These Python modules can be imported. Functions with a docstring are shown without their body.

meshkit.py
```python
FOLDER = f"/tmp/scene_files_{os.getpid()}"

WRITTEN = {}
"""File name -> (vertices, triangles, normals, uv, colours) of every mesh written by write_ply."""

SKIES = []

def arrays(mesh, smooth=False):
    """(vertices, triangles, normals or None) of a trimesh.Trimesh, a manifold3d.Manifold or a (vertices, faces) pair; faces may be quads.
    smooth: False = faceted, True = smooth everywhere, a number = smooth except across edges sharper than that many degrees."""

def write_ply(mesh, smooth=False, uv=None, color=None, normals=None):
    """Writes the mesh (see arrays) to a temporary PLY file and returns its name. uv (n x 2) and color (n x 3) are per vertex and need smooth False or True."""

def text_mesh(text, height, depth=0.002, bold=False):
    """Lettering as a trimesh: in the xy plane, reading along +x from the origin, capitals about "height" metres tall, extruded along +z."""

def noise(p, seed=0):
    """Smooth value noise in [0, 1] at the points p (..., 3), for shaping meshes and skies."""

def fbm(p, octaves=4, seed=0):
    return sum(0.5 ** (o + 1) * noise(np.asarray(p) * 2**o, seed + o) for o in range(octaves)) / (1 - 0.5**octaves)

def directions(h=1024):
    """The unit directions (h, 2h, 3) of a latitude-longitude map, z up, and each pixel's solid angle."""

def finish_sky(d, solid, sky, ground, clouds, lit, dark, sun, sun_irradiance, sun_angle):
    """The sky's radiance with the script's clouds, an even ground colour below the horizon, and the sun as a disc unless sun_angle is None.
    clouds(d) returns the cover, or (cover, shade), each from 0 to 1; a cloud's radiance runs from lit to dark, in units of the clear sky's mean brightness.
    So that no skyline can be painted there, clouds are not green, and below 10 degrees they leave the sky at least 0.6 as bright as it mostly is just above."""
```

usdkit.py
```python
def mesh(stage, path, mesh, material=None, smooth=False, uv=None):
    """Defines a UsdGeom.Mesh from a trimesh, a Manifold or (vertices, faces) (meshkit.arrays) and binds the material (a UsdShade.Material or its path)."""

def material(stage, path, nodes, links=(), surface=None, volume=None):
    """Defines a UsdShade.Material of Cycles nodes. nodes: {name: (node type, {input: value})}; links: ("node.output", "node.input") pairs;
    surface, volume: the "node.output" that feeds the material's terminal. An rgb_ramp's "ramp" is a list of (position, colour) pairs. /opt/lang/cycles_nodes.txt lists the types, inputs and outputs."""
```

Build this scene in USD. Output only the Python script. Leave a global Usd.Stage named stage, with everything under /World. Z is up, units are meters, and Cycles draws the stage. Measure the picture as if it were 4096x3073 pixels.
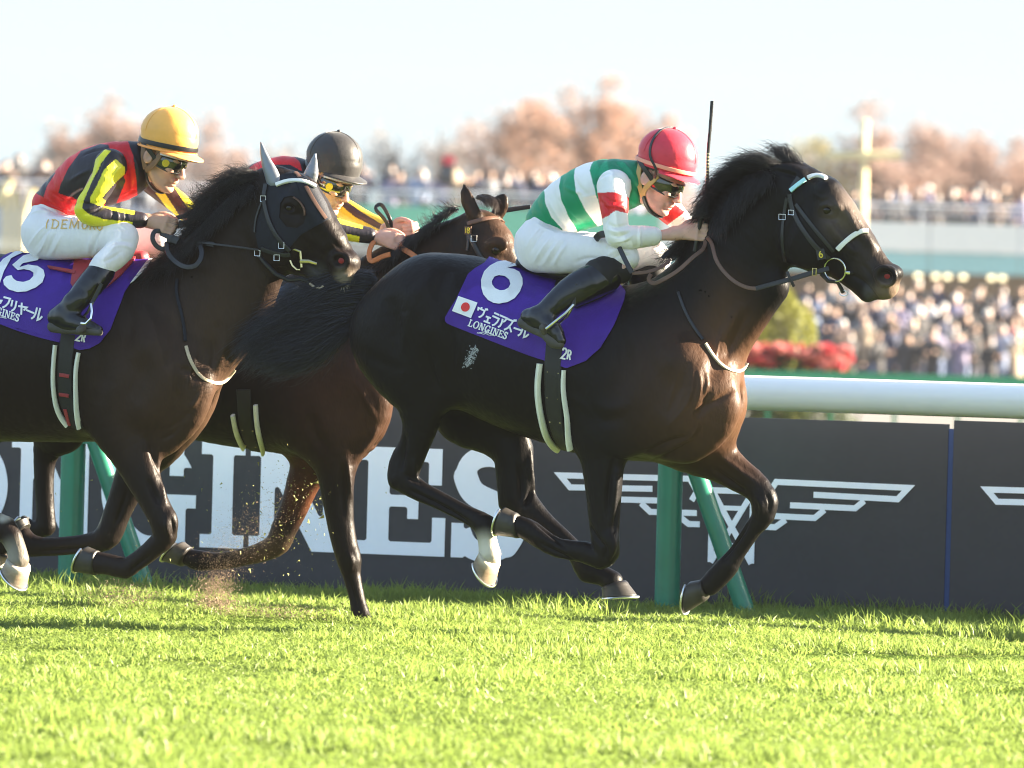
import math, random
import numpy as np
import trimesh, shapely
from shapely.geometry import Polygon, LineString, MultiPolygon, Point, box as sbox
from shapely.ops import unary_union
from scipy import ndimage
from scipy.interpolate import CubicSpline, PchipInterpolator
from pxr import Usd, UsdGeom, UsdShade, UsdLux, Gf, Sdf, Vt
import usdkit, meshkit

# ------------------------------------------------------------------ stage, camera, sky, sun, exposure
stage = Usd.Stage.CreateInMemory()
UsdGeom.SetStageUpAxis(stage, UsdGeom.Tokens.z)
UsdGeom.SetStageMetersPerUnit(stage, 1.0)
UsdGeom.Xform.Define(stage, '/World')
UsdGeom.Scope.Define(stage, '/World/Looks')

FQ = 9814.0                    # focal length, in pixels of a 1024 wide picture
CAM = np.array([0.0, 0.0, 1.4717])
PITCH, ROLL = -0.01085, 0.027
SUN_AZ, SUN_EL = math.radians(5.0), math.radians(17.0)
SUN_I, SKY_S, EXPOSURE = 1.25, 0.050, 3.15

fwd = np.array([0, math.cos(PITCH), math.sin(PITCH)])
r0 = np.array([1.0, 0, 0]); u0 = np.cross(r0, fwd)
RIGHT = math.cos(ROLL) * r0 + math.sin(ROLL) * u0
UP = np.cross(RIGHT, fwd)
cam = UsdGeom.Camera.Define(stage, '/World/camera')
m4 = np.eye(4); m4[0, :3] = RIGHT; m4[1, :3] = UP; m4[2, :3] = -fwd; m4[3, :3] = CAM
cam.AddTransformOp().Set(Gf.Matrix4d(*m4.ravel().tolist()))
cam.CreateHorizontalApertureAttr(36.0)
cam.CreateVerticalApertureAttr(27.0)
cam.CreateFocalLengthAttr(FQ / 1024 * 36)
cam.CreateFStopAttr(6.4)
cam.CreateFocusDistanceAttr(40.0)
cam.CreateClippingRangeAttr(Gf.Vec2f(0.5, 3000))
cam.CreateExposureAttr(EXPOSURE)

SUND = np.array([math.cos(SUN_AZ) * math.cos(SUN_EL), math.sin(SUN_AZ) * math.cos(SUN_EL), math.sin(SUN_EL)])
sun = UsdLux.DistantLight.Define(stage, '/World/sun')
sun.CreateNormalizeAttr(True); sun.CreateIntensityAttr(SUN_I); sun.CreateAngleAttr(0.53)
sun.CreateColorAttr(Gf.Vec3f(1.0, 0.86, 0.66))
zc = SUND; xc = np.cross([0, 0, 1], zc); xc /= np.linalg.norm(xc); yc = np.cross(zc, xc)
ms = np.eye(4); ms[0, :3] = xc; ms[1, :3] = yc; ms[2, :3] = zc
sun.AddTransformOp().Set(Gf.Matrix4d(*ms.ravel().tolist()))

dome = UsdLux.DomeLight.Define(stage, '/World/sky')
skym = usdkit.material(stage, '/World/Looks/sky', {
    "s": ("sky_texture", {"sky_type": "single_scattering", "sun_disc": False, "sun_elevation": SUN_EL, "sun_rotation": math.atan2(SUND[0], SUND[1]), "air_density": 1.0, "aerosol_density": 1.6}),
    "tc": ("texture_coordinate", {}), "xyz": ("separate_xyz", {}),
    "mp": ("mapping", {"scale": (1.6, 1.6, 7.0)}),
    "nz": ("noise_texture", {"scale": 1.4, "detail": 6, "roughness": 0.55}),
    "rp": ("rgb_ramp", {"ramp": [(0.0, (0.78,) * 3), (0.42, (0.86,) * 3), (0.62, (0.96,) * 3), (1.0, (0.99,) * 3)]}),
    "lo": ("map_range", {"from_min": 0.02, "from_max": 0.62, "to_min": 1.0, "to_max": 0.12, "clamp": True}), "mu": ("math", {"math_type": "multiply"}),
    "mx": ("mix_color", {"b": (1.62, 2.08, 2.36)}),
    "bg": ("background_shader", {"strength": SKY_S})},
    [("tc.generated", "mp.vector"), ("tc.generated", "xyz.vector"), ("xyz.z", "lo.value"), ("mp.vector", "nz.vector"), ("nz.fac", "rp.fac"), ("rp.color", "mu.value1"), ("lo.result", "mu.value2"), ("mu.value", "mx.fac"), ("s.color", "mx.a"), ("mx.result", "bg.color")], surface="bg.background")
UsdShade.MaterialBindingAPI.Apply(dome.GetPrim()).Bind(skym)

# ------------------------------------------------------------------ helpers
NAMES = {}
def prim_path(name, parent=None):
    base = (str(parent.GetPath()) if parent is not None else '/World') + '/' + name
    n = NAMES.get(base, 0); NAMES[base] = n + 1
    return base if n == 0 else f'{base}_{n:03d}'

def tag(o, label=None, cat=None, group=None, kind=None):
    p = o.GetPrim() if hasattr(o, 'GetPrim') else o
    for k, v in (('label', label), ('category', cat), ('group', group), ('kind', kind)):
        if v: p.SetCustomDataByKey(k, v)
    return p

def xform(name, loc=(0, 0, 0), rz=0.0, mat=None):
    x = UsdGeom.Xform.Define(stage, prim_path(name))
    if mat is not None: x.AddTransformOp().Set(Gf.Matrix4d(*np.asarray(mat, float).ravel().tolist()))
    else:
        x.AddTranslateOp().Set(Gf.Vec3d(*map(float, loc)))
        if rz: x.AddRotateZOp().Set(math.degrees(rz))
    return x.GetPrim()

def obj(name, mesh, mat, parent=None, smooth=35, color=None, loc=None):
    """one Mesh prim; color: per vertex colours (needs smooth True)"""
    if color is not None: smooth = True
    m = usdkit.mesh(stage, prim_path(name, parent), mesh, mat, smooth=smooth)
    if color is not None:
        UsdGeom.PrimvarsAPI(m).CreatePrimvar('paint', Sdf.ValueTypeNames.Color3fArray, 'vertex').Set(Vt.Vec3fArray.FromNumpy(np.asarray(color, np.float32)))
    if loc is not None: m.AddTranslateOp().Set(Gf.Vec3d(*map(float, loc)))
    return m.GetPrim()

def dup(src, loc, rz=0.0, scale=1.0, label=None, group=None, cat=None):
    was = src.GetCustomData()
    x = UsdGeom.Xform.Define(stage, prim_path(src.GetName().rstrip('0123456789').rstrip('_')))
    x.AddTranslateOp().Set(Gf.Vec3d(*map(float, loc))); x.AddRotateZOp().Set(math.degrees(rz)); x.AddScaleOp().Set(Gf.Vec3f(scale, scale, scale))
    p = x.GetPrim(); p.GetReferences().AddInternalReference(src.GetPath()); p.SetInstanceable(True)
    tag(p, label or was.get('label'), cat or was.get('category'), group or was.get('group'))
    return p

def pick(tx, ty):            # a point of the picture, read off an enlarged tile that starts at full-size pixel (tx, ty)
    return lambda X, Y: np.array([tx / 4 + X / 8.64, ty / 4 + Y / 8.64])
A, B, C, D = pick(1200, 950), pick(2000, 450), pick(2600, 550), pick(2200, 1150)
E, F, G, H = pick(1400, 1600), pick(2200, 1750), pick(0, 400), pick(600, 500)
I, J, K, L, M = pick(0, 950), pick(0, 1650), pick(800, 1700), pick(900, 450), pick(1700, 950)
N = pick(1400, 300)

def ray(q):
    d = fwd + RIGHT * ((q[0] - 512) / FQ) - UP * ((q[1] - 384) / FQ)
    return d
def at_depth(q, y):          # world point seen at q, at distance y along the world's y
    d = ray(q); return CAM + d * (y / d[1])
def on_ground(q, z=0.0):
    d = ray(q); return CAM + d * ((z - CAM[2]) / d[2])

YAW = math.radians(24)
TV = np.array([math.cos(YAW), -math.sin(YAW), 0]); NV = np.array([-math.sin(YAW), -math.cos(YAW), 0]); ZV = np.array([0, 0, 1.0])
ROT = np.stack([TV, -NV, ZV])          # rows: frame axes u (ahead), v' (to the far side), w (up): right handed

class Frame:
    """upright local frame: u along the track, v towards the viewer's side (stored as -y), w up"""
    def __init__(s, origin):
        s.o = np.asarray(origin, float)
        s.mat = np.eye(4); s.mat[:3, :3] = ROT; s.mat[3, :3] = s.o
        s.c = s.loc(CAM[None])[0]
    def loc(s, P): return (np.asarray(P) - s.o) @ ROT.T
    def wor(s, p): return np.asarray(p) @ ROT + s.o
    def dirl(s, q): d = ROT @ ray(q); return d / np.linalg.norm(d)
    def p(s, q, v=0.0):      # local point seen at q on the plane that lies v metres towards the viewer
        d = s.dirl(q); t = (-v - s.c[1]) / d[1]; return s.c + d * t
    def px(s, R, p=None):    # tile pixels -> metres
        y = 40.0 if p is None else s.wor(p)[1]
        return R / 8.64 * y / FQ

# ------------------------------------------------------------------ smooth solids
from concurrent.futures import ThreadPoolExecutor
POOL = ThreadPoolExecutor(4)
class Solid:
    """groups of solids: each group is joined sharply inside, then blended into what stands before it with radius k (op -1: cut away)"""
    def __init__(s): s.gr = []
    def seg(s, a, b, ra, rb, sa=1.0, sb=None, k=0.02, op=1, ax=None):
        s.gr.append(([('seg', np.asarray(a, float), np.asarray(b, float), float(ra), float(rb), float(sa), float(sa if sb is None else sb), ax)], k, op)); return s
    def ell(s, c, r, R=None, k=0.02, op=1):
        s.gr.append(([('ell', np.asarray(c, float), np.asarray(r, float), np.eye(3) if R is None else np.asarray(R, float))], k, op)); return s
    def chain(s, pts, k=0.02, op=1, k0=None, ax=None, step=.06):     # pts: (point, radius, lateral stretch)
        p = np.array([np.r_[x[0], x[1], x[2] if len(x) > 2 else 1] for x in pts], float)
        t = np.r_[0, np.cumsum(np.linalg.norm(np.diff(p[:, :3], axis=0), axis=1) + 1e-6)]
        if len(p) > 2:
            tt = np.unique(np.concatenate([np.linspace(t[i], t[i + 1], max(2, int((t[i + 1] - t[i]) / step) + 1) + 1) for i in range(len(t) - 1)]))
            p = PchipInterpolator(t, p)(tt)
        s.gr.append(([('seg', a[:3], b[:3], a[3], b[3], a[4], b[4], ax) for a, b in zip(p[:-1], p[1:])], k0 or k, op)); return s
    @staticmethod
    def _d(p, P):
        if p[0] == 'seg':
            _, a, b, ra, rb, sa, sb, ax = p
            ab = (b - a).astype(P.dtype); q = P - a.astype(P.dtype); L2 = ab @ ab + 1e-12
            t = np.clip(q @ ab / L2, 0, 1)
            for j in range(3): q[:, j] -= t * ab[j]
            if sa != 1 or sb != 1:
                sc = sa + t * (sb - sa)
                if ax is None: q[:, 1] /= sc
                else: q = q + np.outer((q @ ax) * (1 / sc - 1), ax)
                return (np.sqrt(np.einsum('ij,ij->i', q, q)) - (ra + t * (rb - ra))) * np.minimum(1, sc)
            return np.sqrt(np.einsum('ij,ij->i', q, q)) - (ra + t * (rb - ra))
        _, c, r, R = p
        q = (P - c.astype(P.dtype)) @ R.T.astype(P.dtype); r = r.astype(P.dtype)
        k0 = np.sqrt(((q / r) ** 2).sum(1)); k1 = np.sqrt(((q / r ** 2) ** 2).sum(1)) + 1e-9
        return np.where(k0 < 1e-6, -r.min(), k0 * (k0 - 1) / k1)
    @staticmethod
    def _ball(p):
        if p[0] == 'seg': return (p[1] + p[2]) / 2, np.linalg.norm(p[2] - p[1]) / 2 + max(p[3] * max(1, p[5]), p[4] * max(1, p[6]))
        return p[1], p[2].max()
    @staticmethod
    def _mix(d, e, k, op):
        if op > 0: h = np.clip(0.5 + 0.5 * (d - e) / k, 0, 1); return d + (e - d) * h - k * h * (1 - h)
        e = -e; h = np.clip(0.5 - 0.5 * (d - e) / k, 0, 1); return d + (e - d) * h + k * h * (1 - h)
    def bounds(s):
        lo, hi = [], []
        for g, k, op in s.gr:
            if op < 0: continue
            for p in g:
                if p[0] == 'seg':
                    m = max(p[3] * max(1, p[5]), p[4] * max(1, p[6]))
                    lo.append(np.minimum(p[1], p[2]) - m); hi.append(np.maximum(p[1], p[2]) + m)
                else: lo.append(p[1] - p[2].max()); hi.append(p[1] + p[2].max())
        return np.min(lo, 0) - .02, np.max(hi, 0) + .02
    def __call__(s, P):
        P = np.asarray(P, float); d = np.full(len(P), 9.0)
        for g, k, op in s.gr:
            balls = [s._ball(p) for p in g]
            q_ = .1 / min([1.0] + [min(p[5], p[6]) for p in g if p[0] == 'seg']); kq = k * q_ * 10
            c = np.mean([b[0] for b in balls], 0); R = max(np.linalg.norm(b[0] - c) + b[1] for b in balls)
            i = np.nonzero(((P - c) ** 2).sum(1) < (R + kq + q_) ** 2)[0]
            if not len(i): continue
            Q = P[i]; e = np.full(len(i), 9.0)
            for p, (c, R) in zip(g, balls):
                j = np.nonzero(((Q - c) ** 2).sum(1) < (R + kq + q_) ** 2)[0] if len(g) > 1 else slice(None)
                e[j] = np.minimum(e[j], s._d(p, Q[j]))
            d[i] = s._mix(d[i], e, k, op)
        return d
    def grad(s, P, h=0.003):
        g = np.stack([s(P + h * e) - s(P - h * e) for e in np.eye(3)], 1)
        return g / (np.linalg.norm(g, axis=1, keepdims=True) + 1e-9)
    def mesh(s, h, nb=8):
        """surface nets on sparse blocks"""
        lo, hi = s.bounds(); lo = lo - 2 * h; B_ = nb * h
        n = np.ceil((hi + 2 * h - lo) / B_).astype(int)
        bi = np.stack(np.meshgrid(*[np.arange(x) for x in n], indexing='ij'), -1).reshape(-1, 3)
        ctr = lo + (bi + .5) * B_; rad = B_ * math.sqrt(3) / 2
        DD = []; full = np.full(len(ctr), 9.0)
        for g, k, op in s.gr:
            e = [s._d(p, ctr) for p in g]; DD.append(e); full = s._mix(full, np.min(e, 0), k, op)
        on = np.abs(full) < rad * 2.0 + .03
        bi = bi[on]; DD = [[e[on] for e in x] for x in DD]
        gr = np.stack(np.meshgrid(*[np.arange(nb + 1)] * 3, indexing='ij'), -1).reshape(-1, 3)
        val = np.full((len(bi), len(gr)), 9.0, np.float32)
        for (g, k, op), D_ in zip(s.gr, DD):
            lim = rad * 1.7 + k + (.02 if g[0][0] == 'seg' else .06)
            mn = np.min(D_, 0); W = np.nonzero(mn < lim)[0]
            if not len(W): continue
            tmp = np.full((len(W), len(gr)), 9.0, np.float32)
            for p, e in zip(g, D_):
                w = np.nonzero(e[W] < np.minimum(lim, mn[W] + rad * 2.3 + .012))[0]
                def work(c0, w=w, p=p):
                    ww = w[c0:c0 + 150]
                    P = (lo + (bi[W[ww]][:, None] * nb + gr[None]) * h).reshape(-1, 3).astype(np.float32)
                    tmp[ww] = np.minimum(tmp[ww], s._d(p, P).reshape(len(ww), -1))
                list(POOL.map(work, range(0, len(w), 150)))
            val[W] = s._mix(val[W], tmp, k, op)
        val[val == 0] = 1e-7
        V = val.reshape(len(bi), nb + 1, nb + 1, nb + 1)
        neg = V < 0
        cs = sum(neg[:, a:nb + a, b:nb + b, c:nb + c].astype(np.int8) for a in (0, 1) for b in (0, 1) for c in (0, 1))
        act = (cs > 0) & (cs < 8)
        b_, x, y, z = np.nonzero(act)
        cell = np.stack([x, y, z], 1); gi = bi[b_] * nb + cell
        corner = {}
        for a in (0, 1):
            for b in (0, 1):
                for c in (0, 1): corner[a, b, c] = V[b_, x + a, y + b, z + c]
        acc = np.zeros((len(b_), 3)); cnt = np.zeros(len(b_))
        for axis in range(3):
            for o in ((0, 0), (0, 1), (1, 0), (1, 1)):
                p0 = list(o); p0.insert(axis, 0); p1 = list(o); p1.insert(axis, 1)
                v0, v1 = corner[tuple(p0)], corner[tuple(p1)]
                cr = (v0 < 0) != (v1 < 0)
                t = np.where(cr, v0 / np.where(cr, v0 - v1, 1), 0)
                q = np.tile(np.array(p0, float), (len(b_), 1)); q[:, axis] = t
                acc += np.where(cr[:, None], q, 0); cnt += cr
        pos = lo + (gi + acc / cnt[:, None]) * h
        mul = n * nb + 2
        key = (gi[:, 0] * mul[1] + gi[:, 1]) * mul[2] + gi[:, 2]
        order = np.argsort(key); sk = key[order]
        quads = []
        for axis in range(3):
            o1, o2 = [(1, 2), (2, 0), (0, 1)][axis]
            e1 = [0, 0, 0]; e1[axis] = 1
            v0, v1 = corner[0, 0, 0], corner[tuple(e1)]
            cr = (v0 < 0) != (v1 < 0)
            st = [mul[1] * mul[2], mul[2], 1]
            kk = key[cr]; flip = (v0[cr] >= 0)
            ks = np.stack([kk, kk - st[o1], kk - st[o1] - st[o2], kk - st[o2]], 1)
            ix = np.searchsorted(sk, ks); ix = np.minimum(ix, len(sk) - 1)
            good = (sk[ix] == ks).all(1)
            q = order[ix][good]; f = flip[good]
            q[f] = q[f][:, ::-1]
            quads.append(q)
        Q = np.concatenate(quads)
        # split each quad along the shorter diagonal
        d1 = ((pos[Q[:, 0]] - pos[Q[:, 2]]) ** 2).sum(1); d2 = ((pos[Q[:, 1]] - pos[Q[:, 3]]) ** 2).sum(1)
        sw = d1 > d2
        Q[sw] = np.roll(Q[sw], 1, axis=1)
        T = np.concatenate([Q[:, [0, 1, 2]], Q[:, [0, 2, 3]]])
        t_ = trimesh.Trimesh(pos, T, process=False); t_.fill_holes(); T = np.array(t_.faces); s.tri = t_
        return pos, T
    def hit(s, fr, qs, off=0.0):
        """first point of the solid along the sight line through each picture point; (points, normals); a miss gives the nearest approach"""
        qs = np.asarray(qs, float); m = s.tri
        o = np.tile(fr.c, (len(qs), 1)); d = np.stack([fr.dirl(q) for q in qs])
        vn = m.vertex_normals
        if not hasattr(s, "rt"): s.sub = np.arange(0, len(m.vertices), 24); s.rt = trimesh.ray.ray_pyembree.RayMeshIntersector(m)
        tri, ir, P_ = s.rt.intersects_id(o, d, multiple_hits=False, return_locations=True)
        P = np.zeros((len(qs), 3)); n = np.zeros((len(qs), 3)); got = np.zeros(len(qs), bool)
        if len(ir):
            bc = trimesh.triangles.points_to_barycentric(m.triangles[tri], P_)
            P[ir] = P_; n[ir] = np.einsum('ij,ijk->ik', bc, vn[m.faces[tri]]); got[ir] = True
        for i in np.nonzero(~got)[0]:          # beside the outline: the nearest point of the body
            j = s.sub[np.argmin(((np.cross(m.vertices[s.sub] - o[i], d[i])) ** 2).sum(1))]
            P[i] = m.vertices[j]; n[i] = vn[j]
        n /= np.linalg.norm(n, axis=1, keepdims=True) + 1e-9
        return P + n * off, n

from scipy.spatial import cKDTree
def sculpt(sol, fr, V, marks):
    """raises or cuts fine lines (muscle edges, veins, tendons, folds) along picture points: (points, width m, height m)"""
    t = sol.tri; n = np.array(t.vertex_normals); D_ = np.zeros(len(V))
    for qs, w, amp in marks:
        q = resample(np.array(qs), max(6, int(np.linalg.norm(np.diff(np.array(qs), axis=0), axis=1).sum() * 1.0)))
        P, pn = sol.hit(fr, q)
        k = np.r_[True, np.linalg.norm(np.diff(P, axis=0), axis=1) < .05]
        d, i = cKDTree(P).query(V, distance_upper_bound=w * 2.6)
        m = np.isfinite(d)
        ii = i[m]; a = np.sin(np.pi * np.clip((ii + .5) / len(P), 0, 1)) ** .6
        D_[m] += amp * a * np.exp(-(d[m] / w) ** 2) * np.clip((n[m] * pn[ii]).sum(1) * 1.6, 0, 1)
    V = V + n * D_[:, None]
    sol.tri = trimesh.Trimesh(V, t.faces, process=False)
    if hasattr(sol, 'rt'): del sol.rt
    return V

def cat_mesh(ms):
    v, f, k = [], [], 0
    for a, b in ms:
        a = np.asarray(a, float); v.append(a); f.append(np.asarray(b, int) + k); k += len(a)
    return np.concatenate(v), np.concatenate(f)
def tm(mesh): return np.array(mesh.vertices), np.array(mesh.faces)
def box_mesh(lo, hi):
    b = trimesh.creation.box(np.subtract(hi, lo)); b.apply_translation(np.add(hi, lo) / 2); return tm(b)

def resample(pts, n, closed=False):
    pts = np.asarray(pts, float)
    if len(pts) == 2: return pts[0] + np.linspace(0, 1, n)[:, None] * (pts[1] - pts[0])
    if closed: pts = np.vstack([pts, pts[:1]])
    s = np.r_[0, np.cumsum(np.linalg.norm(np.diff(pts, axis=0), axis=1))]
    cs = CubicSpline(s, pts, bc_type='periodic' if closed else 'natural')
    return cs(np.linspace(0, s[-1], n, endpoint=not closed))

def tube(pts, r, nseg=8, closed=False, nrm=None, flat=1.0):
    """round or flat (flat<1: thickness along nrm) cord through pts"""
    pts = np.asarray(pts, float); n = len(pts); r = np.broadcast_to(np.asarray(r, float), (n,))
    t = np.gradient(pts, axis=0)
    if closed: t = np.roll(pts, -1, 0) - np.roll(pts, 1, 0)
    t /= np.linalg.norm(t, axis=1, keepdims=True) + 1e-12
    if nrm is None:
        up = np.array([0.13, 0.31, 0.94]); nr = [None] * n
        a = np.cross(t[0], up); a /= np.linalg.norm(a)
        for i in range(n):
            a = a - t[i] * (a @ t[i]); a /= np.linalg.norm(a) + 1e-12; nr[i] = a
        nrm = np.array(nr)
    nrm = nrm - t * (nrm * t).sum(1)[:, None]; nrm /= np.linalg.norm(nrm, axis=1, keepdims=True) + 1e-12
    b = np.cross(t, nrm)
    an = np.arange(nseg) / nseg * 2 * math.pi
    if flat < 1:       # rounded strap
        ca, sa = np.cos(an), np.sin(an)
        ca = np.sign(ca) * np.abs(ca) ** .55; sa = np.sign(sa) * np.abs(sa) ** .55
    else: ca, sa = np.cos(an), np.sin(an)
    V = pts[:, None] + r[:, None, None] * (b[:, None] * ca[None, :, None] + nrm[:, None] * sa[None, :, None] * flat)
    V = V.reshape(-1, 3); f = []
    m = n if closed else n - 1
    i = np.repeat(np.arange(m), nseg); j = np.tile(np.arange(nseg), m)
    i2 = (i + 1) % n; j2 = (j + 1) % nseg
    f = np.concatenate([np.stack([i * nseg + j, i * nseg + j2, i2 * nseg + j2], 1), np.stack([i * nseg + j, i2 * nseg + j2, i2 * nseg + j], 1)])[:, ::-1]
    if not closed:
        V = np.vstack([V, pts[0], pts[-1]]); c0 = len(V) - 2
        jj = np.arange(nseg); jn = (jj + 1) % nseg
        f = np.concatenate([f, np.stack([np.full(nseg, c0), jj, jn], 1), np.stack([np.full(nseg, c0 + 1), (n - 1) * nseg + jn, (n - 1) * nseg + jj], 1)])
    # make outward facing
    v0, v1, v2 = V[f[:, 0]], V[f[:, 1]], V[f[:, 2]]
    if (np.cross(v1 - v0, v2 - v0) * v0).sum() - (np.cross(v1 - v0, v2 - v0) @ V.mean(0)).sum() < 0: f = f[:, ::-1]
    return V, f

def strap(sol, fr, qs, w, th=0.003, off=0.0, n=None, smooth=2):
    """a leather strap that lies on a solid along picture points"""
    qs = np.asarray(qs, float)
    n = n or max(8, int(np.linalg.norm(np.diff(qs, axis=0), axis=1).sum() / 3))
    q = resample(qs, n); P, N_ = sol.hit(fr, q, off + th * .6)
    if smooth: 
        P = ndimage.gaussian_filter1d(P, smooth, axis=0, mode='nearest'); N_ = ndimage.gaussian_filter1d(N_, smooth, axis=0, mode='nearest')
    return tube(P, w / 2, 10, nrm=N_, flat=2 * th / w)

def poly_mesh(poly, size):
    """triangulated flat polygon with edges no longer than size"""
    out = []
    for g in (poly.geoms if hasattr(poly, 'geoms') else [poly]):
        if g.is_empty or g.area < 1e-12: continue
        v, f = trimesh.creation.triangulate_polygon(g, engine='earcut')
        v3 = np.c_[v, np.zeros(len(v))]
        v3, f = trimesh.remesh.subdivide_to_size(v3, f, size, max_iter=12)
        c = np.cross(v3[f[:, 1]] - v3[f[:, 0]], v3[f[:, 2]] - v3[f[:, 0]])[:, 2]
        f[c < 0] = f[c < 0][:, ::-1]
        mm = trimesh.Trimesh(v3, f, process=True); out.append(tm(mm))
    return cat_mesh(out)

def slab(v, f, thick_dir):
    """closes an open sheet into a thin slab: v outer points, thick_dir per-vertex offset to the inner side"""
    n = len(v); e = np.sort(np.concatenate([f[:, [0, 1]], f[:, [1, 2]], f[:, [2, 0]]]), axis=1)
    d = np.concatenate([f[:, [0, 1]], f[:, [1, 2]], f[:, [2, 0]]])
    _, ix, ct = np.unique(e, axis=0, return_index=True, return_counts=True)
    bd = d[ix[ct == 1]]
    side = np.concatenate([np.stack([bd[:, 1], bd[:, 0], bd[:, 0] + n], 1), np.stack([bd[:, 1], bd[:, 0] + n, bd[:, 1] + n], 1)])
    return np.vstack([v, v + thick_dir]), np.concatenate([f, f[:, ::-1] + n, side])
# ------------------------------------------------------------------ materials
MT = {}
def mat(name, base=(.5, .5, .5), rough=.5, metal=0.0, spec=.5, vary=0.0, vscale=8.0, bump=0.0, bscale=60.0, sheen=0.0, coat=0.0, paint=False, trans=0.0, island=0.0, sheen_tint=(1, 1, 1), brough=.3, bdetail=4, subs=0.0, stretch=(1, 1, 1)):
    nd = {"p": ("principled_bsdf", {"base_color": base, "roughness": rough, "metallic": metal, "specular_ior_level": spec, "sheen_weight": sheen, "sheen_roughness": brough, "sheen_tint": sheen_tint, "coat_weight": coat, "coat_roughness": .08, "subsurface_weight": subs, "subsurface_scale": .004})}
    ln = []; src = None
    if paint: nd["at"] = ("attribute", {"attribute": "paint"}); src = "at.color"
    if vary or bump or island:
        nd["tc"] = ("texture_coordinate", {}); nd["mp"] = ("mapping", {"scale": stretch}); ln.append(("tc.object", "mp.vector"))
    if vary:
        nd["nz"] = ("noise_texture", {"scale": vscale, "detail": 4, "roughness": .6})
        nd["mr"] = ("map_range", {"from_min": .25, "from_max": .75, "to_min": 1 - vary, "to_max": 1 + vary})
        nd["hs"] = ("hsv", {"color": base})
        ln += [("mp.vector", "nz.vector"), ("nz.fac", "mr.value"), ("mr.result", "hs.value")]
        if src: ln.append((src, "hs.color"))
        src = "hs.color"
    if island:
        nd["ge"] = ("geometry", {}); nd["mi"] = ("map_range", {"from_min": 0, "from_max": 1, "to_min": 1 - island, "to_max": 1 + island}); nd["hi"] = ("hsv", {"color": base})
        ln += [("ge.random_per_island", "mi.value"), ("mi.result", "hi.value")]
        if src: ln.append((src, "hi.color"))
        src = "hi.color"
    if src: ln.append((src, "p.base_color"))
    if bump:
        nd["bn"] = ("noise_texture", {"scale": bscale, "detail": bdetail, "roughness": .6}); nd["bp"] = ("bump", {"strength": bump, "distance": .01})
        ln += [("mp.vector", "bn.vector"), ("bn.fac", "bp.height"), ("bp.normal", "p.normal")]
    out = "p.BSDF"
    if trans:
        nd["tr"] = ("translucent_bsdf", {"color": base}); nd["mc"] = ("mix_closure", {"fac": trans})
        if src: ln.append((src, "tr.color"))
        ln += [("p.BSDF", "mc.closure1"), ("tr.BSDF", "mc.closure2")]; out = "mc.closure"
    MT[name] = usdkit.material(stage, '/World/Looks/' + name, nd, ln, surface=out)
    return MT[name]

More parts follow.
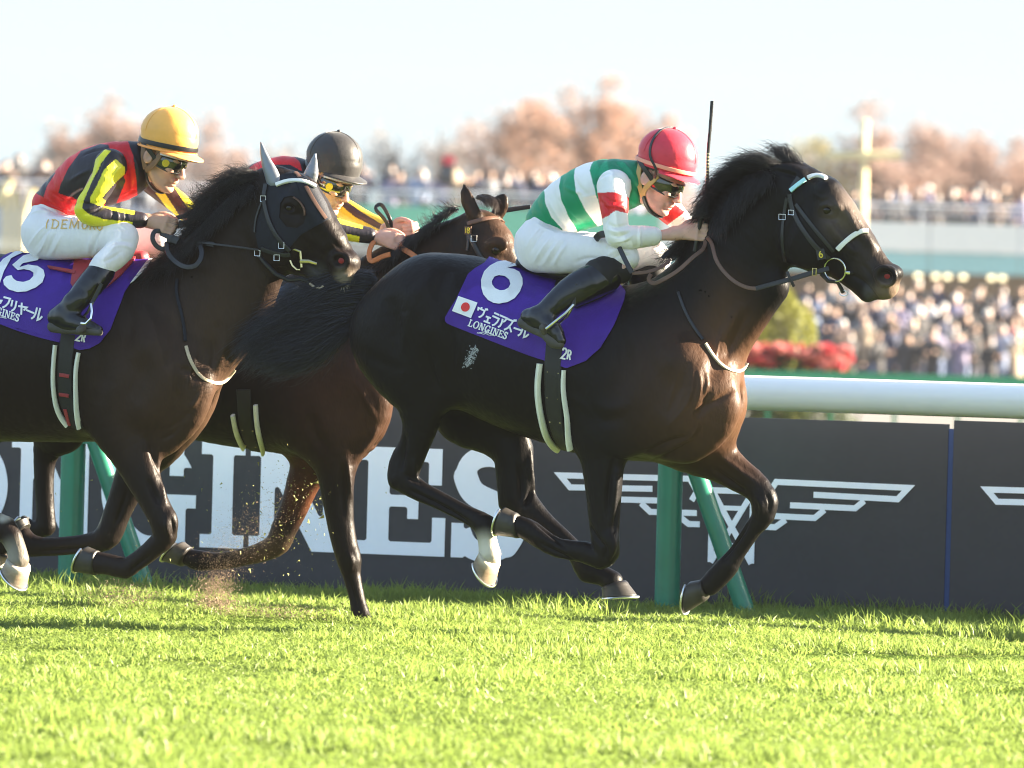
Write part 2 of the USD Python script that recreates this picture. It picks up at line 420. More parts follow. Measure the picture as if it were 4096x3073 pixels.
mat('coat', paint=True, rough=.42, spec=.13, vary=.25, vscale=5, bump=.42, bscale=48, stretch=(1, 1, .5), bdetail=8)
mat('hair', (.010, .009, .010), rough=.38, spec=.5)
mat('whisker', (.65, .55, .38), rough=.5)
mat('hoof', paint=True, rough=.45, vary=.2, vscale=30, bump=.1, bscale=50, stretch=(1, 1, 3))
mat('shoe_metal', (.75, .76, .78), rough=.28, metal=1)
mat('eye', (.006, .004, .003), rough=.10, spec=.45)
mat('nostril_lining', (.24, .004, .005), rough=.35, spec=.4)
mat('leather_black', (.009, .009, .011), rough=.34, vary=.2, bump=.08, bscale=200)
mat('leather_brown', (.11, .055, .035), rough=.45, vary=.2, bump=.08, bscale=200)
mat('leather_tan', (.38, .13, .04), rough=.45, vary=.15)
mat('leather_red', (.30, .035, .045), rough=.42, vary=.15)
mat('white_leather', (.78, .77, .72), rough=.45, vary=.08)
mat('beige_cord', (.55, .44, .32), rough=.6, vary=.1)
mat('aqua_band', (.40, .72, .75), rough=.4)
mat('brass', (.78, .66, .36), rough=.25, metal=1)
mat('steel', (.80, .80, .80), rough=.18, metal=1)
mat('silver_hood', (.20, .21, .23), rough=.34, metal=.45, vary=.12, bump=.12, bscale=40)
mat('navy_hood', (.006, .008, .015), rough=.6, spec=.25, vary=.25, bump=.12, bscale=120)
mat('purple_cloth', (.050, .012, .25), rough=.55, spec=.3, vary=.15, vscale=6, bump=.5, bscale=9)
mat('print_white', (.80, .80, .80), rough=.5, vary=.03)
mat('print_red', (.70, .02, .02), rough=.5)
mat('girth', (.009, .009, .009), rough=.6, vary=.25, bump=.1, bscale=90)
mat('girth_edge', (.74, .74, .66), rough=.5, vary=.08, vscale=20)
mat('skin', paint=True, rough=.48, spec=.4, vary=.10, vscale=30, bump=.06, bscale=120, subs=.12)
mat('silk', paint=True, rough=.42, spec=.4, vary=.05, vscale=14, bump=.45, bscale=20, bdetail=3, stretch=(1.3, 1, .45))
mat('breeches', (.78, .75, .76), rough=.5, spec=.35, vary=.05, vscale=12, bump=.55, bscale=18, bdetail=3, stretch=(1.7, 1, .5))
mat('boot_black', (.005, .0055, .008), rough=.16, spec=.5, coat=.15, bump=.25, bscale=14, bdetail=2)
mat('gaiter_black', (.012, .012, .013), rough=.7, spec=.3, vary=.2)
mat('sole', (.055, .05, .045), rough=.7, vary=.2)
mat('goggle_frame', (.012, .012, .012), rough=.3)
mat('goggle_lens', (.015, .014, .012), rough=.05, spec=.9, coat=1)
mat('lens_yellow', (.75, .58, .06), rough=.3)
mat('trunk_bark', (.20, .16, .14), rough=.85, vary=.3, bump=.4, bscale=9)
mat('rail_white', (.80, .80, .81), rough=.35, vary=.02, coat=.2)
mat('post_green', (.016, .17, .105), rough=.34, vary=.12, vscale=6, coat=.15)
mat('board_black', (.027, .028, .038), rough=.55, vary=.10, vscale=5, bump=.04, bscale=120)
mat('board_white', (.78, .85, .97), rough=.5, vary=.02)
mat('joint_blue', (.010, .038, .15), rough=.5)
mat('soil', (.36, .255, .16), rough=.9, vary=.35, island=.4)
mat('clipping', (.48, .50, .16), rough=.7, island=.4, trans=.3)

mat('hair_tail', (.009, .010, .018), rough=.36, spec=.5)
mat('hair_brown', (.035, .022, .015), rough=.40, spec=.5)
# ------------------------------------------------------------------ ground
rng = np.random.default_rng(11)
RAILF = Frame(on_ground(np.array([666.6, 613.4])))          # foot of the post right of the middle
RAILF.o[2] = 0; RAILF = Frame(RAILF.o)
BOARDF = Frame(RAILF.o - NV * 0.55)

def ground_z(x, y):
    s = np.clip((np.asarray(y) - 60) / 60, 0, 1); return -1.1 * s * s * (3 - 2 * s)
gx = np.r_[np.linspace(-440, -40, 9), np.linspace(-30, 30, 61), np.linspace(40, 440, 9)]
gy = np.r_[np.linspace(-60, 10, 6), np.linspace(14, 130, 117), np.linspace(140, 700, 16)]
X_, Y_ = np.meshgrid(gx, gy, indexing='ij'); Z_ = ground_z(X_, Y_)
Z_ = Z_ + np.where((Y_ > 14) & (Y_ < 60) & (np.abs(X_) < 30), (meshkit.fbm(np.stack([X_ * .5, Y_ * .5, 0 * X_], -1), 3, 4) - .5) * .03, 0)
n1, n2 = X_.shape; idx = np.arange(n1 * n2).reshape(n1, n2)
qf = np.stack([idx[:-1, :-1], idx[1:, :-1], idx[1:, 1:], idx[:-1, 1:]], -1).reshape(-1, 4)
turf = usdkit.material(stage, '/World/Looks/turf_soil', {
    "tc": ("texture_coordinate", {}), "n": ("noise_texture", {"scale": 2.2, "detail": 6}), "n2": ("noise_texture", {"scale": 40, "detail": 4}),
    "r": ("rgb_ramp", {"ramp": [(.3, (.045, .075, .014)), (.55, (.07, .12, .02)), (.75, (.13, .115, .05))]}),
    "m": ("mix_color", {"blend_type": "multiply", "fac": .6}), "b": ("bump", {"strength": .6, "distance": .03}), "p": ("principled_bsdf", {"roughness": .95, "specular_ior_level": .0})},
    [("tc.object", "n.vector"), ("tc.object", "n2.vector"), ("n.fac", "r.fac"), ("r.color", "m.a"), ("n2.color", "m.b"), ("m.result", "p.base_color"), ("n2.fac", "b.height"), ("b.normal", "p.normal")], surface="p.BSDF")
tag(obj('ground', (np.stack([X_, Y_, Z_], -1).reshape(-1, 3), qf), turf, smooth=True), 'turf track surface running on to the stands', 'ground', kind='structure')

# ------------------------------------------------------------------ grass: tufts of blades on one instancer
gmat = usdkit.material(stage, '/World/Looks/grass_blade', {
    "ge": ("geometry", {}), "oi": ("object_info", {}), "at": ("attribute", {"attribute": "paint"}),
    "rp": ("rgb_ramp", {"ramp": [(0, (.22, .30, .065)), (.35, (.34, .44, .13)), (.58, (.45, .52, .20)), (.72, (.55, .56, .29)), (.83, (.64, .59, .40)), (1, (.72, .67, .52))]}),
    "mul": ("mix_color", {"blend_type": "multiply", "fac": 1.0}),
    "p": ("principled_bsdf", {"roughness": .45, "specular_ior_level": .35}), "t": ("translucent_bsdf", {}), "mc": ("mix_closure", {"fac": .55})},
    [("ge.random_per_island", "rp.fac"), ("rp.color", "mul.a"), ("at.color", "mul.b"), ("mul.result", "p.base_color"), ("mul.result", "t.color"), ("p.BSDF", "mc.closure1"), ("t.BSDF", "mc.closure2")], surface="mc.closure")
def tuft(seed, n, size, hmin, hmax, lean, tint):
    r = np.random.default_rng(seed)
    xy = (r.random((n, 2)) - .5) * size
    clump = meshkit.fbm(np.c_[xy * 9, np.full(n, seed * 3.1)], 3, seed)
    h = (hmin + (hmax - hmin) * r.random(n) ** 1.5) * (0.55 + .9 * clump)
    an = r.random(n) * 2 * math.pi; w = .0022 + .0025 * r.random(n)
    ld = r.random(n) * 2 * math.pi; la = h * lean * (.2 + r.random(n) * 1.1)
    side = np.c_[np.cos(an), np.sin(an), 0 * an]; ldv = np.c_[np.cos(ld), np.sin(ld), 0 * ld]
    base = np.c_[xy, np.full(n, -.01)]
    mid = base + ldv * (la * .35)[:, None] + np.c_[0 * h, 0 * h, h * .6]
    tip = base + ldv * la[:, None] + np.c_[0 * h, 0 * h, h * (1 - .25 * np.minimum(1, la / h))]
    V = np.stack([base - side * w[:, None], base + side * w[:, None], mid - side * w[:, None] * .85, mid + side * w[:, None] * .85, tip], 1).reshape(-1, 3)
    i = np.arange(n)[:, None, None] * 5
    f = (i + np.array([[0, 1, 3], [0, 3, 2], [2, 3, 4]])).reshape(-1, 3)
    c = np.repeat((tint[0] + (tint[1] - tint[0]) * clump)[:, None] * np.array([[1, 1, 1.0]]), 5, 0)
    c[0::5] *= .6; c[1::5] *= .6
    return V, f, c
def build_grass():
    inst = UsdGeom.PointInstancer.Define(stage, prim_path('grass'))
    tag(inst, 'short bright green turf grass of the race track', 'grass', kind='stuff')
    protos = []
    for s in range(7):
        kind = [(.025, .055, 1.2), (.025, .062, 1.1), (.018, .042, 1.8), (.03, .085, .7), (.025, .055, 1.4), (.010, .028, 2.4), (.05, .13, .5)][s]
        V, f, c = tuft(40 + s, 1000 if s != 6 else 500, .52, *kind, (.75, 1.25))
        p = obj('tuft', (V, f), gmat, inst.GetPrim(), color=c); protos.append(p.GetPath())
    inst.CreatePrototypesRel().SetTargets(protos)
    pos, ids, ori, sc = [], [], [], []
    st = .36
    for y in np.arange(27.5, 47.5, st):
        half = y * 512 / FQ + .7
        for x in np.arange(-half, half, st):
            px, py = x + rng.uniform(-.15, .15), y + rng.uniform(-.15, .15)
            lf = RAILF.loc(np.array([[px, py, 0]]))[0]      # v: y axis towards the far side
            n = float(meshkit.fbm(np.array([[px * .9, py * .7, .3]]), 3, 9)[0])
            near_rail = -1.3 < lf[1] < 0.9
            if near_rail: k = rng.choice([3, 6, 1, 3, 0])
            elif n < .36: k = 5
            elif n < .47: k = rng.choice([2, 0, 5])
            else: k = rng.choice([0, 1, 4, 3], p=[.3, .3, .3, .1])
            if y < 35 and k in (5, 2): k = 4
            a = rng.random() * 2 * math.pi
            pos.append((px, py, float(ground_z(px, py)))); ids.append(int(k)); ori.append(Gf.Quath(math.cos(a / 2), 0, 0, math.sin(a / 2)))
            s = rng.uniform(.8, 1.15); sc.append((1, 1, s * (1.0 if not near_rail else .95)))
    inst.CreatePositionsAttr(Vt.Vec3fArray([Gf.Vec3f(*p) for p in pos])); inst.CreateProtoIndicesAttr(Vt.IntArray(ids))
    inst.CreateOrientationsAttr(Vt.QuathArray(ori)); inst.CreateScalesAttr(Vt.Vec3fArray([Gf.Vec3f(*s) for s in sc]))
build_grass()

# ------------------------------------------------------------------ running rail, posts
def rail_unit():
    rr = .077; c = RAILF.p(np.array([745.0, 392.6]), .06); zc_ = c[2]
    t = xform('running_rail', mat=RAILF.mat)
    tag(t, 'white tubular running rail on green posts beside the turf', 'rail')
    us = np.arange(-9, 8.01, 1.0)
    obj('rail_tube', tube(np.c_[us, np.full(len(us), -.06), np.full(len(us), zc_)], rr, 40), MT['rail_white'], t)
    for k in range(-3, 3):
        u0 = k * 2.96
        obj('post', tube([[u0, 0, -.25], [u0, 0, .4], [u0, 0, zc_ - .05]], .056, 28), MT['post_green'], t)
        b0, b1 = np.array([u0 + .09, .02, zc_ - .29]), np.array([u0 + .43, .02, -.12])
        br = obj('brace', tube([b0, (b0 + b1) / 2, b1], .042, 24), MT['post_green'], t)
        obj('clamp', box_mesh((u0 + .03, -.02, zc_ - .33), (u0 + .14, .05, zc_ - .27)), MT['post_green'], t)
    return t
rail_unit()

# ------------------------------------------------------------------ lettering (own outlines, capital height 1)
def LS(pts, w, cap='flat', join='mitre'): return LineString(pts).buffer(w / 2, cap_style=cap, join_style=join, mitre_limit=4)
def ell_poly(cx, cy, rx, ry): return shapely.affinity.scale(Point(cx, cy).buffer(1, 48), rx, ry, origin=(cx, cy))
def slab_letter(ch, st=.19, sf=.125):
    b = sbox
    if ch == 'I': g, w = unary_union([b(.115, 0, .315, 1), b(0, 0, .43, sf), b(0, 1 - sf, .43, 1)]), .43
    elif ch == 'L': g, w = unary_union([b(.11, 0, .31, 1), b(0, 1 - sf, .43, 1), b(0, 0, .78, sf), b(.66, 0, .78, .36)]), .78
    elif ch == 'O': g, w = ell_poly(.48, .5, .48, .53).difference(ell_poly(.48, .5, .255, .41)), .96
    elif ch == 'N':
        g = unary_union([b(.10, 0, .235, 1), b(.70, 0, .835, 1), b(0, 0, .34, sf), b(0, 1 - sf, .30, 1), b(.60, 1 - sf, .94, 1), Polygon([(.05, 1), (.31, 1), (.835, 0), (.60, 0)])]); w = .94
    elif ch == 'G':
        c = ell_poly(.48, .5, .48, .53).difference(ell_poly(.50, .5, .265, .41)).difference(b(.60, .40, 1.2, .74)).difference(b(.72, .1, 1.2, .6))
        g = unary_union([c, b(.69, .66, .83, 1), b(.66, .03, .86, .46), b(.52, .36, .96, .36 + sf)]); w = .96
    elif ch == 'E':
        g = unary_union([b(.10, 0, .30, 1), b(0, 0, .4, sf), b(0, 1 - sf, .4, 1), b(.1, 1 - sf, .78, 1), b(.66, .66, .78, 1), b(.1, 0, .82, sf), b(.70, 0, .82, .36), b(.2, .45, .55, .56), b(.47, .34, .57, .67)]); w = .82
    elif ch == 'S':
        p = [(.58, .76), (.50, .90), (.33, .945), (.17, .88), (.125, .75), (.19, .62), (.36, .53), (.53, .43), (.60, .28), (.53, .13), (.35, .06), (.17, .11), (.09, .25)]
        g = unary_union([LineString(resample(p, 60)).buffer(.095, cap_style='flat'), LS(resample(p[4:10], 30), .23, 'round', 'round'), b(.56, .70, .68, 1.0), b(0, 0, .115, .32)]); w = .68
    g = g.buffer(.025).buffer(-.025)
    return g, w
def word(txt, gap=.06):
    x, out, pos = 0, [], []
    for ch in txt:
        g, w = slab_letter(ch); out.append(shapely.affinity.translate(g, x, 0)); pos.append((x, w)); x += w + gap
    return out, x - gap, pos

def emblem():
    """winged hourglass, unit: half the span = 1, centre at 0,0"""
    R6 = lambda x, y: np.array([625 + x * .1807, 350 + y * .1807])
    lp = lambda *p: [tuple(BOARDF.p(R6(*a))[[0, 2]]) for a in p]
    wing = [lp((800, 790), (838, 730), (1570, 763), (1510, 826), (1045, 801)), lp((1325, 835), (1275, 876), (915, 859)), lp((1105, 885), (1050, 930), (790, 917)), lp((890, 940), (832, 981), (770, 978))]
    tipL, tipR = BOARDF.p(np.array([554.6, 467.6])), BOARDF.p(R6(1605, 747))
    uc, half = (tipL[0] + tipR[0]) / 2, (tipR[0] - tipL[0]) / 2
    w0 = tipR[2]
    wd = .027
    g = [LS(l, wd) for l in wing]
    g = unary_union(g); g = unary_union([g, shapely.affinity.scale(g, -1, 1, origin=(uc, w0))])
    FP = lambda x, y: tuple(BOARDF.p(F(x, y))[[0, 2]])
    a, b_ = BOARDF.p(F(1400, 455)), BOARDF.p(F(1735, 1090)); hw = (b_[0] - a[0]) / 2; zt, zb = a[2], b_[2]
    hg = [LS([(uc - hw, zt), (uc + hw, zt)], wd), LS([(uc - hw, zb), (uc - hw, zt)], wd), LS([(uc + hw, zb), (uc + hw, zt)], wd), LS([(uc - hw, zb), (uc + hw, zt)], wd), LS([(uc + hw, zb), (uc - hw, zt)], wd)]
    zm = (zt + zb) / 2; q = hw * .5
    hg += [LS([(uc - q, zm + (zt - zm) * .52), (uc + q, zm + (zt - zm) * .52)], wd * .8), LS([(uc - q, zm - (zm - zb) * .52), (uc + q, zm - (zm - zb) * .52)], wd * .8)]
    hg += [LS([(uc - hw - .035, zt + .06), (uc - hw - .10, zt - .05)], wd), LS([(uc + hw + .035, zt + .06), (uc + hw + .10, zt - .05)], wd)]
    g = unary_union([g] + hg).intersection(sbox(uc - half * 1.01, zb - wd / 2, uc + half * 1.01, w0 + .3))
    return g, uc, half, w0
EMB, EUC, EHALF, EW0 = emblem()

def flat_to(frame, poly, off, parent, name, m, size=.25):
    v, f = poly_mesh(poly, size)
    V = np.c_[v[:, 0], np.full(len(v), -off), v[:, 1]]
    a = V[f[:, 0]]; nrm = np.cross(V[f[:, 1]] - a, V[f[:, 2]] - a)[:, 1]
    f = f.copy(); f[nrm > 0] = f[nrm > 0][:, ::-1]
    return obj(name, slab(V, f, np.tile([0, off - .0005, 0], (len(V), 1))), m, parent, smooth=False)

def board():
    top = BOARDF.p(np.array([780.0, 418.7]))[2]
    uj = BOARDF.p(np.array([949.0, 500.0]))[0]
    def panel(u0, u1, zt, label):
        t = xform('advertising_board', mat=BOARDF.mat); tag(t, label, 'advertising board')
        obj('panel', box_mesh((u0, 0, -.12), (u1, .03, zt)), MT['board_black'], t, smooth=False)
        nb = int(abs(u1 - u0) / 1.5) + 1
        for k in range(nb):
            uu = u0 + (k + .5) * (u1 - u0) / nb
            obj('strut', box_mesh((uu, .03, -.1), (uu + .04, .07, zt - .03)), MT['board_black'], t, smooth=False)
        return t
    a = panel(uj - 7.6, uj - .012, top, 'long black advertising board behind the rail posts with white capital lettering and winged emblem')
    b = panel(uj + .014, uj + 4.0, top + .018, 'black advertising board right of the blue joint strip, start of a winged emblem')
    obj('joint_strip', box_mesh((uj - .012, .004, -.1), (uj + .012, .026, top - .02)), MT['joint_blue'], a, smooth=False)
    # letters
    qx = {'I': (201.5, 244.5)}
    z0 = np.mean([BOARDF.p(np.array([223.0, 546.0]))[2], BOARDF.p(np.array([470.0, 560.0]))[2]])
    z1 = np.mean([BOARDF.p(np.array([223.0, 440.0]))[2], BOARDF.p(np.array([470.0, 451.5]))[2]])
    h = z1 - z0
    spans = [('O', -92, 7.5), ('N', 11, 98), ('G', 101.5, 196), ('I', 201, 244.5), ('N', 250, 349), ('E', 357, 446), ('S', 452.5, 523)]
    for ch, xa, xb in spans:
        ua = BOARDF.p(np.array([xa, 500.0]))[0]; ub = BOARDF.p(np.array([xb, 500.0]))[0]
        g, w = slab_letter(ch)
        g = shapely.affinity.affine_transform(g, [(ub - ua) / w, 0, 0, h, ua, z0])
        flat_to(BOARDF, g, .004, a, 'letter', MT['board_white'])
    flat_to(BOARDF, EMB, .004, a, 'emblem', MT['board_white'])
    du = BOARDF.p(np.array([981.0, 482.5]))[0] - (EUC - EHALF)
    flat_to(BOARDF, shapely.affinity.translate(EMB, du, .005), .004, b, 'emblem', MT['board_white'])
board()
# ------------------------------------------------------------------ horses
def mk(fr):
    """P(tile point, v, R, stretch): one station of a chain, R in tile pixels"""
    def P(q, v, R, s=1.0):
        p = fr.p(q, v); return (p, fr.px(R, p), s)
    return P

def hoof(fr, parent, cor, sole, toe, v, r0, r1, col0=(.034, .029, .025), col1=(.026, .023, .020), name='hoof', long=1.18, lat=None, top=(.012, .010, .009)):
    """cor, sole, toe: picture points of the coronet centre, of the middle of the sole and of the toe tip"""
    c0, c1, tp = fr.p(cor, v), fr.p(sole, v), fr.p(toe, v)
    ax = c1 - c0; h = np.linalg.norm(ax)
    fx = tp - c1; fx /= np.linalg.norm(fx)
    lat = np.array([0, 1.0, 0]) if lat is None else lat
    lat = lat - fx * (lat @ fx); lat /= np.linalg.norm(lat)
    r0, r1 = fr.px(r0, c0), fr.px(r1, c0)
    n = 40; th = np.arange(n) / n * 2 * math.pi
    rows, cols = [], []
    for s in np.linspace(0, 1, 9):
        r = r0 + (r1 - r0) * s ** .9 + (.002 if .02 < s < .2 else 0)
        c = c0 + ax * s
        tilt = np.outer(np.cos(th) * -.24 * (1 - s) + .06 * (1 - s), ax)
        k = np.where(np.cos(th) < -.55, 1 - .25 * (np.abs(np.cos(th)) - .55), 1.0)     # flattened heels
        rows.append(c + tilt + r * (np.outer(np.cos(th) * k * long, fx) + np.outer(np.sin(th), lat)))
        w_ = min(1, s / .45); cols.append(np.tile(np.array(top) * (1 - w_) + (np.array(col0) * (1 - s) + np.array(col1) * s) * w_, (n, 1)))
    V = np.vstack(rows + [c0 - ax * .05, c1 - ax * .12]); Cc = np.vstack(cols + [col0, (.05, .04, .035)])
    f = []; m = len(rows)
    for i in range(m - 1):
        a = i * n + np.arange(n); b = i * n + (np.arange(n) + 1) % n
        f += [np.stack([a, b, b + n], 1), np.stack([a, b + n, a + n], 1)]
    a = np.arange(n); b = (a + 1) % n
    f += [np.stack([np.full(n, m * n), b, a], 1), np.stack([np.full(n, m * n + 1), (m - 1) * n + a, (m - 1) * n + b], 1)]
    f = np.concatenate(f)
    t = trimesh.Trimesh(V, f, process=False)
    if t.volume < 0: f = f[:, ::-1]
    o = obj(name, (V, f), MT['hoof'], parent, color=Cc)
    ring = c1 + ax / h * .004 + r1 * .97 * (np.outer(np.cos(th) * long, fx) + np.outer(np.sin(th), lat))
    keep = np.cos(th) > -.72
    ring = np.roll(ring, -int(np.argmin(keep)), 0)[np.roll(keep, -int(np.argmin(keep)))]
    obj('shoe', tube(ring, .0085, 8, nrm=np.tile(ax / h, (len(ring), 1)), flat=.55), MT['shoe_metal'], o)

def curves(name, strands, widths, m, parent):
    """hair: strands = list of (k,3) polylines"""
    c = UsdGeom.BasisCurves.Define(stage, prim_path(name, parent))
    c.CreateTypeAttr('linear')
    c.CreateCurveVertexCountsAttr(Vt.IntArray([len(x) for x in strands]))
    c.CreatePointsAttr(Vt.Vec3fArray.FromNumpy(np.concatenate(strands).astype(np.float32)))
    c.CreateWidthsAttr(Vt.FloatArray.FromNumpy(np.concatenate(widths).astype(np.float32))); c.SetWidthsInterpolation('vertex')
    UsdShade.MaterialBindingAPI.Apply(c.GetPrim()).Bind(m)
    return c.GetPrim()

def hair(fr, name, parent, guides, n, spread, vspread, w, curl, seed, m, k=9, lenvar=.45, rootspread=None):
    """guides: list of picture polylines [(q, v), ...] from root to tip; strands blend between neighbouring guides"""
    r = np.random.default_rng(seed)
    gs = [resample(np.array([fr.p(q, v) for q, v in g]), k) for g in guides]
    out, ws = [], []
    t = np.linspace(0, 1, k)
    for i in range(n):
        x = r.random() * (len(gs) - 1); a = int(x); fz = x - a; fz = fz if len(gs) > 1 else 0
        s = gs[a] * (1 - fz) + gs[min(a + 1, len(gs) - 1)] * fz
        L = 1 - lenvar * r.random() ** 1.3
        s = np.stack([np.interp(t * L, t, s[:, j]) for j in range(3)], 1)
        off = r.normal(size=3) * np.array([spread, vspread, spread])
        root = r.normal(size=3) * (rootspread or spread * .35)
        s = s + root + np.outer(t ** 1.2, off)
        ph = r.random(3) * 6.28; fq = r.uniform(.5, 1.6)
        s = s + curl * np.outer(t ** 1.5, [1, .6, 1]) * np.sin(t[:, None] * 6.28 * fq + ph)
        out.append(s); ws.append(w * (1 - .8 * t ** 2) * r.uniform(.7, 1.3))
    return curves(name, out, ws, m, parent)

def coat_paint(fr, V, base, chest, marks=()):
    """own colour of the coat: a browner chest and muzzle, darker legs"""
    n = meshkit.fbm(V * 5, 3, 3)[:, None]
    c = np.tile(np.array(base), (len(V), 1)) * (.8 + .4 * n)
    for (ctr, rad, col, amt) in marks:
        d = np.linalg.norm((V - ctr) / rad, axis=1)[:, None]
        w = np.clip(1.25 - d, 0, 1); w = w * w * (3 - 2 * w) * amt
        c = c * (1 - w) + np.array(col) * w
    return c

def build_horse(fr, name, label, group, stations, h, base, marks, extra=None, lines=()):
    t = xform(name, mat=fr.mat); tag(t, label, 'horse', group)
    s = Solid(); stations(s)
    V, f = s.mesh(h); V = sculpt(s, fr, V, lines)
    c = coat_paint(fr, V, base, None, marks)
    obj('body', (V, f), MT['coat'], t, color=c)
    return t, s

FR6 = Frame(on_ground(np.array([555.5, 640.0])))
def horse_six(s):
    P = mk(FR6)
    # trunk
    s.chain([P(A(1180, 600), 0, 470, 1.12), P(A(1500, 815), 0, 640, .90), P(D(200, 700), 0, 690, .84), P(D(760, 820), 0, 660, .70), P(D(1150, 940), 0, 520, .82)], k=.06)
    # rump, two buttocks
    for v in (.125, -.125):
        s.chain([P(A(1130, 640), v, 440, .75), P(A(860, 830), v, 400, .62)], k=.07)
    # near hind leg
    s.chain([P(A(870, 840), .14, 395, .6), P(A(950, 1120), .155, 345, .58), P(A(1050, 1380), .15, 245, .6), P(E(615, 160), .14, 178, .7), P(E(578, 330), .13, 142, .75), P(E(520, 520), .125, 122, .75), P(E(470, 660), .12, 125, .75), P(E(540, 745), .12, 100, .8), P(E(760, 860), .115, 80, .8), P(E(1000, 985), .11, 76, .85), P(E(1120, 1050), .11, 92, .9), P(E(1160, 1090), .11, 100, .85), P(E(1185, 1200), .11, 84, .9), P(E(1207, 1330), .11, 100, .95)], k=.018, k0=.08)
    s.chain([P(E(500, 380), .125, 60), P(E(385, 640), .12, 62), P(E(400, 700), .12, 70)], k=.02)
    s.chain([P(A(1250, 1080), .17, 190, .5), P(A(1230, 1290), .17, 95, .6)], k=.05)          # stifle
    s.ell(FR6.p(E(1210, 1090), .10), (.028, .03, .035), k=.02)                              # ergot tuft
    # far hind leg
    s.chain([P(A(1300, 850), -.12, 420, .6), P(E(980, 120), -.14, 270, .6), P(E(1250, 270), -.14, 220, .65), P(E(1405, 440), -.135, 190, .7), P(E(1432, 640), -.13, 165, .72), P(E(1455, 830), -.13, 155, .75), P(E(1560, 960), -.13, 125, .75), P(E(1720, 1100), -.13, 92, .8), P(E(1900, 1260), -.12, 84, .8), P(F(260, 1040), -.12, 92, .9), P(F(330, 1150), -.12, 108, .85), P(F(450, 1190), -.12, 88, .9), P(F(535, 1245), -.12, 99, .95)], k=.018, k0=.07)
    s.chain([P(E(1330, 600), -.125, 60), P(E(1345, 900), -.125, 62)], k=.02)
    # near fore leg
    s.chain([P(D(760, 820), .15, 420, .32), P(D(560, 1150), .17, 330, .42), P(F(435, -20), .16, 262, .55), P(F(452, 160), .15, 208, .6), P(F(462, 400), .145, 172, .68), P(F(468, 650), .14, 145, .75), P(F(475, 860), .135, 126, .85), P(F(490, 980), .13, 116, .9), P(F(440, 1040), .13, 100, .9), P(F(300, 990), .13, 94, .85), P(E(1800, 1280), .13, 84, .8), P(E(1640, 1190), .13, 92, .9), P(E(1570, 1140), .13, 96, .85), P(E(1470, 1090), .13, 88, .95)], k=.018, k0=.08)
    s.ell(FR6.p(F(520, 900), .16), (.03, .03, .05), k=.02)
    # far fore leg
    s.chain([P(D(1080, 1060), -.13, 360, .5), P(F(1230, 60), -.14, 222, .6), P(F(1430, 190), -.14, 180, .68), P(F(1640, 330), -.14, 146, .75), P(F(1790, 440), -.14, 124, .8), P(F(1850, 560), -.14, 116, .9), P(F(1845, 660), -.14, 104, .85), P(F(1760, 780), -.14, 80, .8), P(F(1620, 990), -.14, 74, .8), P(F(1545, 1100), -.14, 94, .9), P(F(1500, 1150), -.14, 100, .85), P(F(1380, 1275), -.14, 92, .95)], k=.018, k0=.07)
    s.ell(FR6.p(F(1895, 560), -.14), (.03, .035, .05), k=.02)
    # neck
    s.chain([P(D(700, 640), 0, 600, .46), P(C(540, 1390), 0, 470, .50), P(C(800, 930), 0, 430, .46), P(C(1020, 690), 0, 370, .48), P(C(1190, 500), 0, 270, .62)], k=.05, k0=.10)
    # chest muscles
    for v in (.10, -.10):
        s.chain([P(D(1230, 900), v, 240, .6), P(D(1420, 1040), v, 215, .55), P(D(1190, 1290), v * .9, 185, .55)], k=.09)
    s.chain([P(D(1130, 640), .165, 110), P(D(1240, 860), .155, 100), P(D(1120, 1150), .16, 100)], k=.09)     # point of shoulder
    s.chain([P(D(1640, 900), 0, 20), P(D(1560, 1010), 0, 46), P(D(1400, 1230), 0, 48), P(D(1150, 1440), 0, 30)], k=.05, op=-1)
    s.chain([P(D(1660, 130), .11, 12), P(D(1560, 400), .135, 36), P(D(1430, 680), .17, 30), P(D(1400, 760), .19, 8)], k=.05, op=-1)
    s.chain([P(D(1420, 700), 0, 180, .85), P(D(1580, 440), 0, 150, .75), P(C(1060, 1300), 0, 130, .8)], k=.06)     # windpipe
    s.chain([P(A(1290, 560), .33, 10), P(A(1320, 900), .335, 50), P(A(1330, 1250), .30, 40)], k=.10, op=-1)
    s.chain([P(A(760, 600), .31, 6), P(A(800, 850), .32, 36), P(A(850, 1100), .325, 8)], k=.09, op=-1)
    s.chain([P(A(1190, 330), .28, 6), P(A(1130, 520), .335, 30), P(A(1010, 700), .34, 6)], k=.09, op=-1)
    s.chain([P(D(-240, 800), .33, 8), P(D(40, 1000), .335, 40), P(D(330, 1220), .32, 44)], k=.09, op=-1)
    s.chain([P(D(560, 300), .26, 6), P(D(640, 620), .28, 36), P(D(560, 900), .29, 6)], k=.09, op=-1)
    for v in (.052, -.052): s.chain([P(C(1540, 470), v, 120), P(C(1690, 680), v, 100), P(C(1850, 930), v * .72, 74)], k=.04)
    # head
    s.chain([P(C(1240, 450), 0, 230, .70), P(C(1480, 640), 0, 270, .74), P(C(1700, 905), 0, 235, .62), P(C(1890, 1120), 0, 185, .62), P(C(2000, 1215), 0, 150, .78)], k=.04)
    s.chain([P(C(1340, 860), 0, 265, .66), P(C(1430, 930), 0, 235, .62), P(C(1640, 1110), 0, 120, .75), P(C(1800, 1255), 0, 88, .95), P(C(1880, 1340), 0, 84, 1.0)], k=.035)
    s.ell(FR6.p(C(2030, 1300), .0), (.052, .05, .045), k=.03)                                # upper lip
    s.ell(FR6.p(C(2110, 1170), .0), (.032, .055, .028), k=.03)
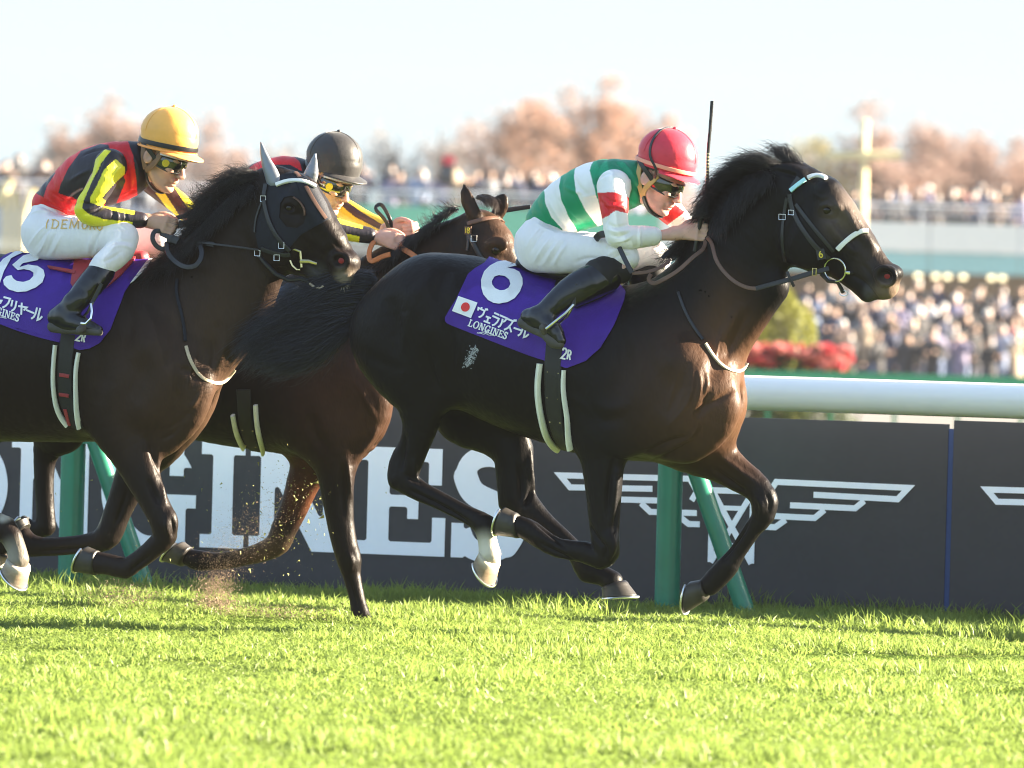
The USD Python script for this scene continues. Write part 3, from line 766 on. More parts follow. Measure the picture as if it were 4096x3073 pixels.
    for v in (1, -1):
        s.ell(FR6.p(C(1370, 880), .065 * v), (.105, .038, .115), k=.05)                         # cheek
        s.ell(FR6.p(C(1560, 590), .082 * v), (.050, .022, .034), k=.028)                        # brow
        s.chain([P(C(1590, 760), .075 * v, 36), P(C(1760, 960), .058 * v, 28)], k=.03)        # facial crest
        s.ell(FR6.p(C(2040, 1190), .056 * v), (.050, .026, .042), k=.02)                        # nostril rim
        s.ell(FR6.p(C(1535, 628), .112 * v), (.024, .016, .015), k=.010, op=-1)
        s.ell(FR6.p(C(2035, 1200), .082 * v), (.044, .032, .034), k=.010, op=-1)
        s.chain([P(C(1740, 1185), .066 * v, 10), P(C(1850, 1250), .066 * v, 20), P(C(1975, 1395), .060 * v, 22)], k=.006, op=-1)
        s.chain([P(C(1640, 690), .100 * v, 20), P(C(1730, 800), .088 * v, 34), P(C(1850, 950), .072 * v, 16)], k=.05, op=-1)
        # ears laid back
        s.chain([P(C(1290, 330), .05 * v, 62, .8), P(C(1170, 290), .055 * v, 58, .7), P(C(1020, 262), .055 * v, 16, .7)], k=.02)
        s.chain([P(C(1240, 330), .075 * v, 18), P(C(1090, 285), .075 * v, 12)], k=.012, op=-1)
def ln(fn, w, amp, *p): return ([fn(x, y) for x, y in p], w / 1000, amp / 1000)
LINES6 = [ln(D, 22, -8, (1190, 640), (1110, 900), (1000, 1120)), ln(D, 12, -9, (1300, 1060), (1400, 1000), (1500, 940), (1590, 870)), ln(D, 18, -12, (1270, 1120), (1330, 1030), (1370, 900)), ln(D, 10, -9, (840, 1420), (1000, 1340), (1190, 1285)), ln(D, 10, -7, (870, 1500), (1050, 1420), (1210, 1320)),
          ln(D, 14, 7, (900, 1460), (1080, 1370), (1230, 1270), (1290, 1170)), ln(D, 9, 5, (1000, 1210), (1150, 1060), (1220, 900), (1230, 700)), ln(D, 22, 10, (1430, 560), (1550, 330), (1650, 120)), ln(D, 16, -9, (1500, 640), (1620, 400), (1730, 180)), ln(D, 7, 5, (1480, 380), (1440, 540), (1420, 660)), ln(D, 7, 5, (1280, 700), (1300, 840), (1280, 980)), ln(D, 7, 4, (1340, 690), (1360, 820), (1330, 960)),
          ln(D, 7, 4, (1100, 760), (1050, 920), (1010, 1080)), ln(D, 30, -8, (560, 330), (650, 620), (600, 900)), ln(D, 30, -8, (300, 1050), (480, 1150), (660, 1080)), ln(D, 26, 6, (380, 980), (560, 1060), (700, 980)), ln(D, 24, -6, (760, 300), (850, 560), (900, 800)), ln(D, 18, 5, (60, 900), (260, 1000), (460, 1230)), ln(D, 8, 4, (-60, 1180), (90, 1280), (240, 1340)),
          ln(A, 30, -11, (1300, 250), (1220, 440), (1260, 700), (1310, 1000), (1300, 1300)), ln(A, 32, 8, (1180, 300), (1080, 420), (900, 520)), ln(A, 30, -8, (740, 520), (830, 760), (850, 1000)), ln(A, 26, 8, (900, 640), (900, 860), (900, 1000)), ln(A, 26, -6, (470, 960), (700, 1080), (900, 1150)), ln(A, 20, -8, (1100, 960), (1170, 1220), (1270, 1370)), ln(A, 18, 7, (1190, 1060), (1230, 1240), (1260, 1340)), ln(A, 10, 4, (1340, 800), (1370, 1000), (1340, 1160)),
          ln(F, 13, -14, (560, 170), (515, 420), (505, 700)), ln(F, 11, -14, (610, 540), (575, 700), (555, 830)), ln(F, 16, 12, (585, 260), (560, 500), (540, 720)), ln(F, 11, -10, (350, 760), (400, 860), (470, 940)), ln(F, 12, 10, (560, 870), (550, 960), (500, 1060)), ln(F, 9, -10, (460, 920), (480, 980), (470, 1040)),
          ln(F, 9, -12, (1720, 740), (1590, 930), (1490, 1060)), ln(F, 10, 10, (1790, 520), (1830, 600), (1820, 680)), ln(F, 9, -10, (1870, 480), (1900, 560), (1890, 640)), ln(F, 14, -12, (1400, 260), (1560, 380), (1700, 470)), ln(F, 14, 10, (1460, 160), (1640, 290), (1790, 400)),
          ln(E, 9, -14, (500, 770), (760, 905), (1050, 1070)), ln(E, 14, -15, (480, 300), (455, 470), (440, 620)), ln(E, 10, 10, (560, 500), (560, 620), (580, 700)), ln(E, 10, -10, (480, 640), (540, 680), (620, 720)), ln(E, 12, -15, (1460, 560), (1480, 720), (1480, 880)), ln(E, 10, -22, (1580, 770), (1540, 850), (1510, 910)), ln(E, 14, 14, (1560, 420), (1560, 600), (1590, 780)), ln(E, 9, -10, (1600, 1060), (1740, 1170), (1880, 1290)), ln(E, 9, -10, (1640, 1230), (1800, 1320), (1930, 1380)),
          ln(C, 20, -7, (1330, 560), (1240, 720), (1180, 950), (1250, 1090)), ln(C, 14, -7, (1590, 730), (1690, 850), (1800, 980)), ln(C, 7, 4, (1560, 790), (1640, 930), (1700, 1080)), ln(C, 8, 7, (1460, 612), (1530, 578), (1600, 640)), ln(C, 9, -8, (1480, 685), (1540, 708), (1615, 700)), ln(C, 12, 8, (1590, 560), (1640, 620), (1660, 700)), ln(C, 14, -8, (1660, 760), (1720, 830), (1760, 900)), ln(C, 10, 6, (1700, 640), (1760, 740), (1830, 850)), ln(C, 11, 8, (1930, 1150), (2000, 1122), (2090, 1155), (2118, 1220), (2075, 1275), (1990, 1255)), ln(C, 8, -8, (1730, 1180), (1850, 1250), (1930, 1340), (1990, 1405)), ln(C, 9, 5, (1720, 700), (1780, 790), (1850, 900)), ln(C, 10, -5, (1800, 1050), (1900, 1180), (1960, 1290)), ln(C, 8, 4, (1420, 480), (1500, 520), (1560, 480)), ln(C, 7, 3, (1690, 1000), (1790, 1060), (1880, 1100))]
def six():
    K6 = (.0048, .0041, .0046)
    p = lambda q, v=0: FR6.p(q, v)
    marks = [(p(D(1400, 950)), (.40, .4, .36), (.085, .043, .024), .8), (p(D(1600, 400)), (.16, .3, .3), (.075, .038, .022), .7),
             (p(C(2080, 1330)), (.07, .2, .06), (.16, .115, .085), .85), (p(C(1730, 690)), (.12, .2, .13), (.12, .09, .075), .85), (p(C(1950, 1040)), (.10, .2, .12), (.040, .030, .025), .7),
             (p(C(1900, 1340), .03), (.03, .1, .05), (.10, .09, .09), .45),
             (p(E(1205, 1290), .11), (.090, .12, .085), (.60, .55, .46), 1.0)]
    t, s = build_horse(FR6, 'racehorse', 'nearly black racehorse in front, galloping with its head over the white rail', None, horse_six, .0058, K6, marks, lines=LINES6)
    B_ = np.array((.085, .07, .055))
    hoof(FR6, t, E(1212, 1345), E(1165, 1480), E(1225, 1600), .11, 104, 122, (.30, .20, .105), (.17, .135, .10), lat=np.array([.35, 1, 0]), top=(.50, .45, .36))
    hoof(FR6, t, F(545, 1258), F(600, 1378), F(770, 1372), -.12, 104, 140)
    hoof(FR6, t, E(1465, 1085), E(1300, 1040), E(1262, 1150), .13, 90, 116)
    hoof(FR6, t, F(1355, 1300), F(1195, 1375), F(1170, 1490), -.14, 95, 130)
    for v in (1, -1):
        e = trimesh.creation.icosphere(3, .0215); e.apply_translation(FR6.p(C(1535, 628), .086 * v)); obj('eye', tm(e), MT['eye'], t, smooth=True)
        e = trimesh.creation.icosphere(3, 1.0); e.apply_scale((.036, .007, .028)); e.apply_translation(FR6.p(C(2026, 1196), .046 * v)); obj('nostril', tm(e), MT['nostril_lining'], t, smooth=True)
    return t, s
T6, S6 = six()
def head_bits(s, fr, eye, brow, nost, crest, jaw, w_eye=.079, w_n=.056, sc=1.0, mouth=None):
    P = mk(fr)
    for v in (1, -1):
        s.ell(fr.p(jaw, .065 * v), (.105 * sc, .038, .115 * sc), k=.05)
        s.ell(fr.p(brow, (w_eye + .003) * v), (.050 * sc, .022, .034 * sc), k=.028)
        s.chain([P(crest[0], .075 * v, 36), P(crest[1], .058 * v, 28)], k=.03)
        s.ell(fr.p(nost, w_n * v), (.050 * sc, .022, .042 * sc), k=.02)
        s.ell(fr.p(eye, (w_eye + .025) * v), (.022, .014, .014), k=.012, op=-1)
        s.ell(fr.p(nost, (w_n + .026) * v), (.036, .030, .034), k=.010, op=-1)
        if mouth: s.chain([P(m, (.066 if i < 2 else .060) * v, 18) for i, m in enumerate(mouth)], k=.006, op=-1)

# ------------------------------------------------------------------ the horse on the left, hooded
FR15 = Frame(FR6.o - TV * 2.25)
def horse_fifteen(s):
    P = mk(FR15); v = .14
    s.chain([P(I(-700, 720), 0, 500, 1.1), P(I(-150, 940), 0, 810, .84), P(I(560, 985), 0, 785, .78), P(I(1080, 1080), 0, 660, .70), P(I(1400, 1260), 0, 470, .85)], k=.06)
    for w in (.125, -.125): s.chain([P(I(-750, 760), w, 450, .75), P(I(-1020, 950), w, 400, .62)], k=.07)
    s.chain([P(I(-950, 950), .14, 400, .6), P(I(-800, 1350), .15, 300, .58), P(J(-640, 250), .14, 190, .65), P(J(-600, 480), .13, 132, .75), P(J(-560, 640), .12, 118, .75), P(J(-400, 760), .12, 90, .8), P(J(-80, 930), .12, 84, .85), P(J(40, 1000), .12, 110, .85), P(J(140, 1170), .12, 86, .9), P(J(160, 1270), .12, 94, .95)], k=.018, k0=.08)
    s.chain([P(I(-800, 950), -.14, 400, .6), P(I(-700, 1350), -.15, 300, .58), P(J(-560, 250), -.14, 190, .65), P(J(-520, 480), -.13, 132, .75), P(J(-500, 640), -.12, 118, .75), P(J(-380, 780), -.12, 90, .8), P(J(-150, 980), -.12, 84, .85), P(J(-70, 1040), -.12, 108, .85), P(J(-20, 1170), -.12, 86, .9)], k=.018, k0=.08)
    # near fore
    s.chain([P(I(1060, 1000), .15, 420, .32), P(I(980, 1350), .17, 330, .42), P(J(1010, 90), .16, 255, .55), P(J(1120, 320), .15, 200, .6), P(J(1250, 600), .145, 152, .7), P(J(1345, 800), .14, 126, .78), P(J(1415, 960), .135, 118, .88), P(J(1425, 1060), .13, 108, .9), P(J(1350, 1150), .13, 92, .9), P(J(1160, 1300), .13, 82, .85), P(J(1080, 1345), .13, 92, .85), P(J(950, 1315), .13, 92, .9), P(J(850, 1300), .13, 96, .95)], k=.018, k0=.08)
    s.ell(FR15.p(J(1470, 950), .145), (.03, .03, .05), k=.02)
    # far fore
    s.chain([P(I(1300, 1500), -.13, 360, .5), P(J(1330, 200), -.14, 260, .55), P(J(1200, 450), -.14, 190, .65), P(J(1090, 680), -.14, 142, .72), P(J(1000, 900), -.14, 120, .8), P(J(940, 1050), -.14, 118, .88), P(J(860, 1110), -.14, 100, .9), P(J(640, 1145), -.14, 80, .85), P(J(380, 1160), -.14, 80, .85), P(J(270, 1150), -.14, 98, .85), P(J(200, 1060), -.14, 80, .9)], k=.018, k0=.07)
    # neck
    s.chain([P(I(1150, 800), 0, 600, .46), P(I(1640, 690), 0, 530, .45), P(H(670, 1190), 0, 470, .44), P(H(870, 860), 0, 380, .48), P(H(1040, 640), 0, 270, .62)], k=.05, k0=.10)
    for w in (.10, -.10): s.chain([P(I(1430, 1180), w, 240, .6), P(I(1590, 1330), w, 230, .55), P(J(1420, 150), w * .9, 200, .55)], k=.08)
    s.chain([P(I(1330, 950), .165, 110), P(I(1440, 1180), .155, 100), P(I(1300, 1480), .16, 100)], k=.09)
    s.chain([P(I(1840, 1250), 0, 20), P(I(1760, 1400), 0, 46), P(J(1600, 50), 0, 48), P(J(1400, 230), 0, 30)], k=.05, op=-1)
    s.chain([P(I(1880, 800), .11, 12), P(I(1800, 1000), .135, 36), P(I(1700, 1200), .18, 12)], k=.05, op=-1)
    s.chain([P(I(1640, 1150), 0, 210, .85), P(I(1880, 950), 0, 200, .7), P(I(2150, 620), 0, 160, .7), P(H(1000, 1200), 0, 130, .8)], k=.06)
    s.chain([P(I(900, 500), .27, 6), P(I(980, 850), .30, 36), P(I(880, 1200), .30, 6)], k=.09, op=-1)
    for w in (.052, -.052): s.chain([P(H(1330, 570), w, 120), P(H(1440, 760), w, 100), P(H(1580, 990), w * .72, 74)], k=.04)
    # head
    s.chain([P(H(1100, 610), 0, 225, .72), P(H(1250, 730), 0, 285, .72), P(H(1440, 960), 0, 240, .60), P(H(1590, 1130), 0, 180, .64), P(H(1660, 1220), 0, 140, .82)], k=.04)
    s.chain([P(H(1130, 960), 0, 255, .66), P(H(1210, 1060), 0, 220, .60), P(H(1380, 1210), 0, 115, .75), P(H(1500, 1320), 0, 92, .95), P(H(1560, 1370), 0, 82, 1.0)], k=.035)
    s.ell(FR15.p(H(1690, 1310), 0), (.052, .05, .045), k=.03); s.ell(FR15.p(H(1740, 1180), 0), (.03, .052, .03), k=.03)
    head_bits(s, FR15, H(1205, 715), H(1240, 670), H(1640, 1172), (H(1300, 860), H(1500, 1040)), H(1140, 960), mouth=(H(1400, 1190), H(1500, 1270), H(1620, 1370)))
LINES15 = [ln(I, 30, -8, (1050, 450), (1130, 750), (1090, 1000)), ln(I, 26, 6, (1180, 560), (1330, 760), (1400, 960)), ln(I, 24, -7, (1480, 700), (1500, 950), (1420, 1150)), ln(I, 30, -8, (860, 900), (880, 1200), (850, 1450)), ln(I, 14, -9, (1840, 880), (1850, 1020), (1830, 1150)), ln(I, 18, 9, (1960, 900), (1900, 1050), (1850, 1180)), ln(I, 8, 5, (2120, 850), (2080, 960), (2010, 1080)), ln(I, 16, -9, (1560, 1130), (1680, 1180), (1780, 1250)), ln(I, 12, -8, (1440, 1660), (1540, 1600), (1640, 1500)), ln(I, 10, -8, (1400, 1740), (1500, 1690), (1560, 1620)), ln(I, 9, 5, (1640, 1480), (1690, 1420), (1740, 1330)), ln(I, 8, 5, (1690, 1030), (1650, 1160), (1620, 1300)),
           ln(J, 13, -15, (1270, 180), (1340, 420), (1400, 640)), ln(J, 11, -15, (1280, 580), (1330, 700), (1370, 790)), ln(J, 12, 10, (1330, 420), (1390, 600), (1430, 780)), ln(J, 10, 10, (1440, 900), (1440, 1000), (1470, 1080)), ln(J, 9, -10, (1480, 920), (1500, 1000), (1490, 1060)), ln(J, 9, -12, (1300, 1230), (1190, 1320), (1120, 1380)), ln(J, 9, -12, (800, 1170), (560, 1190), (340, 1200)), ln(J, 10, -10, (1100, 640), (1060, 800), (1000, 960)),
           ln(H, 12, 8, (1570, 1130), (1630, 1110), (1690, 1140), (1705, 1190), (1670, 1225), (1610, 1220)), ln(H, 8, -7, (1330, 1190), (1450, 1260), (1540, 1340), (1640, 1400)), ln(H, 14, -6, (1320, 870), (1430, 990), (1520, 1080)), ln(H, 8, 4, (1400, 950), (1480, 1030), (1540, 1130)), ln(H, 7, 4, (1140, 705), (1200, 680), (1270, 710)), ln(H, 9, -5, (1150, 760), (1220, 775), (1280, 760)), ln(H, 10, -5, (1560, 980), (1650, 1080), (1700, 1130)), ln(H, 9, 5, (1640, 1270), (1690, 1300), (1740, 1280)), ln(H, 24, -6, (800, 900), (900, 1150), (1000, 1300))]
LINES3 = [ln(K, 13, -14, (1240, 330), (1230, 560), (1240, 800)), ln(K, 12, 10, (1270, 300), (1290, 480), (1310, 640)), ln(K, 10, 10, (1280, 1100), (1310, 1180), (1300, 1250)), ln(K, 9, -12, (1270, 1300), (1320, 1450), (1350, 1580)), ln(K, 24, -14, (960, -100), (1000, 80), (1090, 220)), ln(K, 12, -12, (1400, 330), (1500, 230), (1560, 120)), ln(K, 14, 12, (1330, 300), (1450, 160), (1540, 20)), ln(K, 10, -12, (880, 520), (800, 760), (730, 940)), ln(A, 12, 6, (480, 1240), (560, 1380), (650, 1560))]
def fifteen():
    p = lambda q, v=0: FR15.p(q, v)
    base = (.0105, .0068, .0056)
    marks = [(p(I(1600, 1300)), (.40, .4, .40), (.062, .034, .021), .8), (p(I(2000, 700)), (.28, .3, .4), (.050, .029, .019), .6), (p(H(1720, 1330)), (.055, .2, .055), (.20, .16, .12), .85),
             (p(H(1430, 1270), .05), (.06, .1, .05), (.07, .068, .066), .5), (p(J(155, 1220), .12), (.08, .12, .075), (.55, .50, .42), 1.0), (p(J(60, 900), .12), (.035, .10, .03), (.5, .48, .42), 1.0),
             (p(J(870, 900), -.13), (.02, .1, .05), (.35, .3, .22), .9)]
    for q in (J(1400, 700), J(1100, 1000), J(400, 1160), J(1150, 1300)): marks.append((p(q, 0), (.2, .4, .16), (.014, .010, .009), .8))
    marks.append((p(H(1150, 760)), (.33, .3, .23), (.010, .010, .012), .0))
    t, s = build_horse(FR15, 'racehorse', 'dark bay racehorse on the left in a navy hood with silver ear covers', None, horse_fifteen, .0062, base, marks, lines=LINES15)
    hoof(FR15, t, J(165, 1290), J(120, 1420), J(205, 1530), .12, 104, 122, (.30, .20, .105), (.18, .15, .12), lat=np.array([.35, 1, 0]), top=(.42, .38, .32))
    hoof(FR15, t, J(-20, 1190), J(-30, 1270), J(40, 1330), -.12, 90, 110, (.30, .20, .105), (.18, .15, .12))
    hoof(FR15, t, J(850, 1298), J(705, 1262), J(665, 1345), .13, 96, 114)
    hoof(FR15, t, J(195, 1040), J(150, 960), J(90, 1000), -.14, 84, 100)
    for v in (1, -1):
        e = trimesh.creation.icosphere(3, .0215); e.apply_translation(p(H(1205, 715), .079 * v)); obj('eye', tm(e), MT['eye'], t, smooth=True)
        e = trimesh.creation.icosphere(3, 1.0); e.apply_scale((.027, .008, .027)); e.apply_translation(p(H(1640, 1172), .049 * v)); obj('nostril', tm(e), MT['nostril_lining'], t, smooth=True)
    return t, s
T15, S15 = fifteen()

# ------------------------------------------------------------------ the horse next to the rail
FR3 = Frame(FR6.o - TV * 1.0 - NV * 1.2)
def horse_three(s):
    P = mk(FR3); Q = lambda x, y: np.array([float(x), float(y)])
    s.chain([P(Q(95, 352), 0, 420, 1.12), P(Q(165, 366), 0, 560, .9), P(Q(245, 374), 0, 640, .82), P(K(860, -330), 0, 600, .70), P(K(1130, -110), 0, 450, .85)], k=.06)
    for w in (.12, -.12): s.chain([P(Q(90, 354), w, 400, .75), P(Q(62, 378), w, 350, .62)], k=.07)
    # near hind, trailing
    s.chain([P(Q(70, 385), .13, 340, .6), P(Q(60, 425), .14, 260, .6), P(J(440, 230), .13, 165, .65), P(J(385, 420), .12, 102, .75), P(J(380, 560), .12, 90, .8), P(J(390, 800), .12, 82, .85), P(J(395, 980), .12, 92, .85), P(J(290, 1010), .12, 72, .9), P(J(230, 985), .12, 76, .9)], k=.018, k0=.08)
    s.chain([P(Q(85, 375), -.13, 340, .6), P(Q(75, 395), -.14, 240, .6), P(J(420, 120), -.13, 130, .65), P(J(180, 150), -.13, 90, .65), P(J(-60, 190), -.12, 80, .75), P(J(-350, 450), -.12, 70, .8), P(J(-430, 560), -.12, 80, .8)], k=.018, k0=.08)
    # near fore, planted
    s.chain([P(K(850, -300), .14, 380, .34), P(K(950, -60), .16, 300, .45), P(K(1080, 130), .15, 240, .55), P(K(1165, 380), .14, 175, .65), P(K(1190, 620), .135, 146, .7), P(K(1215, 850), .13, 122, .8), P(K(1258, 1060), .125, 112, .88), P(K(1290, 1180), .12, 106, .9), P(K(1312, 1300), .12, 80, .9), P(K(1358, 1500), .12, 70, .85), P(K(1390, 1640), .12, 82, .85), P(K(1440, 1710), .12, 70, .9)], k=.018, k0=.08)
    s.ell(FR3.p(K(1320, 1160), .13), (.028, .03, .05), k=.02)
    # far fore, folded
    s.chain([P(K(950, 0), -.13, 330, .5), P(K(960, 300), -.13, 200, .6), P(K(890, 500), -.13, 152, .7), P(K(810, 720), -.13, 126, .78), P(K(725, 900), -.13, 115, .85), P(K(680, 1010), -.13, 110, .9), P(K(590, 1075), -.13, 94, .9), P(K(380, 1140), -.13, 78, .85), P(J(1850, 1285), -.13, 76, .85), P(J(1730, 1280), -.13, 90, .85), P(J(1640, 1255), -.13, 78, .9)], k=.018, k0=.07)
    # neck and head (the muzzle is behind the other horse)
    s.chain([P(Q(300, 350), 0, 560, .46), P(N(-100, 2280), 0, 520, .45), P(N(420, 1880), 0, 430, .42), P(N(780, 1640), 0, 340, .46), P(N(1060, 1420), 0, 230, .66)], k=.05, k0=.10)
    for w in (.10, -.10): s.chain([P(A(450, 1300), w, 220, .6), P(A(580, 1420), w, 210, .55), P(K(1230, 120), w * .9, 190, .55)], k=.08)
    s.chain([P(A(780, 1330), 0, 20), P(A(740, 1500), 0, 44), P(K(1420, 200), 0, 44), P(K(1200, 330), 0, 30)], k=.05, op=-1)
    s.chain([P(N(1140, 1370), 0, 190, .74), P(N(1210, 1480), 0, 225, .74), P(N(1330, 1760), 0, 200, .62), P(N(1430, 1960), 0, 165, .66), P(N(1480, 2060), 0, 130, .8)], k=.04)
    s.chain([P(N(1010, 1690), 0, 220, .64), P(N(1130, 1850), 0, 170, .6), P(N(1330, 2020), 0, 90, .9)], k=.035)
    head_bits(s, FR3, N(1265, 1512), N(1280, 1460), N(1460, 2010), (N(1300, 1660), N(1400, 1850)), N(1060, 1660), w_eye=.083, sc=.95)
    for v, q0, q1, q2 in ((1, N(1085, 1215), N(1020, 1090), N(985, 945)), (-1, N(1272, 1210), N(1310, 1120), N(1325, 1060))):
        w = .055 * v
        s.chain([P(q0, w, 58, .8), P(q1, w, 66, .55), P(q2, w, 10, .6)], k=.015)
    s.chain([P(N(1325, 1060), -.055, 26, .6), P(N(1250, 1065), -.05, 14, .6)], k=.015)
    s.chain([P(N(1130, 1210), .078, 26), P(N(1065, 1110), .075, 26), P(N(1010, 1010), .07, 8)], k=.012, op=-1)
def three():
    p = lambda q, v=0: FR3.p(q, v)
    marks = [(p(A(500, 1500)), (.35, .4, .32), (.050, .024, .014), .8), (p(N(1330, 1480)), (.09, .2, .22), (.075, .040, .024), .7), (p(N(1110, 1160)), (.12, .2, .1), (.06, .035, .022), .6), (p(K(880, 480), -.13), (.14, .3, .2), (.085, .030, .014), .8),
             (p(K(560, 1050), -.13), (.16, .3, .12), (.07, .045, .025), .7)]
    t, s = build_horse(FR3, 'racehorse', 'dark brown racehorse next to the rail, half hidden between the two nearer horses', None, horse_three, .0074, (.0075, .0052, .0046), marks, lines=LINES3)
    hoof(FR3, t, K(1460, 1735), K(1500, 1800), K(1610, 1800), .12, 78, 100)
    hoof(FR3, t, J(1625, 1250), J(1500, 1195), J(1430, 1262), -.13, 92, 116, (.06, .05, .04), (.05, .045, .04))
    hoof(FR3, t, J(225, 985), J(160, 965), J(130, 1010), .12, 74, 90)
    for v in (1, -1):
        e = trimesh.creation.icosphere(3, .0215); e.apply_translation(p(N(1265, 1512), .081 * v)); obj('eye', tm(e), MT['eye'], t, smooth=True)
    return t, s
T3, S3 = three()
# ------------------------------------------------------------------ cloths, prints and straps laid on a body
def q_poly(fn, pts): return Polygon([tuple(fn(x, y)) for x, y in pts])
def lay(sol, fr, poly, off, size=5.0):
    """flat outline read off the picture, laid on the body it covers: points, triangles, normals"""
    v, f = poly_mesh(poly, size)
    Pt, n = sol.hit(fr, v[:, :2], 0)
    nb = trimesh.Trimesh(v, f, process=False)
    w = trimesh.smoothing.laplacian_calculation(nb)
    for _ in range(3): n = .5 * n + .5 * (w @ n); n /= np.linalg.norm(n, axis=1, keepdims=True) + 1e-9
    Pt = Pt + n * off
    e = np.cross(Pt[f[:, 1]] - Pt[f[:, 0]], Pt[f[:, 2]] - Pt[f[:, 0]])
    if (e * n[f[:, 0]]).sum() < 0: f = f[:, ::-1]
    return Pt, f, n
def patch(name, sol, fr, poly, off, m, parent, th=.002, size=5.0, ripple=0.0):
    Pt, f, n = lay(sol, fr, poly, off, size)
    if ripple: Pt = Pt + n * (ripple * (meshkit.fbm(Pt * np.array([9, 9, 5]), 3, 7) - .4))[:, None]
    return obj(name, slab(Pt, f, -n * th), m, parent, smooth=50)
def strokes(lines, frm, w):
    """character strokes in a unit box, placed by frm(x, y) -> picture point, w wide in picture pixels"""
    return unary_union([LineString([tuple(frm(x, y)) for x, y in l]).buffer(w / 2, cap_style='flat', join_style='mitre', mitre_limit=2.5) for l in lines])
KANA = {
 'vu': [[(.45, 1), (.45, .8)], [(.1, .55), (.1, .8), (.85, .8), (.78, .45), (.6, .2), (.35, .02)], [(.92, 1.06), (1.0, .9)], [(1.08, 1.1), (1.16, .95)]],
 'e': [[(.15, .62), (.85, .62)], [(.5, .62), (.5, .08)], [(.05, .08), (.95, .08)]],
 'ra': [[(.2, .95), (.82, .95)], [(.08, .68), (.9, .68), (.8, .4), (.55, .12), (.28, 0)]],
 'a': [[(.08, .9), (.92, .9), (.76, .66), (.58, .52)], [(.48, .74), (.46, .4), (.36, .15), (.16, 0)]],
 'zu': [[(.12, .9), (.78, .9), (.65, .6), (.4, .25), (.05, .02)], [(.55, .42), (.9, .05)], [(.86, 1.06), (.94, .9)], [(1.02, 1.1), (1.10, .95)]],
 '-': [[(.05, .5), (.95, .5)]],
 'ru': [[(.3, .92), (.3, .5), (.22, .2), (.02, 0)], [(.6, .96), (.6, .08), (.8, .2), (1.0, .45)]],
 'ya_s': [[(.1, .5), (.9, .62), (.7, .3)], [(.32, .75), (.55, 0)]],
 'fu': [[(.08, .9), (.9, .9), (.8, .5), (.55, .2), (.22, 0)]],
 'ri': [[(.22, .95), (.22, .38)], [(.78, .98), (.78, .45), (.66, .2), (.38, 0)]],
 'ya': [[(.05, .6), (.95, .76), (.72, .42)], [(.33, .98), (.58, 0)]],
 '2': [[(.08, .74), (.22, .95), (.6, .98), (.86, .84), (.84, .62), (.5, .36), (.08, .06), (.95, .06)]],
 'R': [[(.14, 0), (.14, .94), (.6, .94), (.84, .80), (.80, .56), (.6, .48), (.14, .48)], [(.5, .48), (.9, 0)]]}
def kana(fn, items, w):
    """items: (key, lower left, lower right, upper left) in tile points"""
    g = []
    for key, a, b, c in items:
        a, b, c = fn(*a), fn(*b), fn(*c)
        g.append(strokes(KANA[key], lambda x, y: a + (b - a) * x + (c - a) * y, w))
    return unary_union(g)
def small_word(fn, a, b, up, txt='LONGINES', only=None):
    """slab lettering from tile point a to b along its base, up = tile vector of the capital height"""
    gs, W, pos = word(txt); a, b = np.array(a, float), np.array(b, float); up = np.array(up, float)
    out = []
    for i, g in enumerate(gs):
        if only and i not in only: continue
        T_ = lambda P: np.array([fn(*(a + (b - a) * x / W + up * y)) for x, y in P])
        for pg in (g.geoms if hasattr(g, 'geoms') else [g]):
            out.append(Polygon(T_(pg.exterior.coords), [T_(h.coords) for h in pg.interiors]))
    return unary_union([o.buffer(0) for o in out])
def small_emblem(fn, c, ex, ey):
    cc = np.array(c, float); ex, ey = np.array(ex, float), np.array(ey, float)
    T_ = lambda P: np.array([fn(*(cc + ex * (x - EUC) / EHALF + ey * (y - EW0) / EHALF)) for x, y in P])
    return unary_union([Polygon(T_(g.exterior.coords), [T_(h.coords) for h in g.interiors]).buffer(0) for g in (EMB.geoms if hasattr(EMB, 'geoms') else [EMB])])
def ball(parent, name, p, r, m):
    e = trimesh.creation.icosphere(2, r); e.apply_translation(p); return obj(name, tm(e), m, parent, smooth=True)
def pts(fn, *p): return [fn(x, y) for x, y in p]
def girth_set(t, s, fr, mid, w, back, wb, front, wf, rivets=(), off=.004):
    g = obj('girth', strap(s, fr, mid, w, .007, off), MT['girth'], t)
    obj('girth_edge', strap(s, fr, back, wb, .016, off), MT['girth_edge'], g)
    obj('girth_edge', strap(s, fr, front, wf, .016, off), MT['girth_edge'], g)
    for q in rivets:
        P_, n_ = s.hit(fr, [q], .011); ball(g, 'rivet', P_[0], .0038, MT['brass'])
    return g

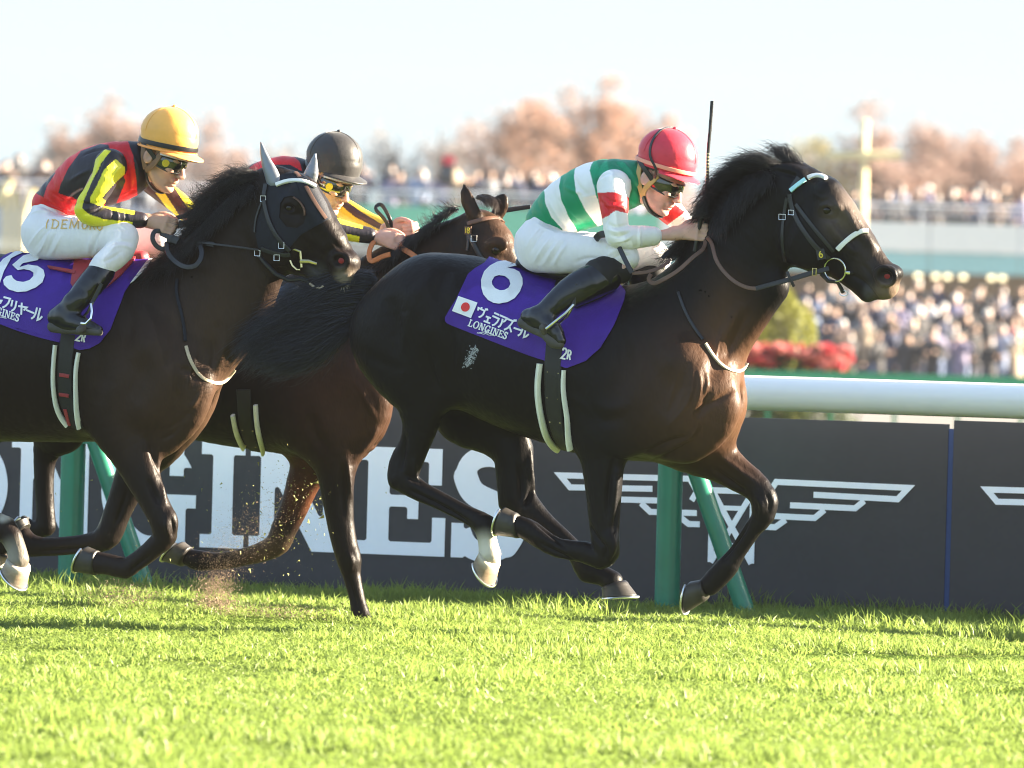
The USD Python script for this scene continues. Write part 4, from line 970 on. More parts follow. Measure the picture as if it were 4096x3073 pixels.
# ------------------------------------------------------------------ horse 6
def tack_six():
    t, s, fr = T6, S6, FR6
    # bridle
    obj('browband', strap(s, fr, pts(C, (1340, 370), (1400, 337), (1460, 328), (1515, 352), (1540, 385)), .0185, .007, .007), MT['white_leather'], t)
    obj('browband', strap(s, fr, pts(C, (1205, 478), (1240, 445), (1300, 398), (1362, 356)), .0185, .007, .007), MT['aqua_band'], t)
    obj('cheek_strap', strap(s, fr, pts(C, (1205, 470), (1230, 610), (1320, 790), (1440, 950), (1560, 1060)), .021, .005), MT['leather_black'], t)
    obj('cheek_strap', strap(s, fr, pts(C, (1250, 560), (1400, 760), (1540, 930), (1600, 1000)), .017, .004), MT['leather_black'], t)
    obj('crown_strap', strap(s, fr, pts(C, (1300, 330), (1250, 400), (1205, 480)), .022, .005), MT['leather_black'], t)
    obj('noseband', strap(s, fr, pts(C, (1605, 980), (1700, 890), (1790, 820), (1850, 790), (1895, 822)), .021, .008), MT['white_leather'], t)
    obj('throat_strap', strap(s, fr, pts(C, (1190, 500), (1165, 640), (1148, 780), (1150, 950), (1175, 1090)), .016, .004), MT['leather_black'], t)
    for q, r in (((1155, 690), .014), ((1228, 650), .012)):
        P_, n_ = s.hit(fr, [C(*q)], .009); c = P_[0]
        obj('buckle', tube(c + .0 + np.array([[-r, 0, -r * .8], [r, 0, -r * .8], [r, 0, r * .8], [-r, 0, r * .8]]), .0022, 6, closed=True), MT['steel'], t)
    P_, n_ = s.hit(fr, [C(1615, 1135)], .016); cc, nn = P_[0], n_[0]
    nn = nn * .6 + np.array([0, -.4, 0]); nn /= np.linalg.norm(nn); ex = np.cross([0, 0, 1.0], nn); ex /= np.linalg.norm(ex); ey = np.cross(nn, ex)
    th = np.linspace(0, 2 * math.pi, 41)[:-1]
    obj('bit_ring', tube(cc + .047 * (np.outer(np.cos(th), ex) + np.outer(np.sin(th), ey)), .0034, 8, closed=True), MT['steel'], t)
    obj('bit_mouthpiece', tube([fr.p(C(1690, 1165), .075), fr.p(C(1720, 1170), .07), fr.p(C(1750, 1172), .05)], [.005, .008, .006], 8), MT['steel'], t)
    obj('chin_strap', tube([fr.p(C(1480, 1180), .062), fr.p(C(1540, 1240), .06), fr.p(C(1620, 1250), .05), fr.p(C(1650, 1300), .04), fr.p(C(1670, 1340), .03)], .008, 8), MT['leather_black'], t)
    th2 = np.linspace(0, 2 * math.pi, 21)[:-1]; c2 = fr.p(C(1672, 1345), .035)
    obj('curb_ring', tube(c2 + np.outer(np.cos(th2), [.017, 0, 0]) + np.outer(np.sin(th2), [0, 0, .011]), .0022, 6, closed=True), MT['steel'], t)
    # number plate
    P_, n_ = s.hit(fr, [C(1478, 1005)], .009); c = P_[0]; e1 = fr.p(C(1515, 985), 0) - fr.p(C(1440, 1000), 0); e1 /= np.linalg.norm(e1); n0 = np.array([.25, -.97, 0]); n0 /= np.linalg.norm(n0); e1 -= n0 * (e1 @ n0); e1 /= np.linalg.norm(e1); e2 = np.cross(n0, e1); e2 *= np.sign(e2[2])
    bx = np.array([[-1, -1], [1, -1], [1, 1], [-1, 1]]) * np.array([.017, .021])
    V = c + bx[:, :1] * e1 + bx[:, 1:] * e2
    pl = obj('number_plate', slab(V, np.array([[0, 1, 2], [0, 2, 3]]) if np.cross(V[1] - V[0], V[2] - V[0]) @ n0 > 0 else np.array([[0, 2, 1], [0, 3, 2]]), np.tile(-n0 * .004, (4, 1))), MT['leather_black'], t, smooth=False)
    six_ = [(.65, .95), (.35, .8), (.15, .5), (.15, .25), (.35, .05), (.65, .05), (.85, .25), (.8, .45), (.6, .58), (.3, .52), (.16, .35)]
    obj('number', tube([c + n0 * .0015 + e1 * ((x - .5) * .017) + e2 * ((y - .5) * .026) for x, y in resample(six_, 30)], .0026, 6), MT['lens_yellow'], pl)
    # breast strap
    obj('breast_strap', strap(s, fr, pts(D, (1105, 20), (1190, 250), (1330, 470)), .013, .005, .002), MT['leather_black'], t)
    obj('breast_strap', strap(s, fr, pts(D, (1330, 470), (1430, 625), (1520, 708), (1610, 740), (1680, 712), (1712, 640)), .0125, .006, .002), MT['beige_cord'], t)
    girth_set(t, s, fr, pts(M, (1125, 880), (1112, 1050), (1110, 1250), (1120, 1450), (1140, 1600)) + pts(D, (85, 1270), (130, 1370), (170, 1400)), .074,
              pts(M, (1004, 1070), (985, 1240), (992, 1420), (1030, 1600)) + pts(D, (-25, 1260), (25, 1345), (95, 1388)), .026,
              pts(M, (1209, 1125), (1202, 1240), (1222, 1440), (1250, 1640)) + pts(D, (172, 1270), (205, 1408)), .018,
              pts(M, (1068, 1160), (1158, 1172), (1065, 1378), (1157, 1388), (1090, 1583), (1180, 1593)))
def sweat():
    g = np.random.default_rng(8); b = []
    for _ in range(230):
        t_ = g.random(); c = np.array(A(1515 - 75 * t_ + g.normal() * 20, 950 + 165 * t_ + g.normal() * 14)); b.append(shapely.affinity.rotate(shapely.affinity.scale(Point(*c).buffer(1, 3), g.uniform(.15, .9), g.uniform(.12, .5), origin=tuple(c)), g.uniform(20, 120), origin=tuple(c)))
    u = unary_union(b); u = MultiPolygon([x for x in u.geoms if x.area > .05]) if hasattr(u, 'geoms') else u
    patch('sweat_mark', S6, FR6, u, .0012, MT['dried_sweat'], T6, .001, 4.0)
mat('dried_sweat', (.34, .35, .38), rough=.8, vary=.4, vscale=60)
def cloth_six():
    s, fr = S6, FR6
    c = xform('saddle_cloth', mat=fr.mat)
    tag(c, 'purple saddle cloth with a white 6 and flag, under the red-capped rider', 'saddle cloth')
    out = q_poly(M, [(160, 725), (270, 540), (370, 330), (430, 285), (510, 235), (560, 172), (700, 176), (835, 190), (1100, 230), (1400, 290), (1600, 340), (1742, 480), (1725, 560), (1640, 760), (1520, 960), (1390, 1070), (1230, 1130), (1030, 1062), (900, 1020), (600, 905), (350, 805)])
    patch('cloth', s, fr, out.buffer(-4).buffer(4), .010, MT['purple_cloth'], c, .004, 4.0, ripple=.014)
    top = .0155
    dig = q_poly(M, [(938, 288), (860, 258), (780, 235), (700, 226), (620, 240), (560, 270), (510, 320), (485, 390), (490, 450), (510, 510), (550, 555), (600, 582), (650, 590), (720, 578), (780, 545), (825, 490), (845, 430), (840, 380), (810, 330), (765, 305), (705, 297), (760, 284), (830, 283), (905, 300)]).difference(q_poly(M, [(580, 400), (600, 365), (640, 352), (690, 362), (730, 395), (740, 430), (725, 460), (690, 478), (650, 478), (610, 460), (585, 430)]))
    patch('digit', s, fr, dig, top, MT['print_white'], c, .001, 4.0, ripple=.014)
    fl = patch('flag', s, fr, q_poly(M, [(292, 515), (462, 577), (412, 705), (243, 638)]), top, MT['print_white'], c, .001, 4.0, ripple=.014)
    patch('disc', s, fr, Point(*M(359, 611)).buffer(38 / 8.64), top + .0018, MT['print_red'], fl, .001, 4.0, ripple=.014)
    kn = kana(M, [('vu', (450, 690), (520, 724), (468, 600)), ('e', (513, 735), (575, 758), (535, 660)), ('ra', (570, 758), (640, 790), (594, 652)), ('a', (630, 780), (705, 812), (652, 672)), ('zu', (690, 808), (765, 838), (715, 702)), ('-', (764, 835), (836, 860), (784, 745)), ('ru', (812, 858), (896, 892), (838, 752))], 1.75)
    patch('lettering', s, fr, kn, top, MT['print_white'], c, .001, 4.0, ripple=.014)
    patch('lettering', s, fr, small_word(M, (384, 768), (712, 888), (22, -56)), top, MT['print_white'], c, .001, 4.0, ripple=.014)
    patch('emblem', s, fr, small_emblem(M, (540, 845), (78, 14), (-16, 95)), top, MT['print_white'], c, .001, 4.0, ripple=.014)
    patch('lettering', s, fr, kana(M, [('2', (1180, 1050), (1222, 1060), (1196, 958)), ('R', (1232, 1055), (1268, 1064), (1243, 975))], 1.7), top, MT['print_white'], c, .001, 4.0, ripple=.014)
    return c
def saddle(fr, s, name, label, m, seat, flap, bit=None):
    c = xform(name, mat=fr.mat); tag(c, label, 'saddle')
    so = Solid(); P = mk(fr); so.chain([P(q, 0, R, st) for q, R, st in seat], k=.02)
    obj('seat', so.mesh(.006), m, c, smooth=True)
    patch('flap', s, fr, flap, .022, m, c, .008, 5.0)
    if bit is not None: patch('girth_strap', s, fr, bit, .026, m, c, .006, 5.0)
    return c
def stirrup(fr, c, fn, hang, arms, tread, v):
    obj('stirrup_leather', tube([fr.p(fn(*a), v - .015) for a in hang], .009, 8, nrm=np.tile([0, -1.0, 0], (len(hang), 1)), flat=.35), MT['leather_black'], c)
    for a in arms: obj('stirrup_iron', tube([fr.p(fn(*q), v + w) for *q, w in a], .006, 8), MT['steel'], c)
    so = Solid(); so.chain([(fr.p(fn(*q), v + w), .017, 1.0) for *q, w in tread], k=.01); obj('stirrup_tread', so.mesh(.005), MT['sole'], c, smooth=True)
tack_six(); cloth_six(); sweat()
SAD6 = saddle(FR6, S6, 'saddle', 'black racing saddle under the rider in green and white', MT['leather_black'], [(M(850, 215), 60, 1.8), (M(1000, 270), 70, 2.0), (M(1300, 330), 70, 2.0), (M(1560, 300), 80, 1.6), (M(1700, 330), 70, 1.4)],
              q_poly(M, [(1150, 300), (1400, 320), (1600, 330), (1690, 400), (1640, 490), (1500, 560), (1310, 632), (1200, 600), (1120, 450)]), q_poly(M, [(915, 315), (1180, 350), (1180, 385), (945, 338)]))
stirrup(FR6, SAD6, M, [(1300, 400), (1290, 500), (1285, 590)], [[(1285, 580, .03), (1210, 660, .05), (1120, 730, .07), (1045, 790, .08)], [(1285, 580, .0), (1230, 680, -.02), (1160, 740, -.03)]], [(1020, 780, .06), (1045, 830, .03), (1060, 870, -.03)], .36)

# ------------------------------------------------------------------ horse 15
def tack_fifteen():
    t, s, fr = T15, S15, FR15
    hood = q_poly(H, [(1000, 600), (1030, 520), (1120, 440), (1230, 400), (1330, 430), (1440, 540), (1520, 680), (1565, 800), (1500, 838), (1420, 880), (1300, 950), (1240, 1020), (1190, 1085), (1080, 1110), (985, 1090), (940, 1060), (915, 950), (915, 850), (930, 760), (960, 660)])
    hole = q_poly(H, [(1130, 680), (1160, 630), (1230, 612), (1290, 640), (1340, 700), (1355, 770), (1330, 850), (1270, 890), (1180, 880), (1120, 800)])
    hd = patch('hood', s, fr, hood.difference(hole), .004, MT['navy_hood'], t, .003, 4.0)
    obj('hood_edge', strap(s, fr, pts(H, (1225, 615), (1290, 640), (1340, 705), (1355, 770), (1340, 800)), .008, .006, .004), MT['leather_brown'], hd)
    obj('hood_seam', strap(s, fr, pts(H, (1240, 405), (1300, 460), (1380, 600), (1460, 730), (1530, 830)), .017, .003, .006), MT['leather_brown'], hd)
    for q0, q1, q2, v in ((H(1075, 500), H(1010, 330), H(958, 152), .065), (H(1375, 470), H(1405, 370), H(1428, 250), -.05)):
        so = Solid(); P = mk(fr); so.chain([P(q0, v, 70, .75), P((q0 + q1) / 2 + np.array([.5, 0]), v, 64, .75), P(q1, v, 50, .7), P(q2, v, 11, .7)], k=.01)
        so.chain([P(q0 + np.array([4.0, 0]), v + .05, 18), P(q1 + np.array([2.0, 0]), v + .045, 16), P(q2, v + .03, 4)], k=.01, op=-1)
        obj('ear_cover', so.mesh(.0045), MT['silver_hood'], t, smooth=True)
    obj('browband', strap(s, fr, pts(H, (1075, 532), (1130, 508), (1220, 490), (1320, 492), (1400, 520), (1438, 556)), .017, .007, .006), MT['white_leather'], t)
    obj('crown_strap', strap(s, fr, pts(H, (1010, 500), (1000, 560), (990, 620)), .02, .005, .005), MT['leather_black'], t)
    obj('cheek_strap', strap(s, fr, pts(H, (990, 630), (1015, 760), (1060, 890), (1130, 1000), (1230, 1100)), .02, .006, .005), MT['leather_black'], t)
    obj('throat_strap', strap(s, fr, pts(H, (985, 640), (945, 740), (915, 850), (915, 950)), .010, .004, .005), MT['leather_black'], t)
    obj('noseband', strap(s, fr, pts(H, (950, 1060), (1060, 1100), (1200, 1125), (1240, 1110)), .020, .005, .004), MT['leather_black'], t)
    obj('chin_strap', tube([fr.p(H(*q), w) for *q, w in ((945, 1130, .085), (1000, 1200, .085), (1090, 1290, .08), (1200, 1340, .07), (1290, 1330, .05), (1350, 1340, .05), (1390, 1375, .05))], .010, 8), MT['leather_black'], t)
    obj('curb_rein', tube([fr.p(H(*q), .06) for q in ((1380, 1370), (1430, 1405), (1470, 1408), (1500, 1390))], .0055, 8), MT['beige_cord'], t)
    obj('bit_cheekpiece', tube([fr.p(H(*q), .088) for q in ((1222, 1082), (1250, 1075), (1300, 1095), (1305, 1150), (1310, 1230))], .0058, 8), MT['brass'], t)
    obj('bit_mouthpiece', tube([fr.p(H(*q), w) for *q, w in ((1300, 1180, .09), (1370, 1180, .086), (1440, 1200, .07))], [.010, .009, .006], 8), MT['brass'], t)
    obj('bit_ring', tube([fr.p(H(*q), .088) for q in ((1210, 1170), (1230, 1215), (1270, 1250), (1300, 1250))], .0045, 8), MT['brass'], t)
    for q in ((990, 640), (1145, 1040), (945, 1100), (1105, 1140)):
        P_, n_ = s.hit(fr, [H(*q)], .012); c = P_[0]
        obj('buckle', tube(c + np.array([[-.012, 0, -.012], [.012, 0, -.012], [.012, 0, .012], [-.012, 0, .012]]), .0022, 6, closed=True), MT['steel'], t)
    obj('breast_strap', strap(s, fr, pts(I, (1545, 340), (1525, 420), (1545, 560), (1585, 730), (1600, 920)), .014, .006, .002), MT['navy_hood'], t)
    obj('breast_strap', strap(s, fr, pts(I, (1600, 920), (1630, 1040), (1690, 1150), (1770, 1235), (1880, 1262), (1980, 1230), (2050, 1130)), .014, .006, .002), MT['beige_cord'], t)
    g = girth_set(t, s, fr, pts(I, (600, 820), (575, 1000), (565, 1200), (580, 1400), (640, 1560), (690, 1650)), .066,
              pts(I, (486, 910), (470, 1060), (465, 1250), (490, 1430), (540, 1550), (610, 1620)), .018,
              pts(I, (690, 975), (668, 1080), (660, 1250), (670, 1430), (690, 1590), (712, 1650)), .018)
    for y in (1185, 1350): 
        obj('girth_buckle', strap(s, fr, pts(I, (512, y - 5), (565, y), (620, y + 14)), .016, .005, .012), MT['leather_red'], g)
    obj('girth_buckle', strap(s, fr, pts(I, (570, 1450), (590, 1530), (620, 1620)), .016, .005, .012), MT['leather_red'], g)
def cloth_fifteen():
    s, fr = S15, FR15
    c = xform('saddle_cloth', mat=fr.mat); tag(c, 'purple saddle cloth with a white 15, under the yellow-capped rider', 'saddle cloth')
    out = q_poly(I, [(-420, 620), (-330, 430), (-160, 250), (0, 200), (60, 165), (150, 130), (235, 122), (420, 160), (700, 190), (1000, 190), (1320, 182), (1250, 270), (1150, 380), (1080, 480), (1020, 640), (960, 800), (870, 910), (780, 960), (690, 975), (520, 910), (350, 868), (160, 810), (0, 750), (-200, 690)])
    patch('cloth', s, fr, out.buffer(-4).buffer(4), .010, MT['purple_cloth'], c, .004, 4.0, ripple=.014)
    patch('cloth_lining', s, fr, q_poly(I, [(1300, 185), (1325, 190), (1260, 290), (1160, 390), (1130, 410), (1250, 250)]), .013, MT['print_white'], c, .003, 4.0)
    top = .0155
    five = q_poly(I, [(350, 200), (330, 225), (205, 250), (190, 262), (175, 285), (250, 262), (330, 275), (385, 310), (395, 355), (375, 410), (320, 455), (240, 485), (160, 490), (90, 470), (45, 430), (35, 390), (60, 360), (110, 350), (122, 375), (150, 395), (210, 405), (265, 390), (295, 360), (295, 330), (265, 310), (215, 300), (160, 310), (112, 265), (205, 190), (270, 172)])
    one = q_poly(I, [(115, 165), (165, 138), (240, 150), (150, 185), (100, 210), (40, 320), (5, 420), (-30, 520), (-95, 500), (-60, 400), (-20, 280), (30, 215)])
    patch('digit', s, fr, five, top, MT['print_white'], c, .001, 4.0, ripple=.014); patch('digit', s, fr, one, top, MT['print_white'], c, .001, 4.0, ripple=.014)
    kn = kana(I, [('ya_s', (-30, 600), (25, 618), (-22, 510)), ('fu', (18, 615), (85, 632), (40, 520)), ('ri', (85, 640), (150, 658), (105, 545)), ('ya', (150, 660), (225, 690), (175, 565)), ('-', (222, 675), (300, 708), (243, 595)), ('ru', (280, 712), (365, 742), (308, 600))], 1.8)
    patch('lettering', s, fr, kn, top, MT['print_white'], c, .001, 4.0, ripple=.014)
    patch('lettering', s, fr, small_word(I, (-160, 620), (170, 738), (14, -60)), top, MT['print_white'], c, .001, 4.0, ripple=.014)
    patch('emblem', s, fr, small_emblem(I, (-5, 695), (75, 16), (-16, 90)), top, MT['print_white'], c, .001, 4.0, ripple=.014)
    patch('lettering', s, fr, kana(I, [('2', (660, 895), (700, 905), (680, 815)), ('R', (708, 900), (742, 910), (722, 825))], 1.6), top, MT['print_white'], c, .001, 4.0, ripple=.014)
tack_fifteen(); cloth_fifteen()
SAD15 = saddle(FR15, S15, 'saddle', 'red racing saddle under the rider in the yellow cap', MT['leather_red'], [(I(300, 190), 60, 1.8), (I(500, 240), 70, 2.0), (I(800, 240), 70, 2.0), (I(1100, 190), 80, 1.6), (I(1230, 175), 60, 1.4)],
               q_poly(I, [(650, 220), (900, 240), (1150, 170), (1230, 118), (1280, 140), (1200, 165), (1150, 240), (1050, 350), (930, 450), (840, 510), (700, 560), (620, 420)]), q_poly(I, [(415, 282), (660, 322), (655, 348), (430, 302)]))
stirrup(FR15, SAD15, I, [(880, 400), (830, 500), (785, 580)], [[(785, 575, .04), (795, 640, .06), (785, 700, .07), (740, 745, .07), (700, 740, .07)], [(800, 560, .0), (760, 640, -.02), (720, 690, -.03)]], [(690, 800, .06), (720, 780, .03), (750, 760, -.03)], .37)

# ------------------------------------------------------------------ horse by the rail
def tack_three():
    t, s, fr = T3, S3, FR3
    obj('browband', strap(s, fr, pts(N, (1000, 1300), (1060, 1268), (1180, 1245), (1300, 1240), (1362, 1270)), .019, .007), MT['leather_brown'], t)
    obj('cheek_strap', strap(s, fr, pts(N, (1005, 1310), (1040, 1400), (1090, 1500), (1170, 1640)), .020, .006), MT['leather_black'], t)
    obj('throat_strap', strap(s, fr, pts(N, (1010, 1330), (1030, 1440), (1010, 1540)), .012, .005), MT['leather_black'], t)
    P_, n_ = s.hit(fr, [N(1080, 1420)], .014); c = P_[0]
    obj('buckle', tube(c + np.array([[-.013, 0, -.013], [.013, 0, -.013], [.013, 0, .013], [-.013, 0, .013]]), .0022, 6, closed=True), MT['steel'], t)
    P_, n_ = s.hit(fr, [N(1030, 1350)], .012); c = P_[0]
    pl = obj('number_plate', box_mesh(c + [-.015, -.003, -.017], c + [.015, .003, .017]), MT['leather_brown'], t, smooth=False)
    obj('number', tube([c + np.array([-.008, -.005, -.011]), c + np.array([-.008, -.005, .011])], .002, 6), MT['lens_yellow'], pl)
    eight = [(.5, .5), (.2, .7), (.35, .98), (.65, .98), (.8, .7), (.5, .5), (.15, .25), (.35, .02), (.65, .02), (.85, .25), (.5, .5)]
    obj('number', tube([c + np.array([(x - .5) * .014 + .004, -.005, (y - .5) * .023]) for x, y in resample(eight, 30)], .002, 6), MT['lens_yellow'], pl)
    girth_set(t, s, fr, pts(K, (380, -330), (390, -150), (410, 30), (450, 150), (500, 220)), .064, pts(K, (290, -120), (310, 0), (345, 120), (395, 195)), .018, pts(K, (490, -200), (505, 0), (535, 130), (575, 258)), .018,
              pts(K, (375, 32), (465, 40), (400, 160), (485, 172)))
    c = xform('saddle_cloth', mat=fr.mat); tag(c, 'purple saddle cloth edge on the horse by the rail, below the black cap', 'saddle cloth')
    patch('cloth', s, fr, q_poly(H, [(640, 1350), (1000, 1350), (1290, 1440), (1285, 1560), (1230, 1650), (1130, 1740), (900, 1760), (640, 1700)]), .010, MT['purple_cloth'], c, .004, 5.0, ripple=.014)
    obj('breast_strap', strap(s, fr, pts(I, (2200, 880), (2175, 960), (2120, 1050)), .011, .005, .003), MT['leather_black'], t)
tack_three()
# ------------------------------------------------------------------ riders
def flip(p): p = np.array(p, float); p[..., 1] *= -1; return p
class Head:
    """axes of a head: x ahead, s towards the viewer's side, z up"""
    def __init__(s, fr, dome, v, pitch, yaw, hpitch, up=.085):
        cp, sp, cy, sy = math.cos(pitch), math.sin(pitch), math.cos(yaw), math.sin(yaw)
        s.f = np.array([cp * cy, -cp * sy, -sp]); l = np.cross([0, 0, 1.0], s.f); s.l = l / np.linalg.norm(l); s.u = np.cross(s.f, s.l)
        s.dome = fr.p(dome, v); s.c = s.dome - s.u * up
        cp, sp = math.cos(hpitch), math.sin(hpitch); s.hf = np.array([cp * cy, -cp * sy, -sp]); s.hu = np.cross(s.hf, s.l)
    def p(s, x, sd, z): return s.c + s.f * x - s.l * sd + s.u * z
    def h(s, x, sd, z): return s.dome + s.hf * x - s.l * sd + s.hu * z
    @property
    def R(s): return np.stack([s.f, -s.l, s.u])
    def loc(s, V): return (V - s.c) @ s.R.T
def face(so, hd, neck, neck_r=.055):
    R = hd.R; e = lambda c, r, **k: so.ell(hd.p(*c), r, R, **k)
    e((0, 0, .045), (.098, .078, .098), k=.01)
    so.chain([(hd.p(.045, 0, -.005), .064, 1.0), (hd.p(.055, 0, -.06), .056, 1.0), (hd.p(.060, 0, -.105), .040, 1.0)], k=.03)
    for w in (1, -1):
        so.chain([(hd.p(.012, .055 * w, -.045), .018), (hd.p(.022, .052 * w, -.085), .017), (hd.p(.082, .016 * w, -.124), .014)], k=.025)
        e((.080, .042 * w, -.040), (.026, .022, .018), k=.02)
        e((.094, .030 * w, .004), (.020, .026, .012), k=.015)
        e((.124, .0115 * w, -.057), (.0125, .0085, .009), k=.006)
        e((-.008, .080 * w, -.022), (.024, .010, .034), k=.008)
        e((-.002, .092 * w, -.020), (.013, .008, .021), k=.005, op=-1)
        e((.090, .033 * w, -.015), (.013, .014, .009), k=.008, op=-1)
    so.chain([(hd.p(.104, 0, -.008), .0105), (hd.p(.120, 0, -.028), .0105), (hd.p(.134, 0, -.050), .0115)], k=.010)
    e((.108, 0, -.079), (.013, .026, .010), k=.010)
    e((.108, 0, -.088), (.0125, .023, .0055), k=.004); e((.105, 0, -.100), (.0125, .020, .0065), k=.005)
    so.chain([(hd.p(.120, -.018, -.0935), .0028), (hd.p(.124, 0, -.0935), .003), (hd.p(.120, .018, -.0935), .0028)], k=.003, op=-1)
    e((.094, 0, -.124), (.021, .024, .017), k=.015)
    so.chain([(hd.p(-.025, 0, -.03), neck_r, 1), (hd.p(-.028, 0, -.09), neck_r, 1), (neck, neck_r * 1.15, 1)], k=.03)
def hand(so, wrist, a, o, up, sc=1.0, k=.006):
    """a fist closed on a rein: a ahead, o to the back of the hand, up to the thumb side"""
    a = a / np.linalg.norm(a); o = o - a * (o @ a); o /= np.linalg.norm(o); up = up - a * (up @ a) - o * (up @ o); up /= np.linalg.norm(up)
    P = lambda x, y, z: wrist + sc * (a * x + o * y + up * z)
    so.chain([(P(-.03, 0, 0), .026 * sc), (P(.02, .0, .012), .022 * sc), (P(.078, .006, .024), .015 * sc)], k=.012)
    so.chain([(P(-.03, 0, 0), .026 * sc), (P(.02, .0, -.008), .022 * sc), (P(.072, .006, -.022), .0145 * sc)], k=.012)
    so.chain([(P(.03, 0, .005), .022 * sc), (P(.076, .008, .002), .016 * sc)], k=.012)
    for z, L, r in ((.030, .95, .0100), (.0105, 1.06, .0104), (-.0095, 1.0, .0100), (-.0275, .82, .0088)):
        so.chain([(P(.076, .010, z), r * sc * 1.05), (P(.076 + .036 * L, -.004, z * .96 - .004), r * sc)], k=k)
        so.chain([(P(.076 + .036 * L, -.004, z * .96 - .004), r * sc), (P(.076 + .026 * L, -.030, z * .9 - .006), r * sc * .95), (P(.070, -.034, z * .85 - .006), r * sc * .85)], k=k)
    so.chain([(P(.012, -.004, .026), .0150 * sc), (P(.048, -.014, .046), .0118 * sc), (P(.080, -.024, .044), .0102 * sc), (P(.100, -.028, .036), .0088 * sc)], k=.008)
def side_poly(fr, fn, p, v=.12):
    return (fr, Polygon([tuple(fn(x, y)) for x, y in p]).buffer(0))
def seen_at(fr, V):
    d = fr.wor(V) - CAM; y = d @ fwd; return 512 + FQ * (d @ RIGHT) / y, 384 - FQ * (d @ UP) / y
def inside(poly, V):
    if isinstance(poly, list): return np.any([inside(p, V) for p in poly], 0)
    x, y = seen_at(poly[0], V); return shapely.contains_xy(poly[1], x, y)

def helmet(fr, t, hd, m, rim=-.066, size=(.128, .108, .124), seam=None):
    a, b, c = size; nth, nz = 72, 26
    th = np.arange(nth) / nth * 2 * math.pi; rows = []
    for q in np.linspace(0, 1, nz):
        ang = q * math.pi / 2 * 1.0
        if q < .8: z = c * math.cos(ang / .8); r = math.sin(ang / .8)
        else: k = (q - .8) / .2; z = rim * k; r = 1 - .06 * k ** 2
        pk = 1 + .03 * np.cos(th) * (z < 0)
        rip = 1 + .006 * np.sin(th * 6) * r
        rows.append(np.stack([hd.h(a * r * math.cos(x) * rr, b * r * math.sin(x) * rr, z) for x, rr in zip(th, pk * rip)]))
    V = np.vstack(rows); f = []
    for i in range(nz - 1):
        A_ = i * nth + np.arange(nth); B_ = i * nth + (np.arange(nth) + 1) % nth
        f += [np.stack([A_, A_ + nth, B_ + nth], 1), np.stack([A_, B_ + nth, B_], 1)]
    f = np.concatenate(f); mesh = trimesh.Trimesh(V, f, process=True); V, f = tm(mesh)
    n = mesh.vertex_normals.copy(); s_ = np.sign(((V - hd.dome) * n).sum())
    if s_ < 0: f = f[:, ::-1]; n = -n
    hl = obj('helmet', slab(V, f, -n * .006), m, t, smooth=60)
    e = trimesh.creation.icosphere(2, .009); e.apply_translation(hd.h(0, 0, c + .001)); obj('cap_button', tm(e), m, hl, smooth=True)
    for az in ((0, 2.1, -2.1) if seam is None else seam):
        ps = [hd.h(a * math.sin(x) * math.cos(az) * 1.004, b * math.sin(x) * math.sin(az) * 1.004, c * math.cos(x) * 1.004) for x in np.linspace(.05, 1.57, 16)]
        obj('cap_seam', tube(ps, .0016, 6), m, hl)
    return hl
def brim(fr, hl, hd, m, rim=-.066, size=(.128, .108), ext=.046, name='brim'):
    a, b = size; th = np.linspace(-1.35, 1.35, 40)
    inn = [hd.h(a * .97 * math.cos(x), b * .97 * math.sin(x), rim + .004) for x in th]
    out = [hd.h((a + ext * max(0, math.cos(x * 1.16)) ** .8) * math.cos(x), (b + ext * .8 * max(0, math.cos(x * 1.16)) ** .8) * math.sin(x), rim - .004 - .010 * math.cos(x) ** 2) for x in th]
    V = np.array(inn + out); k = len(th); i = np.arange(k - 1)
    f = np.concatenate([np.stack([i, i + k, i + k + 1], 1), np.stack([i, i + k + 1, i + 1], 1)])
    if np.cross(V[f[0, 1]] - V[f[0, 0]], V[f[0, 2]] - V[f[0, 0]]) @ hd.hu < 0: f = f[:, ::-1]
    return obj(name, slab(V, f, np.tile(-hd.hu * .005, (len(V), 1))), m, hl, smooth=50)
def rim_band(hl, hd, m, z, w, size=(.128, .108), name='cap_band', arc=(-3.14, 3.14), k=1.012):
    a, b = size; closed = arc[1] - arc[0] > 6.2
    th = np.linspace(arc[0], arc[1], 61)[:-1] if closed else np.linspace(arc[0], arc[1], 50)
    ps = np.array([hd.h(a * k * (1 + .03 * math.cos(x)) * math.cos(x), b * k * math.sin(x), z) for x in th])
    nn = np.array([hd.hf * math.cos(x) - hd.l * math.sin(x) for x in th])
    return obj(name, tube(ps, w / 2, 10, closed=closed, nrm=nn, flat=.005 / w), m, hl)
